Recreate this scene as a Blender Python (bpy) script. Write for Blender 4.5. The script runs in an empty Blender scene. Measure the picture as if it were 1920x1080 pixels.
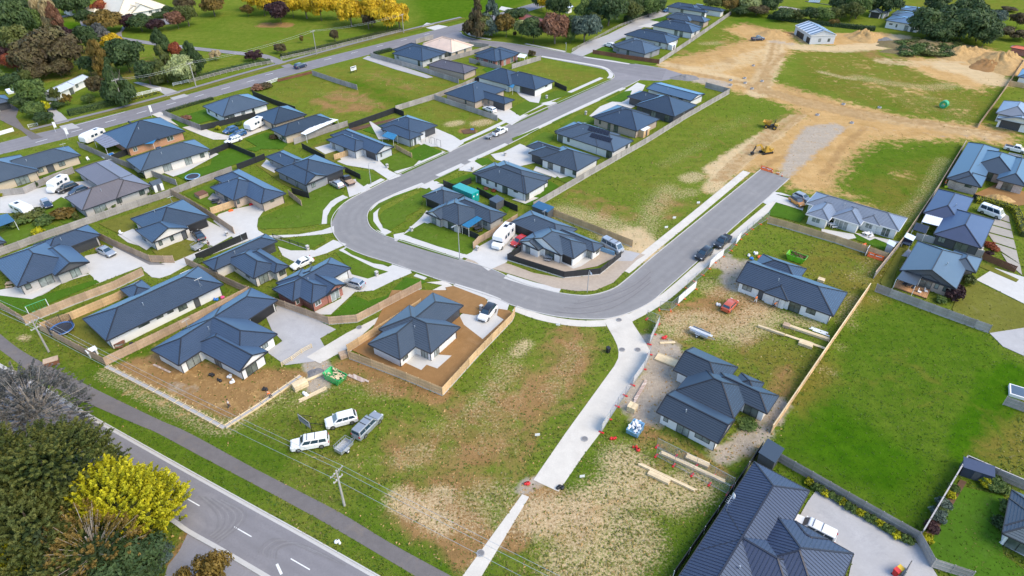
import bpy, bmesh, math, random
import numpy as np
from mathutils import Vector, Matrix
R = math.radians
# ---------------------------------------------------------------- camera, sky, sun, exposure
scene = bpy.context.scene
FPX, PITCH, CAMH = 1230.0, math.atan(885/1230.0), 72.0
cam = bpy.data.cameras.new('camera'); cam.sensor_width = 36; cam.lens = FPX/1920*36
cam.clip_start = 0.5; cam.clip_end = 6000
camo = bpy.data.objects.new('camera', cam); scene.collection.objects.link(camo)
camo.location = (0, 0, CAMH); camo.rotation_euler = (math.pi/2-PITCH, 0, 0)
scene.camera = camo
SUN_EL, SUN_AZ = R(48), R(118)        # azimuth clockwise from +Y: light from the right, a little behind the camera
world = bpy.data.worlds.new('World'); scene.world = world; world.use_nodes = True
wn = world.node_tree.nodes; wl = world.node_tree.links
sky = wn.new('ShaderNodeTexSky'); sky.sky_type = 'NISHITA'; sky.sun_disc = False
sky.sun_elevation = SUN_EL; sky.sun_rotation = SUN_AZ; sky.air_density = 1.0; sky.dust_density = 0.6; sky.ozone_density = 1.2
wn['Background'].inputs[1].default_value = 0.15
wl.new(sky.outputs[0], wn['Background'].inputs[0])
sd = bpy.data.lights.new('sun', 'SUN'); sd.energy = 1.5; sd.angle = R(38); sd.color = (1.0, 0.84, 0.58)
so = bpy.data.objects.new('sun', sd); scene.collection.objects.link(so)
dirv = Vector((math.sin(SUN_AZ)*math.cos(SUN_EL), math.cos(SUN_AZ)*math.cos(SUN_EL), math.sin(SUN_EL)))
so.rotation_euler = dirv.to_track_quat('Z', 'Y').to_euler(); so.location = (60, 0, 120)
vs = scene.view_settings; vs.view_transform = 'Standard'; vs.look = 'None'; vs.gamma = 1; vs.use_curve_mapping = False
vs.exposure = 1.40
rng = random.Random(7)
# ---------------------------------------------------------------- helpers
COL = scene.collection
cp, sp = math.cos(PITCH), math.sin(PITCH)
def ray(x, y):
    dx = (x-960)/FPX; dy = -(y-540)/FPX
    return Vector((dx, cp+dy*sp, -sp+dy*cp))
def U(x, y, z=0.0):                    # photo pixel -> point on the level at height z
    d = ray(x, y); t = (z-CAMH)/d.z
    return Vector((d.x*t, d.y*t, z))
KO = {'C1':(0,0),'C2':(480,0),'C3':(960,0),'C4':(1440,0),'C5':(0,270),'C6':(480,270),'C7':(960,270),'C8':(1440,270),
      'D1':(0,540),'D2':(480,540),'D3':(960,540),'D4':(1440,540),'E1':(0,810),'E2':(480,810),'E3':(960,810),'E4':(1440,810),'P':None}
def px(k, x, y):
    o = KO[k]
    return (x, y) if o is None else (o[0]+x/4.0, o[1]+y/4.0)
def G(k, x, y, z=0.0): return U(*px(k, x, y), z)
def ang(k, a, b, z=0.0):               # world heading of a pixel edge, degrees
    A = G(k, *a, z); B = G(k, *b, z); return math.degrees(math.atan2(B.y-A.y, B.x-A.x))
class MB:
    def __init__(s): s.v=[]; s.f=[]; s.m=[]
    def add(s, vs_, fs, mi=0):
        o=len(s.v); s.v += [tuple(p) for p in vs_]; s.f += [tuple(i+o for i in f) for f in fs]; s.m += [mi]*len(fs); return s
    def quad(s, a,b,c,d, mi=0): return s.add([a,b,c,d],[(0,1,2,3)],mi)
    def box(s, x0,y0,z0,x1,y1,z1, mi=0):
        return s.add([(x0,y0,z0),(x1,y0,z0),(x1,y1,z0),(x0,y1,z0),(x0,y0,z1),(x1,y0,z1),(x1,y1,z1),(x0,y1,z1)],
              [(0,3,2,1),(4,5,6,7),(0,1,5,4),(1,2,6,5),(2,3,7,6),(3,0,4,7)],mi)
    def bar(s, a, b, w, h, mi=0, up=(0,0,1)):
        a=Vector(a); b=Vector(b); d=(b-a); 
        if d.length<1e-6: return s
        d.normalize(); up=Vector(up)
        x=d.cross(up)
        if x.length<1e-4: x=d.cross(Vector((1,0,0)))
        x.normalize(); y=x.cross(d)
        x*=w/2; y*=h/2
        return s.add([a-x-y,a+x-y,a+x+y,a-x+y,b-x-y,b+x-y,b+x+y,b-x+y],[(0,3,2,1),(4,5,6,7),(0,1,5,4),(1,2,6,5),(2,3,7,6),(3,0,4,7)],mi)
    def prism(s, poly, z0, z1, mi=0):
        n=len(poly)
        return s.add([(p[0],p[1],z0) for p in poly]+[(p[0],p[1],z1) for p in poly],
              [tuple(range(n))[::-1],tuple(range(n,2*n))]+[(i,(i+1)%n,n+(i+1)%n,n+i) for i in range(n)],mi)
    def tube(s, pts, r, n=6, mi=0, cap=True, r2=None):
        pts=[Vector(p) for p in pts]; m=len(pts); vs_=[]; fs=[]
        for i,p in enumerate(pts):
            d=(pts[min(i+1,m-1)]-pts[max(i-1,0)]).normalized()
            x=d.cross(Vector((0,0,1)))
            if x.length<1e-3: x=d.cross(Vector((1,0,0)))
            x.normalize(); y=x.cross(d)
            rr = r if r2 is None else r+(r2-r)*i/(m-1)
            for k in range(n):
                a=2*math.pi*k/n; vs_.append(p+x*math.cos(a)*rr+y*math.sin(a)*rr)
        for i in range(m-1):
            for k in range(n):
                fs.append((i*n+k,i*n+(k+1)%n,(i+1)*n+(k+1)%n,(i+1)*n+k))
        if cap: fs += [tuple(range(n))[::-1], tuple(range((m-1)*n,m*n))]
        return s.add(vs_,fs,mi)
    def cyl(s, c, r, z0, z1, n=12, mi=0, r2=None):
        return s.tube([(c[0],c[1],z0),(c[0],c[1],z1)], r, n, mi, True, r2)
    def wheel(s, c, r, w, n=14, mi=0):   # axle along local y
        return s.tube([(c[0],c[1]-w/2,c[2]),(c[0],c[1]+w/2,c[2])], r, n, mi)
    def obj(s, name, mats, parent=None, smooth=False):
        me=bpy.data.meshes.new(name); me.from_pydata(s.v,[],s.f)
        if not isinstance(mats,(list,tuple)): mats=[mats]
        for m in mats: me.materials.append(m)
        if len(mats)>1: me.polygons.foreach_set('material_index', s.m)
        if smooth: me.polygons.foreach_set('use_smooth',[True]*len(s.f))
        me.update()
        o=bpy.data.objects.new(name,me); COL.objects.link(o)
        if parent: o.parent=parent
        return o
def tag(o, label=None, cat=None, group=None, kind=None):
    if label: o['label']=label
    if cat: o['category']=cat
    if group: o['group']=group
    if kind: o['kind']=kind
    return o
def thing(name, label, cat, loc=(0,0,0), rz=0.0, group=None):
    o=bpy.data.objects.new(name,None); COL.objects.link(o); o.empty_display_size=0.3
    o.location=loc; o.rotation_euler=(0,0,R(rz)); return tag(o,label,cat,group)
def copy_tree(o, parent=None):
    c=o.copy(); COL.objects.link(c)
    if parent: c.parent=parent
    for ch in o.children: copy_tree(ch,c)
    return c
# ---------------------------------------------------------------- materials
def _m(name):
    m=bpy.data.materials.new(name); m.use_nodes=True; nt=m.node_tree
    return m, nt, nt.nodes['Principled BSDF']
def nd(nt, t, **kw):
    n=nt.nodes.new(t)
    for k,v in kw.items():
        if k in n.inputs.keys(): n.inputs[k].default_value=v
        else: setattr(n,k,v)
    return n
def mixc(nt, fac, a, b, blend='MIX'):
    n=nt.nodes.new('ShaderNodeMix'); n.data_type='RGBA'; n.blend_type=blend
    for i,v in ((0,fac),(6,a),(7,b)):
        if hasattr(v,'is_linked') or isinstance(v,bpy.types.NodeSocket): nt.links.new(v,n.inputs[i])
        else: n.inputs[i].default_value = v if i==0 else (*v,1)
    return n.outputs[2]
def noise(nt, scale, detail=4, rough=0.55, coord='Object', stretch=None, dist=0.0):
    tc=nt.nodes.new('ShaderNodeTexCoord'); n=nt.nodes.new('ShaderNodeTexNoise')
    n.inputs['Scale'].default_value=scale; n.inputs['Detail'].default_value=detail; n.inputs['Roughness'].default_value=rough; n.inputs['Distortion'].default_value=dist
    src=tc.outputs[coord]
    if coord=='World':
        pass
    if stretch:
        mp=nt.nodes.new('ShaderNodeMapping'); mp.inputs['Scale'].default_value=stretch[:3]
        if len(stretch)>3: mp.inputs['Rotation'].default_value[2]=R(stretch[3])
        nt.links.new(src,mp.inputs[0]); src=mp.outputs[0]
    nt.links.new(src,n.inputs['Vector']); return n.outputs[0]
def ramp(nt, src, p0, p1, c0=(0,0,0), c1=(1,1,1)):
    r=nt.nodes.new('ShaderNodeValToRGB'); e=r.color_ramp.elements
    e[0].position=p0; e[1].position=p1; e[0].color=(*c0,1); e[1].color=(*c1,1)
    nt.links.new(src,r.inputs[0]); return r.outputs[0]
def bump(nt, bs, src, strength=0.3, dist=0.05):
    b=nt.nodes.new('ShaderNodeBump'); b.inputs['Strength'].default_value=strength; b.inputs['Distance'].default_value=dist
    nt.links.new(src,b.inputs['Height']); nt.links.new(b.outputs[0],bs.inputs['Normal'])
MATS={}
def plain(name, col, rough=0.6, var=0.12, scale=1.5, metal=0.0, spec=0.5, objvar=0.0, fine=None):
    if name in MATS: return MATS[name]
    m,nt,bs=_m(name)
    n=noise(nt,scale,5,0.6)
    c0=tuple(max(0,x*(1-var)) for x in col); c1=tuple(min(1,x*(1+var)) for x in col)
    src=ramp(nt,n,0.3,0.7,c0,c1)
    if fine:
        n2=noise(nt,fine,3,0.7); src=mixc(nt,ramp(nt,n2,0.35,0.65),src,tuple(x*0.75 for x in col))
    if objvar:
        oi=nt.nodes.new('ShaderNodeObjectInfo'); hs=nt.nodes.new('ShaderNodeHueSaturation')
        mr=nt.nodes.new('ShaderNodeMapRange'); mr.inputs['To Min'].default_value=1-objvar; mr.inputs['To Max'].default_value=1+objvar
        nt.links.new(oi.outputs['Random'],mr.inputs[0]); nt.links.new(mr.outputs[0],hs.inputs['Value']); nt.links.new(src,hs.inputs['Color']); src=hs.outputs[0]
    nt.links.new(src,bs.inputs['Base Color'])
    bs.inputs['Roughness'].default_value=rough; bs.inputs['Metallic'].default_value=metal; bs.inputs['Specular IOR Level'].default_value=spec
    MATS[name]=m; return m
def ground_sheet(name, col, var=0.2, scales=(0.12,0.9,7), rough=0.9, stain=None, spec=0.2, stain_amt=0.5, bumpk=0.0, lanes=False):
    m,nt,bs=_m(name)
    n1=noise(nt,scales[0],4,0.6); n2=noise(nt,scales[1],5,0.65); n3=noise(nt,scales[2],4,0.7)
    lo=tuple(x*(1-var) for x in col); hi=tuple(min(1,x*(1+var)) for x in col)
    a=ramp(nt,n1,0.3,0.7,lo,hi); b=ramp(nt,n2,0.3,0.72,tuple(x*(1-var) for x in lo),hi)
    s=mixc(nt,0.5,a,b)
    s=mixc(nt,ramp(nt,n3,0.42,0.75),s,tuple(x*(1-1.3*var) for x in col))
    if stain:
        n4=noise(nt,scales[1]*0.45,5,0.7,dist=0.6); s=mixc(nt,ramp(nt,n4,0.55,0.78,(0,0,0),(stain_amt,)*3),s,stain)
    if lanes:      # wheel paths and gritty edges follow the lane position stored on the road mesh
        at=nt.nodes.new('ShaderNodeAttribute'); at.attribute_name='across'; nl=noise(nt,0.35,4,0.65)
        ma=nt.nodes.new('ShaderNodeMath'); ma.operation='MULTIPLY_ADD'; nt.links.new(nl,ma.inputs[0]); ma.inputs[1].default_value=0.16; 
        m2=nt.nodes.new('ShaderNodeMath'); m2.operation='SUBTRACT'; nt.links.new(at.outputs['Fac'],m2.inputs[0]); m2.inputs[1].default_value=0.08; nt.links.new(m2.outputs[0],ma.inputs[2])
        r=nt.nodes.new('ShaderNodeValToRGB'); e=r.color_ramp.elements; pts=[(0,1.14),(.06,1.04),(.17,.95),(.25,1.02),(.36,.94),(.47,1.02),(.53,1.02),(.63,.94),(.74,1.02),(.83,.95),(.94,1.04),(1,1.14)]
        while len(e)<len(pts): e.new(0.5)
        for i,(a,b) in enumerate(pts): e[i].position=a; e[i].color=(b*.8,b*.8,b*.8,1)
        nt.links.new(ma.outputs[0],r.inputs[0]); s=mixc(nt,1.0,s,r.outputs[0],'MULTIPLY'); s=mixc(nt,1.0,s,(1.25,1.25,1.25),'MULTIPLY')
    nt.links.new(s,bs.inputs['Base Color']); bs.inputs['Roughness'].default_value=rough; bs.inputs['Specular IOR Level'].default_value=spec
    if bumpk: bump(nt,bs,n3,bumpk,0.06)
    MATS[name]=m; return m
M=MATS
ground_sheet('asphalt',(0.215,0.208,0.205),0.10,(0.05,0.5,5),0.85,(0.28,0.265,0.25),0.3,0.7,0,True)
ground_sheet('asphalt_old',(0.20,0.19,0.197),0.12,(0.04,0.35,4),0.85,(0.27,0.25,0.245),0.3,0.7,0,True)
ground_sheet('tyre_tone',(0.222,0.212,0.215),0.14,(0.3,1.2,6)); ground_sheet('tyre_tone2',(0.185,0.178,0.182),0.14,(0.3,1.2,6))
ground_sheet('chip_path',(0.155,0.14,0.135),0.16,(0.1,0.8,9),0.95,(0.22,0.17,0.12))
ground_sheet('concrete',(0.51,0.495,0.465),0.08,(0.12,0.7,6),0.8,(0.40,0.40,0.39),0.3,0.4)
ground_sheet('concrete_raw',(0.55,0.51,0.445),0.09,(0.15,0.6,5),0.85,(0.36,0.31,0.25),0.3,0.6)
ground_sheet('concrete_old',(0.38,0.37,0.365),0.10,(0.15,0.5,5),0.85,(0.25,0.25,0.25),0.3,0.7)
ground_sheet('kerb_mat',(0.46,0.445,0.42),0.08,(0.2,1.0,6),0.85)
ground_sheet('lawn',(0.088,0.148,0.012),0.22,(0.12,0.8,6),0.95,(0.14,0.16,0.045),0.1,0.6,0.5)
ground_sheet('lawn_lush',(0.060,0.135,0.008),0.20,(0.12,0.8,6),0.95,(0.095,0.165,0.03),0.1,0.5,0.5)
ground_sheet('lawn_dry',(0.150,0.150,0.024),0.22,(0.15,0.9,6),0.95,(0.19,0.165,0.07),0.1,0.7,0.5)
ground_sheet('soil',(0.28,0.155,0.062),0.16,(0.15,0.8,7),0.95,(0.36,0.22,0.11),0.1,0.6,0.6)
ground_sheet('bark',(0.13,0.075,0.045),0.25,(0.3,1.5,9),0.95)
ground_sheet('gravel',(0.40,0.33,0.26),0.16,(0.3,1.5,12),0.95,(0.46,0.38,0.30))
ground_sheet('gravel_grey',(0.20,0.195,0.195),0.18,(0.3,1.5,12),0.95)
ground_sheet('weeds',(0.19,0.15,0.075),0.35,(0.2,1.4,6),0.95,(0.10,0.125,0.035),0.1,0.8,1.0)
ground_sheet('slab_tan',(0.36,0.33,0.285),0.12,(0.3,1.2,8),0.9,(0.28,0.26,0.23))
ground_sheet('road_base',(0.44,0.375,0.30),0.16,(0.2,0.8,6),0.95,(0.30,0.285,0.275),0.1,0.9)
ground_sheet('clay',(0.45,0.29,0.125),0.22,(0.3,1.2,5),0.95,(0.40,0.27,0.13),0.1,0.6,0.8)
def roof_mat(name, col, rough=0.45, sky_tint=(0.42,0.76,1.0),ior=1.75):
    m,nt,bs=_m(name)
    n1=noise(nt,0.35,4,0.6); n2=noise(nt,6,3,0.6)
    s=mixc(nt,0.4,ramp(nt,n1,0.3,0.7,tuple(x*0.86 for x in col),tuple(x*1.14 for x in col)),ramp(nt,n2,0.3,0.7,tuple(x*0.85 for x in col),tuple(x*1.15 for x in col)))
    oi=nt.nodes.new('ShaderNodeObjectInfo'); hs=nt.nodes.new('ShaderNodeHueSaturation'); mv=nt.nodes.new('ShaderNodeMapRange'); mv.inputs['To Min'].default_value=0.68; mv.inputs['To Max'].default_value=1.25
    nt.links.new(oi.outputs['Random'],mv.inputs[0]); nt.links.new(mv.outputs[0],hs.inputs['Value']); nt.links.new(mv.outputs[0],hs.inputs['Saturation']); nt.links.new(s,hs.inputs['Color']); s=hs.outputs[0]
    nt.links.new(s,bs.inputs['Base Color']); bs.inputs['Roughness'].default_value=rough; bs.inputs['Specular IOR Level'].default_value=0.3
    gl=nt.nodes.new('ShaderNodeBsdfGlossy'); gl.inputs['Color'].default_value=(*sky_tint,1); gl.inputs['Roughness'].default_value=0.42      # bluish sky reflection put into the gloss colour by the coat
    fr=nt.nodes.new('ShaderNodeFresnel'); ge=nt.nodes.new('ShaderNodeNewGeometry'); mr=nt.nodes.new('ShaderNodeMapRange'); mr.inputs['To Min'].default_value=ior; mr.inputs['To Max'].default_value=1/ior
    nt.links.new(ge.outputs['Backfacing'],mr.inputs[0]); nt.links.new(mr.outputs[0],fr.inputs['IOR']); mx=nt.nodes.new('ShaderNodeMixShader')
    nt.links.new(fr.outputs[0],mx.inputs[0]); nt.links.new(bs.outputs[0],mx.inputs[1]); nt.links.new(gl.outputs[0],mx.inputs[2]); nt.links.new(mx.outputs[0],nt.nodes['Material Output'].inputs['Surface'])
    M[name]=m; plain(name+'_cap',tuple(x*0.5 for x in col),0.45,0.1)
roof_mat('roof_navy',(0.035,0.041,0.057)); roof_mat('roof_charcoal',(0.028,0.032,0.043),ior=1.65); roof_mat('roof_slate',(0.050,0.058,0.070),ior=1.6)
roof_mat('roof_blue',(0.035,0.075,0.125)); roof_mat('roof_brown',(0.105,0.092,0.090),0.5,(.8,.8,.9)); roof_mat('roof_grey',(0.17,0.19,0.225),0.5,(.6,.8,1),1.6); roof_mat('roof_taupe',(0.085,0.072,0.075),0.5,(.7,.7,.8))
roof_mat('roof_cream',(0.58,0.52,0.40),0.6,(.9,.9,.9)); roof_mat('roof_peach',(0.56,0.43,0.34),0.6,(.9,.9,.9)); roof_mat('roof_ice',(0.52,0.58,0.64),0.5,(.8,.9,1),1.5); roof_mat('roof_red',(0.22,0.085,0.065),0.6,(.8,.8,.8))
roof_mat('roof_zinc',(0.034,0.040,0.064),0.5,(0.32,0.55,0.85),1.5); roof_mat('roof_orange',(0.55,0.14,0.07),0.6,(.8,.8,.8)); roof_mat('roof_beige',(0.42,0.36,0.29),0.6,(.9,.9,.9))
def brick_mat(name, c1, c2, mortar):
    m,nt,bs=_m(name)
    tc=nt.nodes.new('ShaderNodeTexCoord'); 
    sep=nt.nodes.new('ShaderNodeSeparateXYZ'); nt.links.new(tc.outputs['Object'],sep.inputs[0])
    ad=nt.nodes.new('ShaderNodeMath'); ad.operation='ADD'; nt.links.new(sep.outputs[0],ad.inputs[0]); nt.links.new(sep.outputs[1],ad.inputs[1])
    cb=nt.nodes.new('ShaderNodeCombineXYZ'); nt.links.new(ad.outputs[0],cb.inputs[0]); nt.links.new(sep.outputs[2],cb.inputs[1])
    b=nt.nodes.new('ShaderNodeTexBrick'); b.inputs['Scale'].default_value=1.0; b.inputs['Brick Width'].default_value=0.24; b.inputs['Row Height'].default_value=0.086; b.inputs['Mortar Size'].default_value=0.012
    b.inputs['Color1'].default_value=(*c1,1); b.inputs['Color2'].default_value=(*c2,1); b.inputs['Mortar'].default_value=(*mortar,1)
    nt.links.new(cb.outputs[0],b.inputs['Vector']); nt.links.new(b.outputs[0],bs.inputs['Base Color']); bs.inputs['Roughness'].default_value=0.85
    M[name]=m
brick_mat('brick_grey',(0.36,0.335,0.31),(0.43,0.40,0.37),(0.44,0.42,0.40)); brick_mat('brick_beige',(0.50,0.38,0.25),(0.56,0.44,0.30),(0.5,0.45,0.38))
brick_mat('brick_red',(0.26,0.07,0.05),(0.36,0.11,0.07),(0.30,0.2,0.16)); brick_mat('brick_tan',(0.37,0.27,0.20),(0.45,0.34,0.26),(0.45,0.4,0.34)); brick_mat('brick_pale',(0.52,0.48,0.43),(0.60,0.56,0.51),(0.6,0.57,0.52))
brick_mat('brick_orange',(0.42,0.17,0.08),(0.48,0.22,0.11),(0.42,0.3,0.22)); brick_mat('brick_mix',(0.36,0.24,0.19),(0.56,0.47,0.40),(0.46,0.4,0.36))
plain('white_wall',(0.68,0.67,0.64),0.8,0.05,0.6); plain('grey_wall',(0.25,0.25,0.26),0.8,0.06,0.6); plain('dark_wall',(0.075,0.078,0.085),0.7,0.08,0.6); plain('grey_light_wall',(0.46,0.47,0.48),0.8,0.05)
plain('soffit',(0.55,0.54,0.52),0.8,0.04); plain('fascia_dark',(0.03,0.033,0.04),0.45,0.1); plain('fascia_white',(0.62,0.61,0.58),0.6,0.05)
plain('frame_black',(0.018,0.019,0.021),0.4,0.1); plain('frame_white',(0.66,0.66,0.65),0.5,0.04)
plain('garage_dark',(0.045,0.047,0.053),0.5,0.08,3); plain('garage_white',(0.6,0.6,0.58),0.5,0.05,3)
def glass_mat():
    m,nt,bs=_m('glass'); n=noise(nt,0.6,3,0.5)
    s=ramp(nt,n,0.35,0.65,(0.05,0.068,0.062),(0.15,0.17,0.155)); nt.links.new(s,bs.inputs['Base Color'])
    bs.inputs['Roughness'].default_value=0.06; bs.inputs['Specular IOR Level'].default_value=0.8; M['glass']=m
glass_mat()
plain('curtain_glass',(0.22,0.25,0.24),0.12,0.5,0.8,spec=0.8)
def wood_mat(name, col, var=0.3, scale=3.0):
    m,nt,bs=_m(name)
    n1=noise(nt,scale,4,0.6,stretch=(1,1,0.25)); n2=noise(nt,0.25,3,0.5,coord='Generated')
    tc=nt.nodes.new('ShaderNodeNewGeometry'); n3=nt.nodes.new('ShaderNodeTexNoise'); n3.inputs['Scale'].default_value=0.5; n3.inputs['Detail'].default_value=4
    nt.links.new(tc.outputs['Position'],n3.inputs['Vector'])
    s=mixc(nt,0.5,ramp(nt,n1,0.3,0.7,tuple(x*(1-var) for x in col),tuple(x*(1+var) for x in col)),ramp(nt,n3.outputs[0],0.3,0.7,tuple(x*(1-var) for x in col),tuple(min(1,x*(1+var)) for x in col)))
    oi=nt.nodes.new('ShaderNodeObjectInfo'); hs=nt.nodes.new('ShaderNodeHueSaturation'); mr=nt.nodes.new('ShaderNodeMapRange'); mr.inputs['To Min'].default_value=0.85; mr.inputs['To Max'].default_value=1.15
    nt.links.new(oi.outputs['Random'],mr.inputs[0]); nt.links.new(mr.outputs[0],hs.inputs['Value']); nt.links.new(s,hs.inputs['Color'])
    nt.links.new(hs.outputs[0],bs.inputs['Base Color']); bs.inputs['Roughness'].default_value=0.85; M[name]=m
wood_mat('wood_grey',(0.30,0.275,0.255),0.22); wood_mat('wood_new',(0.52,0.355,0.19),0.22); wood_mat('wood_mid',(0.40,0.285,0.19),0.25); wood_mat('wood_red',(0.16,0.065,0.035),0.25); wood_mat('wood_pale',(0.62,0.49,0.30),0.18)
wood_mat('wood_post',(0.40,0.30,0.19),0.2); wood_mat('wood_deck',(0.42,0.22,0.10),0.2); wood_mat('pole_wood',(0.30,0.28,0.26),0.2)
plain('fence_black',(0.022,0.024,0.028),0.5,0.15,2); plain('fence_grey_rail',(0.36,0.34,0.33),0.8,0.15,2); plain('white_paint',(0.72,0.72,0.70),0.6,0.06,2)
plain('galv',(0.42,0.44,0.46),0.4,0.12,3,metal=0.6); plain('steel_pole',(0.38,0.39,0.40),0.45,0.1,metal=0.4); plain('black_metal',(0.02,0.02,0.022),0.45,0.1)
plain('tyre',(0.018,0.018,0.019),0.8,0.1); plain('rim',(0.30,0.31,0.32),0.35,0.1,metal=0.7); plain('trim_black',(0.016,0.016,0.018),0.5,0.1)
def carpaint(name,col,metal=0.0):
    m,nt,bs=_m('paint_'+name); bs.inputs['Base Color'].default_value=(*col,1); bs.inputs['Roughness'].default_value=0.28; bs.inputs['Metallic'].default_value=metal
    bs.inputs['Coat Weight'].default_value=0.6; bs.inputs['Coat Roughness'].default_value=0.06
    n=noise(nt,2.0,4,0.6); s=ramp(nt,n,0.3,0.7,tuple(x*0.93 for x in col),tuple(min(1,x*1.05) for x in col)); nt.links.new(s,bs.inputs['Base Color'])
    M['paint_'+name]=m
for n_,c_,mt in (('white',(0.72,0.72,0.71),0),('silver',(0.42,0.44,0.46),0.5),('grey',(0.33,0.35,0.37),0.4),('black',(0.014,0.016,0.02),0),('navy',(0.016,0.03,0.065),0),('blue',(0.02,0.08,0.2),0),
                 ('red',(0.42,0.02,0.02),0),('orange',(0.55,0.22,0.02),0),('redorange',(0.45,0.085,0.04),0),('yellow',(0.65,0.36,0.02),0),('green',(0.03,0.36,0.09),0),('lime',(0.13,0.42,0.02),0),('teal',(0.01,0.30,0.27),0.0),('skyblue',(0.15,0.33,0.5),0)):
    carpaint(n_,c_,mt)
m_,nt_,bs_=_m('car_glass'); bs_.inputs['Base Color'].default_value=(0.02,0.045,0.07,1); bs_.inputs['Roughness'].default_value=0.05; bs_.inputs['Specular IOR Level'].default_value=0.9; M['car_glass']=m_
plain('lamp_clear',(0.7,0.72,0.74),0.15,0.05); plain('lamp_red',(0.4,0.01,0.01),0.2,0.05); plain('lamp_amber',(0.6,0.2,0.01),0.2,0.05)
plain('plastic_orange',(0.70,0.12,0.015),0.5,0.08); plain('plastic_red',(0.55,0.02,0.02),0.5,0.08); plain('plastic_blue',(0.02,0.16,0.5),0.5,0.08); plain('plastic_yellow',(0.65,0.42,0.02),0.5,0.08); plain('plastic_white',(0.7,0.7,0.7),0.5,0.05)
plain('plastic_green',(0.02,0.30,0.12),0.4,0.1); plain('plastic_pink',(0.65,0.08,0.25),0.5,0.05)
plain('fabric_dark',(0.03,0.035,0.05),0.9,0.2); plain('site_yellow',(0.42,0.25,0.03),0.5,0.15); plain('skin',(0.45,0.27,0.19),0.6,0.08); plain('hair',(0.05,0.03,0.02),0.8,0.2); plain('cloth_white',(0.6,0.6,0.6),0.9,0.1); plain('cloth_grey',(0.25,0.26,0.28),0.9,0.1)
plain('hivis_orange',(0.8,0.16,0.02),0.7,0.06); plain('hivis_yellow',(0.6,0.7,0.03),0.7,0.06)
plain('awning_blue',(0.02,0.15,0.30),0.45,0.1); plain('sheet_white',(0.66,0.69,0.72),0.4,0.06); plain('poly_roof',(0.16,0.16,0.20),0.25,0.15)
plain('net',(0.03,0.035,0.05),0.8,0.1); plain('rock',(0.33,0.31,0.28),0.9,0.25,3); plain('leaf_litter',(0.2,0.12,0.06),0.9,0.3,3)
m_,nt_,bs_=_m('solar_glass'); bs_.inputs['Base Color'].default_value=(0.012,0.014,0.025,1); bs_.inputs['Roughness'].default_value=0.12; M['solar_glass']=m_
plain('line_paint',(0.66,0.66,0.64),0.7,0.12,2)
# ---------------------------------------------------------------- ground: one sheet to the horizon, soil and grass zones as attributes
xs=np.concatenate([[-4000,-1500,-700,-450],np.arange(-330,331,0.85),[450,700,1500,4000]])
ys=[34.0]
while ys[-1]<400: ys.append(ys[-1]+0.45+max(0,ys[-1]-60)*0.0062)
ys=np.concatenate([[-3000,-800,-200,0,20],np.array(ys),[450,600,1000,2000,5000]])
GX,GY=np.meshgrid(xs,ys); gx=GX.ravel(); gy=GY.ravel(); NV=len(gx)
LAY={k:np.zeros(NV) for k in ('dirt','pale','straw','brown','lush','dry','grey','rut')}
def pts2(k,pts): return [(lambda p:(p.x,p.y))(G(k,*q)) for q in pts]
def segdist(ax,ay,bx,by,sx,sy):
    dx,dy=bx-ax,by-ay; L=dx*dx+dy*dy+1e-9
    t=np.clip(((sx-ax)*dx+(sy-ay)*dy)/L,0,1); return np.hypot(sx-ax-t*dx,sy-ay-t*dy)
def put(layer,idx,val,sub=False):
    if sub: LAY[layer][idx]=LAY[layer][idx]*(1-val)
    else: LAY[layer][idx]=np.maximum(LAY[layer][idx],val)
def stroke(layer,k,pts,w,val=1.0,soft=None,sub=False):
    W=pts2(k,pts); soft=w*0.6 if soft is None else soft; r=w/2+soft
    x0=min(p[0] for p in W)-r; x1=max(p[0] for p in W)+r; y0=min(p[1] for p in W)-r; y1=max(p[1] for p in W)+r
    idx=np.nonzero((gx>x0)&(gx<x1)&(gy>y0)&(gy<y1))[0]
    if not len(idx): return
    sx,sy=gx[idx],gy[idx]; d=np.full(len(idx),1e9)
    if len(W)==1: d=np.hypot(sx-W[0][0],sy-W[0][1])
    for a,b in zip(W[:-1],W[1:]): d=np.minimum(d,segdist(*a,*b,sx,sy))
    put(layer,idx,val*np.clip(1-(d-w/2)/max(soft,.01),0,1),sub)
def area(layer,k,pts,val=1.0,soft=2.0,sub=False):
    W=pts2(k,pts); n=len(W)
    x0=min(p[0] for p in W)-soft; x1=max(p[0] for p in W)+soft; y0=min(p[1] for p in W)-soft; y1=max(p[1] for p in W)+soft
    idx=np.nonzero((gx>x0)&(gx<x1)&(gy>y0)&(gy<y1))[0]
    if not len(idx): return
    sx,sy=gx[idx],gy[idx]; d=np.full(len(idx),1e9); ins=np.zeros(len(idx),bool)
    for i in range(n):
        ax,ay=W[i]; bx,by=W[(i+1)%n]; d=np.minimum(d,segdist(ax,ay,bx,by,sx,sy))
        c_=((ay>sy)!=(by>sy)); xx=(bx-ax)*(sy-ay)/((by-ay) if abs(by-ay)>1e-9 else 1e-9)+ax; ins^=(c_&(sx<xx))
    sd_=np.where(ins,-d,d); put(layer,idx,val*np.clip(0.5-sd_/(2*soft),0,1),sub)
P='P'
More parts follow.
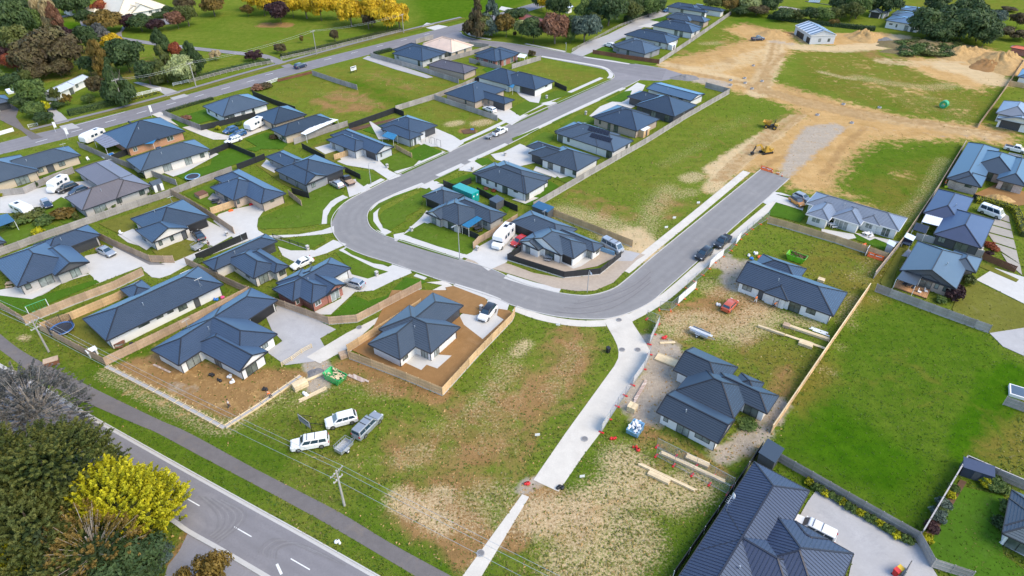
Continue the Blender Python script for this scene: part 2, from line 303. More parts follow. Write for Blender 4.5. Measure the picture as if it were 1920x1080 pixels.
# big green paddocks
area('lush',P,[(1625,555),(1650,545),(1850,620),(1920,690),(1835,780),(1715,1005),(1445,855)],0.62,3)
area('lush',P,[(1445,830),(1530,700),(1650,780),(1760,850),(1800,870),(1720,1005),(1450,855)],1.0,5)
stroke('lush',P,[(1900,700),(1860,760),(1820,820),(1815,850)],4,1.0,3)
stroke('lush',P,[(1845,700),(1830,760),(1815,830)],1.5,0.9,2)
area('dry',P,[(1800,545),(1920,560),(1920,640),(1860,610)],0.75,3); area('dry',P,[(1835,790),(1960,740),(1960,900),(1815,860)],0.8,2.5)
stroke('dry',P,[(1640,700),(1700,690),(1760,760)],6,0.3,8)
for p_ in ((1640,560),(1600,610),(1575,650),(1560,700),(1540,690)): stroke('straw',P,[p_],1.5,0.5,2.0)
area('lush',P,[(110,30),(300,60),(480,0),(1000,-60),(1100,0),(860,25),(780,55),(480,115),(230,80)],0.12,6)
area('lush',P,[(770,0),(1000,-30),(990,5),(880,35),(770,60),(790,30)],0.75,4)
area('dry',P,[(400,120),(600,80),(760,50),(700,30),(520,50)],0.35,8)
area('lush',P,[(115,40),(150,42),(175,70),(140,75),(115,60)],0.9,2)
# middle vacant lot between the paling fence and the new road
area('dry',P,[(1010,390),(1365,180),(1500,210),(1440,260),(1330,330),(1220,470)],0.28,4)
stroke('straw',P,[(1060,400),(1110,412),(1160,430),(1215,460)],4,0.7,8)
stroke('straw',P,[(1195,470),(1215,420),(1225,390),(1255,355)],2.5,0.62,7)
stroke('straw',P,[(1150,440),(1200,455),(1195,475)],5,.8,6); stroke('pale',P,[(1190,440),(1215,465),(1205,475)],4,0.75,4)
stroke('brown',P,[(1090,370),(1120,390),(1160,400)],7,0.5,5); stroke('brown',P,[(1240,395),(1275,375)],6,0.5,5); stroke('straw',P,[(1290,335),(1305,330)],3,0.8,3); stroke('straw',P,[(1270,365),(1295,360)],3,0.6,3)
stroke('straw',P,[(1240,310),(1290,285),(1320,270)],2.5,0.45,3); stroke('straw',P,[(1330,250),(1370,235),(1400,220)],3,0.4,4)
stroke('brown',P,[(1260,330),(1330,280),(1400,230)],3,0.3,5)
# upper right earthworks
area('dirt',P,[(1330,355),(1340,320),(1400,275),(1450,245),(1500,215),(1480,200),(1420,180),(1370,170),(1300,150),(1230,135),(1240,115),(1330,95),(1400,75),(1360,55),(1390,45),(1480,60),(1500,85),(1470,110),(1440,150),(1500,170),(1600,195),(1700,220),(1840,235),(1900,245),(1900,275),(1820,262),(1740,262),(1650,262),(1600,290),(1570,330),(1570,360),(1600,370),(1540,360),(1480,352),(1470,330),(1430,315),(1400,325)],1.0,6.5)
area('dirt',P,[(1480,60),(1500,80),(1560,85),(1640,95),(1690,80),(1700,70),(1650,60),(1590,62)],1.0,3)
area('dirt',P,[(1690,95),(1740,110),(1800,90),(1870,95),(1900,110),(1880,150),(1840,175),(1790,160),(1740,145),(1700,125)],0.85,6)
area('pale',P,[(1265,130),(1340,112),(1420,85),(1470,70),(1500,85),(1470,105),(1430,120),(1360,140),(1300,145)],0.62,4)
stroke('pale',P,[(1245,120),(1300,130),(1380,150),(1420,165),(1500,190),(1600,212),(1750,235),(1860,255)],4,0.72,4)
stroke('pale',P,[(1455,80),(1450,110),(1430,150),(1420,175)],5,0.75,4); stroke('pale',P,[(1495,88),(1570,92),(1660,85),(1690,70)],6,0.8,5)
stroke('pale',P,[(1340,320),(1400,280),(1450,250)],4,0.8,3); stroke('straw',P,[(1335,355),(1350,330),(1385,305)],3,0.9,3)
stroke('pale',P,[(1780,125),(1830,135),(1860,150)],9,0.8,7); stroke('pale',P,[(1660,115),(1720,120),(1790,115)],5,0.6,6)
area('grey',P,[(1505,236),(1570,228),(1592,242),(1540,285),(1480,338),(1452,330),(1475,275)],0.8,1.6); stroke('grey',P,[(1310,150),(1355,158)],4,0.85,3); stroke('grey',P,[(1280,145),(1295,148)],3,0.7,3)
area('dirt',P,[(1480,262),(1500,240),(1445,305),(1430,315),(1420,312)],1.0,1.5)
stroke('grey',P,[(1450,78),(1480,82)],3,0.6,3); stroke('grey',P,[(1600,240),(1720,250),(1900,262)],3,0.35,4)
for a_,b_,c_ in (((1415,165),(1560,205),(1800,245)),((1405,160),(1500,195),(1640,225)),((1425,120),(1440,150),(1425,175)),((1470,100),(1440,130),(1432,165)),((1620,240),(1580,275),(1545,325)),((1490,285),(1455,300),(1430,312))):
    stroke('rut',P,[a_,b_,c_],1.4,0.75,1.2)
stroke('rut',P,[(1340,100),(1380,82),(1400,75)],5,0.5,4); stroke('rut',P,[(1480,165),(1540,190)],6,0.5,4); stroke('rut',P,[(1400,45),(1440,60),(1475,62)],5,0.6,3); stroke('rut',P,[(1270,120),(1330,100)],5,.5,5); stroke('rut',P,[(1400,140),(1440,125)],7,.5,5); stroke('rut',P,[(1440,250),(1470,225),(1500,212)],3,.6,3); stroke('rut',P,[(1560,330),(1600,300),(1620,270)],4,.45,4)
_r=random.Random(21)
for i_ in range(26):      # machine tracks over the clay
    o_=_r.uniform(-9,9); stroke(_r.choice(['rut','rut','pale']),P,[(1300,140+o_*.5),(1400,160+o_*.7),(1500,190+o_*.9),(1620,216+o_),(1760,238+o_),(1890,258+o_)][_r.randint(0,2):_r.randint(4,6)],0.9,_r.uniform(.5,.8),0.9)
for i_ in range(16):
    o_=_r.uniform(-16,16); stroke(_r.choice(['rut','pale']),P,[(1455+o_*.5,75),(1448+o_*.7,110),(1430+o_,150),(1415+o_,168)],0.9,_r.uniform(.5,.8),0.9)
for i_ in range(14):
    o_=_r.uniform(-14,14); stroke(_r.choice(['rut','pale']),P,[(1345+o_,340),(1400+o_,290+o_*.3),(1450+o_,250+o_*.3),(1500+o_,215)],0.8,_r.uniform(.5,.8),0.8)
for i_ in range(22): stroke('rut',P,[(_r.uniform(1260,1480),_r.uniform(70,160))],_r.uniform(1,5),_r.uniform(.4,.7),3)
for i_ in range(16): stroke('dirt',P,[(_r.uniform(1490,1860),_r.uniform(88,220))],_r.uniform(2,7),_r.uniform(.38,.52),7)
for i_ in range(8): stroke('dirt',P,[(_r.uniform(1580,1780),_r.uniform(262,420))],_r.uniform(1,4),_r.uniform(.36,.46),6)
area('dirt',P,[(1480,95),(1640,95),(1880,150),(1870,230),(1700,215),(1490,160)],0.30,8); area('dirt',P,[(1290,110),(1330,60),(1400,40),(1420,75),(1340,110)],.34,6)
for i_ in range(14): stroke('straw',P,[(_r.uniform(1500,1880),_r.uniform(95,210))],_r.uniform(1,4),_r.uniform(.35,.6),4)
for i_ in range(5):      # wheel marks across the front lots
    stroke('rut',P,[(1075-i_*4,760),(990-i_*10,800+i_*6),(900-i_*8,842+i_*8),(790-i_*6,850+i_*5),(705,835)],0.5,.55,.5); stroke('rut',P,[(1010+i_*9,690),(960+i_*9,745),(925+i_*8,800),(905+i_*10,860)],0.5,.5,.5)
for i_ in range(4): stroke('rut',P,[(1100+i_*8,960+i_*3),(1170+i_*6,930),(1230+i_*7,880),(1250+i_*6,850)],0.5,.5,.5); stroke('rut',P,[(1260+i_*5,640),(1330+i_*5,600+i_*3),(1390,590+i_*4)],.5,.5,.5)
# grass inside earthworks
area('lush',P,[(1600,285),(1660,262),(1770,270),(1800,280),(1740,390),(1640,400),(1570,345)],0.55,4)
area('dry',P,[(1600,330),(1690,300),(1780,290),(1740,420),(1680,440),(1590,400)],0.6,5)
stroke('straw',P,[(1770,300),(1730,370),(1690,410)],2.5,0.55,3); stroke('straw',P,[(1690,395),(1660,390)],2,0.4,2)
area('dry',P,[(1490,90),(1640,95),(1720,130),(1800,165),(1880,170),(1840,235),(1700,215),(1560,180),(1490,155)],0.62,5)
area('lush',P,[(1500,135),(1530,130),(1600,150),(1590,170),(1510,165)],0.5,4); area('lush',P,[(1580,165),(1610,165),(1700,195),(1820,200),(1830,225),(1720,215),(1600,185)],0.4,4)
for a_ in range(9):
    x_=1610+a_*22; stroke('straw',P,[(x_,150+a_*5),(x_+60-a_*9,175+a_*4),(x_+100-a_*6,205+a_*2)],0.9,0.42,1.5)
for a_ in range(7):
    x_=1780+a_*8; stroke('straw',P,[(x_,190),(x_-12,210),(x_-8,232)],0.7,0.4,1.0)
stroke('straw',P,[(1540,135),(1580,145),(1600,148)],2.2,0.7,2); stroke('straw',P,[(1610,145),(1660,155),(1740,165),(1780,160)],4,0.6,5)
stroke('brown',P,[(1600,90),(1650,105),(1720,120),(1790,135)],8,0.55,6)
area('dry',P,[(1290,100),(1330,55),(1380,45),(1400,80),(1330,105)],0.5,4); area('lush',P,[(1360,35),(1430,28),(1470,40),(1400,48)],0.6,3)
stroke('straw',P,[(1320,82),(1350,80)],3.5,0.6,3)
# lots north of the new street
area('dry',P,[(480,165),(590,135),(680,110),(780,130),(880,155),(720,215),(640,230),(520,190)],0.5,3)
area('brown',P,[(560,190),(640,162),(700,175),(735,200),(690,215),(620,218)],0.62,4); area('brown',P,[(660,140),(720,128),(800,155),(810,170),(750,180)],0.45,4)
stroke('lush',P,[(650,150),(710,175),(760,195)],4,0.7,3); stroke('straw',P,[(600,175),(650,180),(700,195)],3,0.4,4); stroke('straw',P,[(690,140),(740,150),(790,168)],3,0.35,4)
area('dry',P,[(760,210),(815,185),(950,225),(900,260)],0.5,3); stroke('straw',P,[(845,233),(860,230)],2.5,0.8,2.5); stroke('straw',P,[(895,232),(912,228)],3,0.8,2.5); stroke('brown',P,[(870,245),(885,247)],2.5,0.8,1.5)
area('dry',P,[(975,127),(1010,115),(1140,138),(1080,172),(1050,155)],0.55,3); stroke('brown',P,[(1040,140),(1090,145)],4,0.35,5)
# foreground lot
area('dry',P,[(100,660),(200,700),(420,800),(640,690),(830,745),(965,600),(1130,610),(1150,680),(1000,900),(880,1080),(700,1000),(400,810)],0.25,6)
stroke('straw',P,[(940,680),(960,690),(925,730),(890,770)],2.5,0.55,4); stroke('brown',P,[(1075,640),(1060,680),(1030,720),(990,760)],6,0.68,6); stroke('straw',P,[(1080,650),(1070,680),(1050,710),(1030,740)],2.5,0.5,3.5)
stroke('brown',P,[(1000,740),(900,800),(840,870),(830,930)],9,0.60,9); stroke('straw',P,[(880,780),(820,810)],3,0.45,4); stroke('brown',P,[(780,840),(860,850),(930,830)],9,0.56,8)
stroke('straw',P,[(750,935),(775,950),(800,960),(830,980)],2.6,0.85,2.5); stroke('straw',P,[(820,930),(835,930)],2.4,.8,2.0); stroke('straw',P,[(865,960),(890,940),(910,920)],2.5,0.62,3); stroke('straw',P,[(860,970),(900,980),(930,960),(945,930)],3,0.6,4)
stroke('brown',P,[(790,960),(850,985),(880,1010)],5,0.8,4); stroke('straw',P,[(760,860),(790,850)],3,0.6,3); stroke('straw',P,[(970,660),(985,645)],1.6,0.8,2); stroke('straw',P,[(630,940),(560,900)],0.6,0.3,1)
stroke('brown',P,[(650,690),(720,715),(820,735)],3.5,0.8,3); stroke('straw',P,[(650,720),(720,735)],3,0.45,3)
for o_ in (0,12): stroke('straw',P,[(560,855+o_),(700,858+o_),(800,850+o_),(900,835+o_)],0.5,0.42,0.8)
for o_ in range(5): stroke('straw',P,[(930+o_*14,760-o_*10),(905+o_*16,800-o_*6),(895+o_*18,850)],0.5,0.5,0.9)
# soil of house plot under construction
area('brown',P,[(200,690),(215,680),(290,660),(480,690),(560,690),(590,700),(430,795),(400,785)],1.0,1.6); stroke('dirt',P,[(300,690),(370,730),(450,740)],10,0.35,6)
stroke('straw',P,[(200,700),(300,750),(400,800),(430,800)],2.6,0.62,2.0); stroke('straw',P,[(430,800),(560,720)],2.0,0.6,2.0); stroke('lush',P,[(210,672),(270,655)],1.5,0.6,1.5)
stroke('grey',P,[(590,680),(605,700),(595,720)],2.5,0.95,2); stroke('grey',P,[(320,720),(365,735)],1.6,0.5,1.5)
stroke('straw',P,[(550,750),(600,730)],3,0.5,4); stroke('straw',P,[(40,632),(50,635)],0.8,0.9,1)
# right-hand building sites
stroke('brown',P,[(1300,600),(1360,585),(1400,560)],8,0.7,5); stroke('straw',P,[(1270,610),(1320,605),(1380,620),(1430,590)],5,0.75,5); stroke('grey',P,[(1350,490),(1390,500),(1380,530)],4,0.8,3); stroke('straw',P,[(1340,540),(1380,545),(1410,560)],5,0.6,4)
stroke('straw',P,[(1450,590),(1520,605)],2.5,0.7,2.5); stroke('straw',P,[(1600,560),(1580,600)],2.5,0.55,2)
stroke('grey',P,[(1230,655),(1250,690),(1240,730),(1215,760)],6,0.9,3); stroke('pale',P,[(1225,710),(1215,745)],2.5,0.75,3); stroke('grey',P,[(1350,855),(1400,830),(1440,790),(1460,760)],2.0,0.75,2.5)
area('brown',P,[(1180,760),(1215,740),(1230,800),(1330,860),(1380,900),(1330,890),(1240,850),(1190,830)],0.9,2.5)
stroke('brown',P,[(1280,650),(1320,640),(1380,640)],6,0.45,5); stroke('dry',P,[(1440,660),(1500,690),(1470,720)],8,0.7,6); stroke('brown',P,[(1470,700),(1450,760),(1400,840)],3,0.55,3)
stroke('dry',P,[(1540,500),(1640,480),(1600,540)],9,0.7,6); stroke('straw',P,[(1640,490),(1610,520)],3,0.45,3)
# pale straw covered plot at the bottom
area('brown',P,[(1170,840),(1240,860),(1335,905),(1290,980),(1200,1060),(1100,1100),(1000,1100),(960,1030),(1060,950)],0.42,8); area('straw',P,[(1170,840),(1230,850),(1270,880),(1335,900),(1350,930),(1290,980),(1215,1060),(1120,1100),(1000,1100),(960,1030),(970,980),(1060,950),(1110,930)],0.55,8)
stroke('straw',P,[(1170,870),(1190,890),(1150,930),(1090,960),(1010,970)],4,0.85,5); stroke('straw',P,[(1120,990),(1180,1010),(1150,1040),(1080,1060)],6,0.78,5); stroke('straw',P,[(1200,920),(1260,930),(1300,910)],4,0.8,4)
stroke('brown',P,[(960,1010),(1000,940),(1020,915)],3,0.85,2); stroke('brown',P,[(1070,980),(1085,975)],5,0.7,4); stroke('straw',P,[(880,1080),(990,940)],1.2,0.6,1.6)
stroke('lush',P,[(1370,900),(1300,1000),(1240,1080)],3,0.5,3); stroke('lush',P,[(1040,940),(1080,920),(1120,870)],3,0.4,3)
stroke('brown',P,[(1010,905),(1035,920),(1000,925)],2,0.8,1.5); stroke('grey',P,[(985,915),(1005,905)],1.5,0.8,1.2)
# roadside berm
stroke('straw',P,[(60,690),(125,742)],0.6,0.5,0.8); stroke('straw',P,[(200,745),(300,790),(480,885),(640,965)],0.5,0.4,0.7)
stroke('lush',P,[(180,690),(330,775),(420,815),(520,870)],2.5,0.55,2.5); stroke('lush',P,[(100,700),(250,790),(480,930)],2.0,0.5,2); stroke('lush',P,[(700,985),(800,1030),(870,1060)],5,0.45,4)
area('dry',P,[(100,880),(290,985),(350,1010),(330,1050),(270,1080),(0,1080),(0,880)],0.35,3); stroke('brown',P,[(350,1000),(335,1035),(300,1060)],1.0,0.7,1.0)
area('brown',P,[(0,80),(230,80),(330,110),(320,160),(200,175),(120,160),(0,150)],0.45,5); area('dry',P,[(0,230),(60,215),(120,240),(60,255),(0,260)],0.6,2)
stroke('brown',P,[(498,47),(535,47)],6,0.8,3)  # brown patch paints the dark shadow at the purple tree's foot
area('dry',P,[(1620,0),(1920,-30),(1920,25),(1840,35),(1800,20),(1640,15)],0.5,6)
faces=None
nx,ny=len(xs),len(ys)
ii=np.arange(nx*ny).reshape(ny,nx); q=np.stack([ii[:-1,:-1],ii[:-1,1:],ii[1:,1:],ii[1:,:-1]],-1).reshape(-1,4)
gm=bpy.data.meshes.new('ground'); gm.vertices.add(NV); gm.loops.add(q.size); gm.polygons.add(len(q))
co=np.stack([gx,gy,np.zeros(NV)],1); gm.vertices.foreach_set('co',co.ravel()); gm.loops.foreach_set('vertex_index',q.ravel().astype(np.int32))
gm.polygons.foreach_set('loop_start',np.arange(0,q.size,4,dtype=np.int32)); gm.update(); gm.validate()
for k_,v_ in LAY.items():
    a_=gm.attributes.new(k_,'FLOAT','POINT'); a_.data.foreach_set('value',v_.astype(np.float32))
go=bpy.data.objects.new('ground',gm); COL.objects.link(go); tag(go,kind='structure')
m,nt,bs=_m('ground_mat')
def att(n): a=nt.nodes.new('ShaderNodeAttribute'); a.attribute_name=n; return a.outputs['Fac']
def mth(op,a,b=None):
    n=nt.nodes.new('ShaderNodeMath'); n.operation=op
    for i,v in enumerate((a,b)):
        if v is None: continue
        if isinstance(v,bpy.types.NodeSocket): nt.links.new(v,n.inputs[i])
        else: n.inputs[i].default_value=v
    return n.outputs[0]
n_big=noise(nt,0.06,4,0.55); n_mid=noise(nt,0.45,5,0.65); n_clump=noise(nt,1.6,5,0.72); n_fine=noise(nt,7,4,0.75); n_sp=noise(nt,2.7,5,0.75); n_soft=noise(nt,0.22,5,0.6,dist=0.8)
g=mixc(nt,ramp(nt,n_big,0.35,0.65),(0.125,0.178,0.020),(0.180,0.198,0.032))
g=mixc(nt,ramp(nt,n_mid,0.35,0.7),g,(0.098,0.158,0.014)); g=mixc(nt,ramp(nt,n_clump,0.48,0.75,(0,0,0),(0.6,)*3),g,(0.205,0.185,0.055))
def cover(layer,nz,amp,lo,hi):
    a=att(layer); s=mth('ADD',a,mth('MULTIPLY',mth('SUBTRACT',nz,0.5),amp))
    r=ramp(nt,s,lo,hi); return mth('MULTIPLY',r,ramp(nt,a,0.0,0.12))
gl=mixc(nt,ramp(nt,n_mid,0.35,0.7),(0.062,0.142,0.006),(0.034,0.100,0.004))
g=mixc(nt,mth('MULTIPLY',att('lush'),1.0),g,gl)
dry=mixc(nt,ramp(nt,n_clump,0.35,0.7),(0.20,0.165,0.035),(0.135,0.13,0.02))
g=mixc(nt,cover('dry',n_soft,1.4,0.3,0.9),g,dry)
br=mixc(nt,ramp(nt,n_mid,0.3,0.7),(0.33,0.195,0.082),(0.235,0.14,0.055))
g=mixc(nt,cover('brown',n_soft,1.2,0.4,0.75),g,br)
di=mixc(nt,ramp(nt,n_soft,0.3,0.7),(0.53,0.345,0.155),(0.41,0.245,0.092)); di=mixc(nt,ramp(nt,n_clump,0.5,0.75,(0,0,0),(0.55,)*3),di,(0.58,0.42,0.22))
g=mixc(nt,cover('dirt',n_mid,1.3,0.35,0.62),g,di)
pa=mixc(nt,ramp(nt,n_mid,0.3,0.7),(0.60,0.46,0.28),(0.51,0.37,0.20))
g=mixc(nt,cover('pale',n_mid,1.2,0.4,0.75),g,pa)
stc=mixc(nt,ramp(nt,n_fine,0.35,0.7),(0.64,0.50,0.315),(0.45,0.32,0.165))
g=mixc(nt,mth('MULTIPLY',cover('straw',n_sp,2.2,0.48,1.0),1.0),g,stc)
g=mixc(nt,mth('MULTIPLY',cover('rut',n_mid,1.3,0.35,0.8),0.75),g,(0.33,0.20,0.085))
gr=mixc(nt,ramp(nt,n_clump,0.3,0.7),(0.46,0.39,0.31),(0.32,0.27,0.215))
g=mixc(nt,cover('grey',n_mid,1.2,0.4,0.75),g,gr)
n_st=noise(nt,1.0,4,0.6,stretch=(0.03,0.55,1,-50)); n_st2=noise(nt,1.0,4,0.6,stretch=(0.6,0.035,1,-50))
g=mixc(nt,ramp(nt,n_st,0.35,0.65,(0,0,0),(0.5,)*3),g,(0.78,0.80,0.78),'MULTIPLY'); g=mixc(nt,ramp(nt,n_st2,0.45,0.7,(0,0,0),(0.35,)*3),g,(1.25,1.18,1.1),'MULTIPLY')
g=mixc(nt,ramp(nt,n_fine,0.5,0.8,(0,0,0),(0.35,)*3),g,(0.4,0.4,0.4),'MULTIPLY')
nt.links.new(g,bs.inputs['Base Color']); bs.inputs['Roughness'].default_value=0.95; bs.inputs['Specular IOR Level'].default_value=0.0
bump(nt,bs,mth('ADD',n_clump,mth('MULTIPLY',n_fine,0.5)),0.9,0.25)
gm.materials.append(m)
# ---------------------------------------------------------------- sheets: roads, kerbs, paths, drives, lawns
_z=[0.012]; SHEETS=[]; HARD=[]
def nz():
    _z[0]+=0.0008; return _z[0]
def smooth(pts,n=6):
    out=[]; N=len(pts)
    for i in range(N-1):
        p0,p1,p2,p3=[Vector((*pts[max(0,min(N-1,j))],0)) for j in (i-1,i,i+1,i+2)]
        for s in range(n):
            t=s/n; out.append(0.5*((2*p1)+(p2-p0)*t+(2*p0-5*p1+4*p2-p3)*t*t+(3*p1-p0-3*p2+p3)*t**3))
    out.append(Vector((*pts[-1],0))); return [(p.x,p.y) for p in out]
def sheet(name,k,pts,mat,z=None,world=False,curve=None,th=0.04):
    W=list(pts) if world else pts2(k,pts)
    if mat not in ('soil','gravel','bark') : SHEETS.append(W)
    if 'lawn' not in mat: HARD.append(W)
    z=nz() if z is None else z
    if sum(W[i][0]*W[(i+1)%len(W)][1]-W[(i+1)%len(W)][0]*W[i][1] for i in range(len(W)))<0: W=W[::-1]
    mb=MB(); n=len(W); mb.add([(x,y,z) for x,y in W]+[(x,y,z-th) for x,y in W],[tuple(range(n))]+[(i,n+i,n+(i+1)%n,(i+1)%n) for i in range(n)])
    o=mb.obj(name,M[mat]); 
    bm=bmesh.new(); bm.from_mesh(o.data); bmesh.ops.triangulate(bm,faces=[f for f in bm.faces if len(f.verts)>4]); bm.to_mesh(o.data); bm.free()
    return tag(o,kind='structure')
def resample(W,n):
    W=np.array(W); d=np.concatenate([[0],np.cumsum(np.hypot(*np.diff(W,axis=0).T))]); t=np.linspace(0,d[-1],n); return np.stack([np.interp(t,d,W[:,0]),np.interp(t,d,W[:,1])],1)
def road(WL_,WR_,mat,z,n=160,m=13,extra=None):
    a=resample(WL_,n); b=resample(WR_,n); HARD.append([tuple(p) for p in WL_]+[tuple(p) for p in WR_[::-1]])
    t=np.linspace(0,1,m); g=a[:,None,:]*(1-t)[None,:,None]+b[:,None,:]*t[None,:,None]; mb=MB(); mb.v=[(float(x),float(y),z) for x,y in g.reshape(-1,2)]; mb.f=[(i*m+j,i*m+j+1,(i+1)*m+j+1,(i+1)*m+j) for i in range(n-1) for j in range(m-1)]; mb.m=[0]*len(mb.f)
    o=mb.obj('road',M[mat]); at=o.data.attributes.new('across','FLOAT','POINT'); at.data.foreach_set('value',np.tile(t,n).astype(np.float32)); return tag(o,kind='structure')
def offs(W,d):
    out=[]
    for i in range(len(W)):
        a=Vector(W[max(0,i-1)]); b=Vector(W[min(len(W)-1,i+1)]); t=(b-a).normalized(); out.append((W[i][0]-t.y*d,W[i][1]+t.x*d))
    return out
def ribbon(name,W,d0,d1,mat,z,h=0.0):
    a=offs(W,d0); b=offs(W,d1); n=len(W); mb=MB()
    if name in ('footpath','kerb','channel','park_drive','roadside_path'): HARD.append(a+b[::-1])
    vs_=[(x,y,z) for x,y in a]+[(x,y,z) for x,y in b]; fs=[(i,i+1,n+i+1,n+i) for i in range(n-1)]
    if h:
        vs_+=[(x,y,z-h) for x,y in a]+[(x,y,z-h) for x,y in b]
        fs+=[(i,2*n+i,2*n+i+1,i+1) for i in range(n-1)]+[(n+i,n+i+1,3*n+i+1,3*n+i) for i in range(n-1)]
        fs+=[(0,n,3*n,2*n),(n-1,3*n-1,4*n-1,2*n-1)]
    mb.add(vs_,fs); return tag(mb.obj(name,M[mat]),kind='structure')
def kerb(W,side,name='kerb'):
    ribbon(name,W,0.0,0.16*side,'kerb_mat',0.13,0.12); ribbon('channel',W,-0.42*side,-0.002*side,'kerb_mat',nz())
# new crescent street
Lk=[(1144,150),(1043,194),(980,222),(880,268),(749,327),(725,339),(690,357),(655,375),(632,395),(622,415),(626,437),(645,460),(680,477),(735,494),(810,520),(922,556),(960,572),(1005,585),(1050,594),(1100,598),(1140,597),(1180,586),(1220,566),(1250,540),(1310,487),(1370,430),(1440,370),(1479,335)]
Rk=[(1199,150),(1180,160),(1122,189),(1035,229),(955,270),(892,300),(817,336),(785,350),(735,366),(705,381),(691,396),(688,410),(695,427),(717,441),(747,451),(862,487),(925,507),(960,524),(1000,538),(1042,549),(1090,555),(1120,552),(1150,542),(1172,527),(1225,482),(1300,421),(1427,318)]
WL=smooth(pts2(P,Lk),5); WR=smooth(pts2(P,Rk),5)
road(WL,WR,'asphalt',0.02,220)
kerb(WL,-1); kerb(WR,1)
# cross street at the top
CU=smooth(pts2(P,[(862,60),(872,68),(905,76),(960,82),(1065,100),(1092,106),(1182,119),(1250,130)]),4); CLo=smooth(pts2(P,[(868,78),(905,84),(960,95),(1015,107),(1110,125),(1138,131),(1150,138),(1152,145),(1144,150)]),4)
sheet('road','',CU+pts2(P,[(1290,142),(1240,152),(1199,150)])+CLo[::-1],'asphalt_old',z=0.0235,world=True); road(CU,smooth(pts2(P,[(868,78),(905,84),(960,95),(1015,107),(1110,125),(1160,138),(1240,152)]),4),'asphalt_old',0.0245,80)
kerb(CU,1); kerb(CLo,-1)
# old road along the parkland
HU=smooth(pts2(P,[(-60,283),(0,268),(62,252),(147,232),(350,178),(480,141),(572,117),(700,85),(780,65),(880,40),(1000,6),(1060,-12)]),4)
HL=smooth(pts2(P,[(-60,307),(0,290),(100,266),(195,241),(300,212),(387,186),(480,160),(522,147),(670,108),(760,86),(810,77),(868,78),(866,60),(885,52),(1010,16),(1060,2)]),4)
HL2=smooth(pts2(P,[(-60,307),(0,290),(100,266),(195,241),(300,212),(387,186),(480,160),(522,147),(670,108),(760,86),(810,74),(885,52),(1010,16),(1060,2)]),4); sheet('road',P,[(800,76),(868,78),(866,60),(850,58)],'asphalt_old',z=0.0255); road(HU,HL2,'asphalt_old',0.027,140)
def dashes(k,a,b,n,L,w=0.14,mat='line_paint'):
    A=G(k,*a); B=G(k,*b); d=(B-A).normalized(); p=Vector((-d.y,d.x,0))*w/2; z=nz()
    for i in range(n):
        c=A.lerp(B,i/max(1,n-1)); mb=MB(); s=c-d*L/2; e=c+d*L/2
        mb.quad((s-p)[:2]+(z,),(e-p)[:2]+(z,),(e+p)[:2]+(z,),(s+p)[:2]+(z,)); tag(mb.obj('road_marking',M[mat]),kind='structure')
_z[0]=0.030
dashes(P,(78,264),(470,152),8,3.0,0.2); dashes(P,(505,139),(800,64),7,3.0,0.2)
dashes(P,(182,224),(230,211),1,16,0.16); 
# near road
NU=smooth(pts2(P,[(-60,652),(0,684),(82,727),(147,767),(225,811),(350,881),(480,953),(580,1008),(707,1080),(800,1133)]),4)
NL=smooth(pts2(P,[(-60,765),(0,797),(150,880),(305,967),(350,997),(412,1032),(480,1072),(560,1120)]),4)
road(NU,NL,'asphalt_old',0.02,90); kerb(NU,1); kerb(NL,-1)
_z[0]=0.034
for c_ in ((-30,751),(187,842),(359,940),(455,997),(563,1058)):
    a_=G(P,*c_); d_=(G(P,580,1008)-G(P,350,881)).normalized(); p_=Vector((-d_.y,d_.x,0))*0.07; z_=nz(); mb=MB(); s_=a_-d_*1.5; e_=a_+d_*1.5
    mb.quad((s_-p_)[:2]+(z_,),(e_-p_)[:2]+(z_,),(e_+p_)[:2]+(z_,),(s_+p_)[:2]+(z_,)); tag(mb.obj('road_marking',M['line_paint']),kind='structure')
mb=MB(); a_=G(P,528,1077); d_=(G(P,522,1064)-a_).normalized(); p_=Vector((-d_.y,d_.x,0))*0.15; b_=a_+d_*1.6; mb.quad((a_-p_)[:2]+(0.037,),(b_-p_)[:2]+(0.037,),(b_+p_)[:2]+(0.037,),(a_+p_)[:2]+(0.037,)); tag(mb.obj('road_marking',M['line_paint']),kind='structure')
for i_ in range(9):
    tw=smooth(pts2(P,[(392+i_*2,1003+i_*2),(408+i_*5,988),(405+i_*7,962),(372+i_*6,930+i_*1)]),6); ribbon('tyre_mark',tw,-0.09,0.09,'tyre_tone' if i_%2 else 'tyre_tone2',nz())
for i_ in range(5):
    tw=smooth(pts2(P,[(486+i_*8,1040+i_*2),(488+i_*9,1028),(520+i_*12,1010+i_*3),(600+i_*12,1040+i_*5)]),6); ribbon('tyre_mark',tw,-0.08,0.08,'tyre_tone' if i_%2 else 'tyre_tone2',nz())
for i_ in range(6):
    tw=smooth(pts2(P,[(1040+i_*9,585-i_*4),(1090,588-i_*5),(1140,580-i_*6),(1180+i_*2,560-i_*6),(1220,530-i_*5)]),6); ribbon('tyre_mark',tw,-0.1,0.1,'tyre_tone' if i_%2 else 'tyre_tone2',nz())
sheet('side_road',P,[(352,1000),(412,1033),(480,1074),(520,1100),(300,1110),(315,1060),(335,1035)],'asphalt_old',z=0.016)
PU=[(-30,600),(0,626),(40,657),(100,690),(200,740),(300,788),(355,812),(480,880),(630,957),(730,1017),(855,1085)]; PL=[(-30,634),(0,656),(60,700),(125,738),(250,793),(295,812),(375,855),(480,910),(605,978),(775,1078),(800,1095)]
sheet('path','',smooth(pts2(P,PU),4)+smooth(pts2(P,PL),4)[::-1],'chip_path',z=0.03,world=True)
_z[0]=0.040
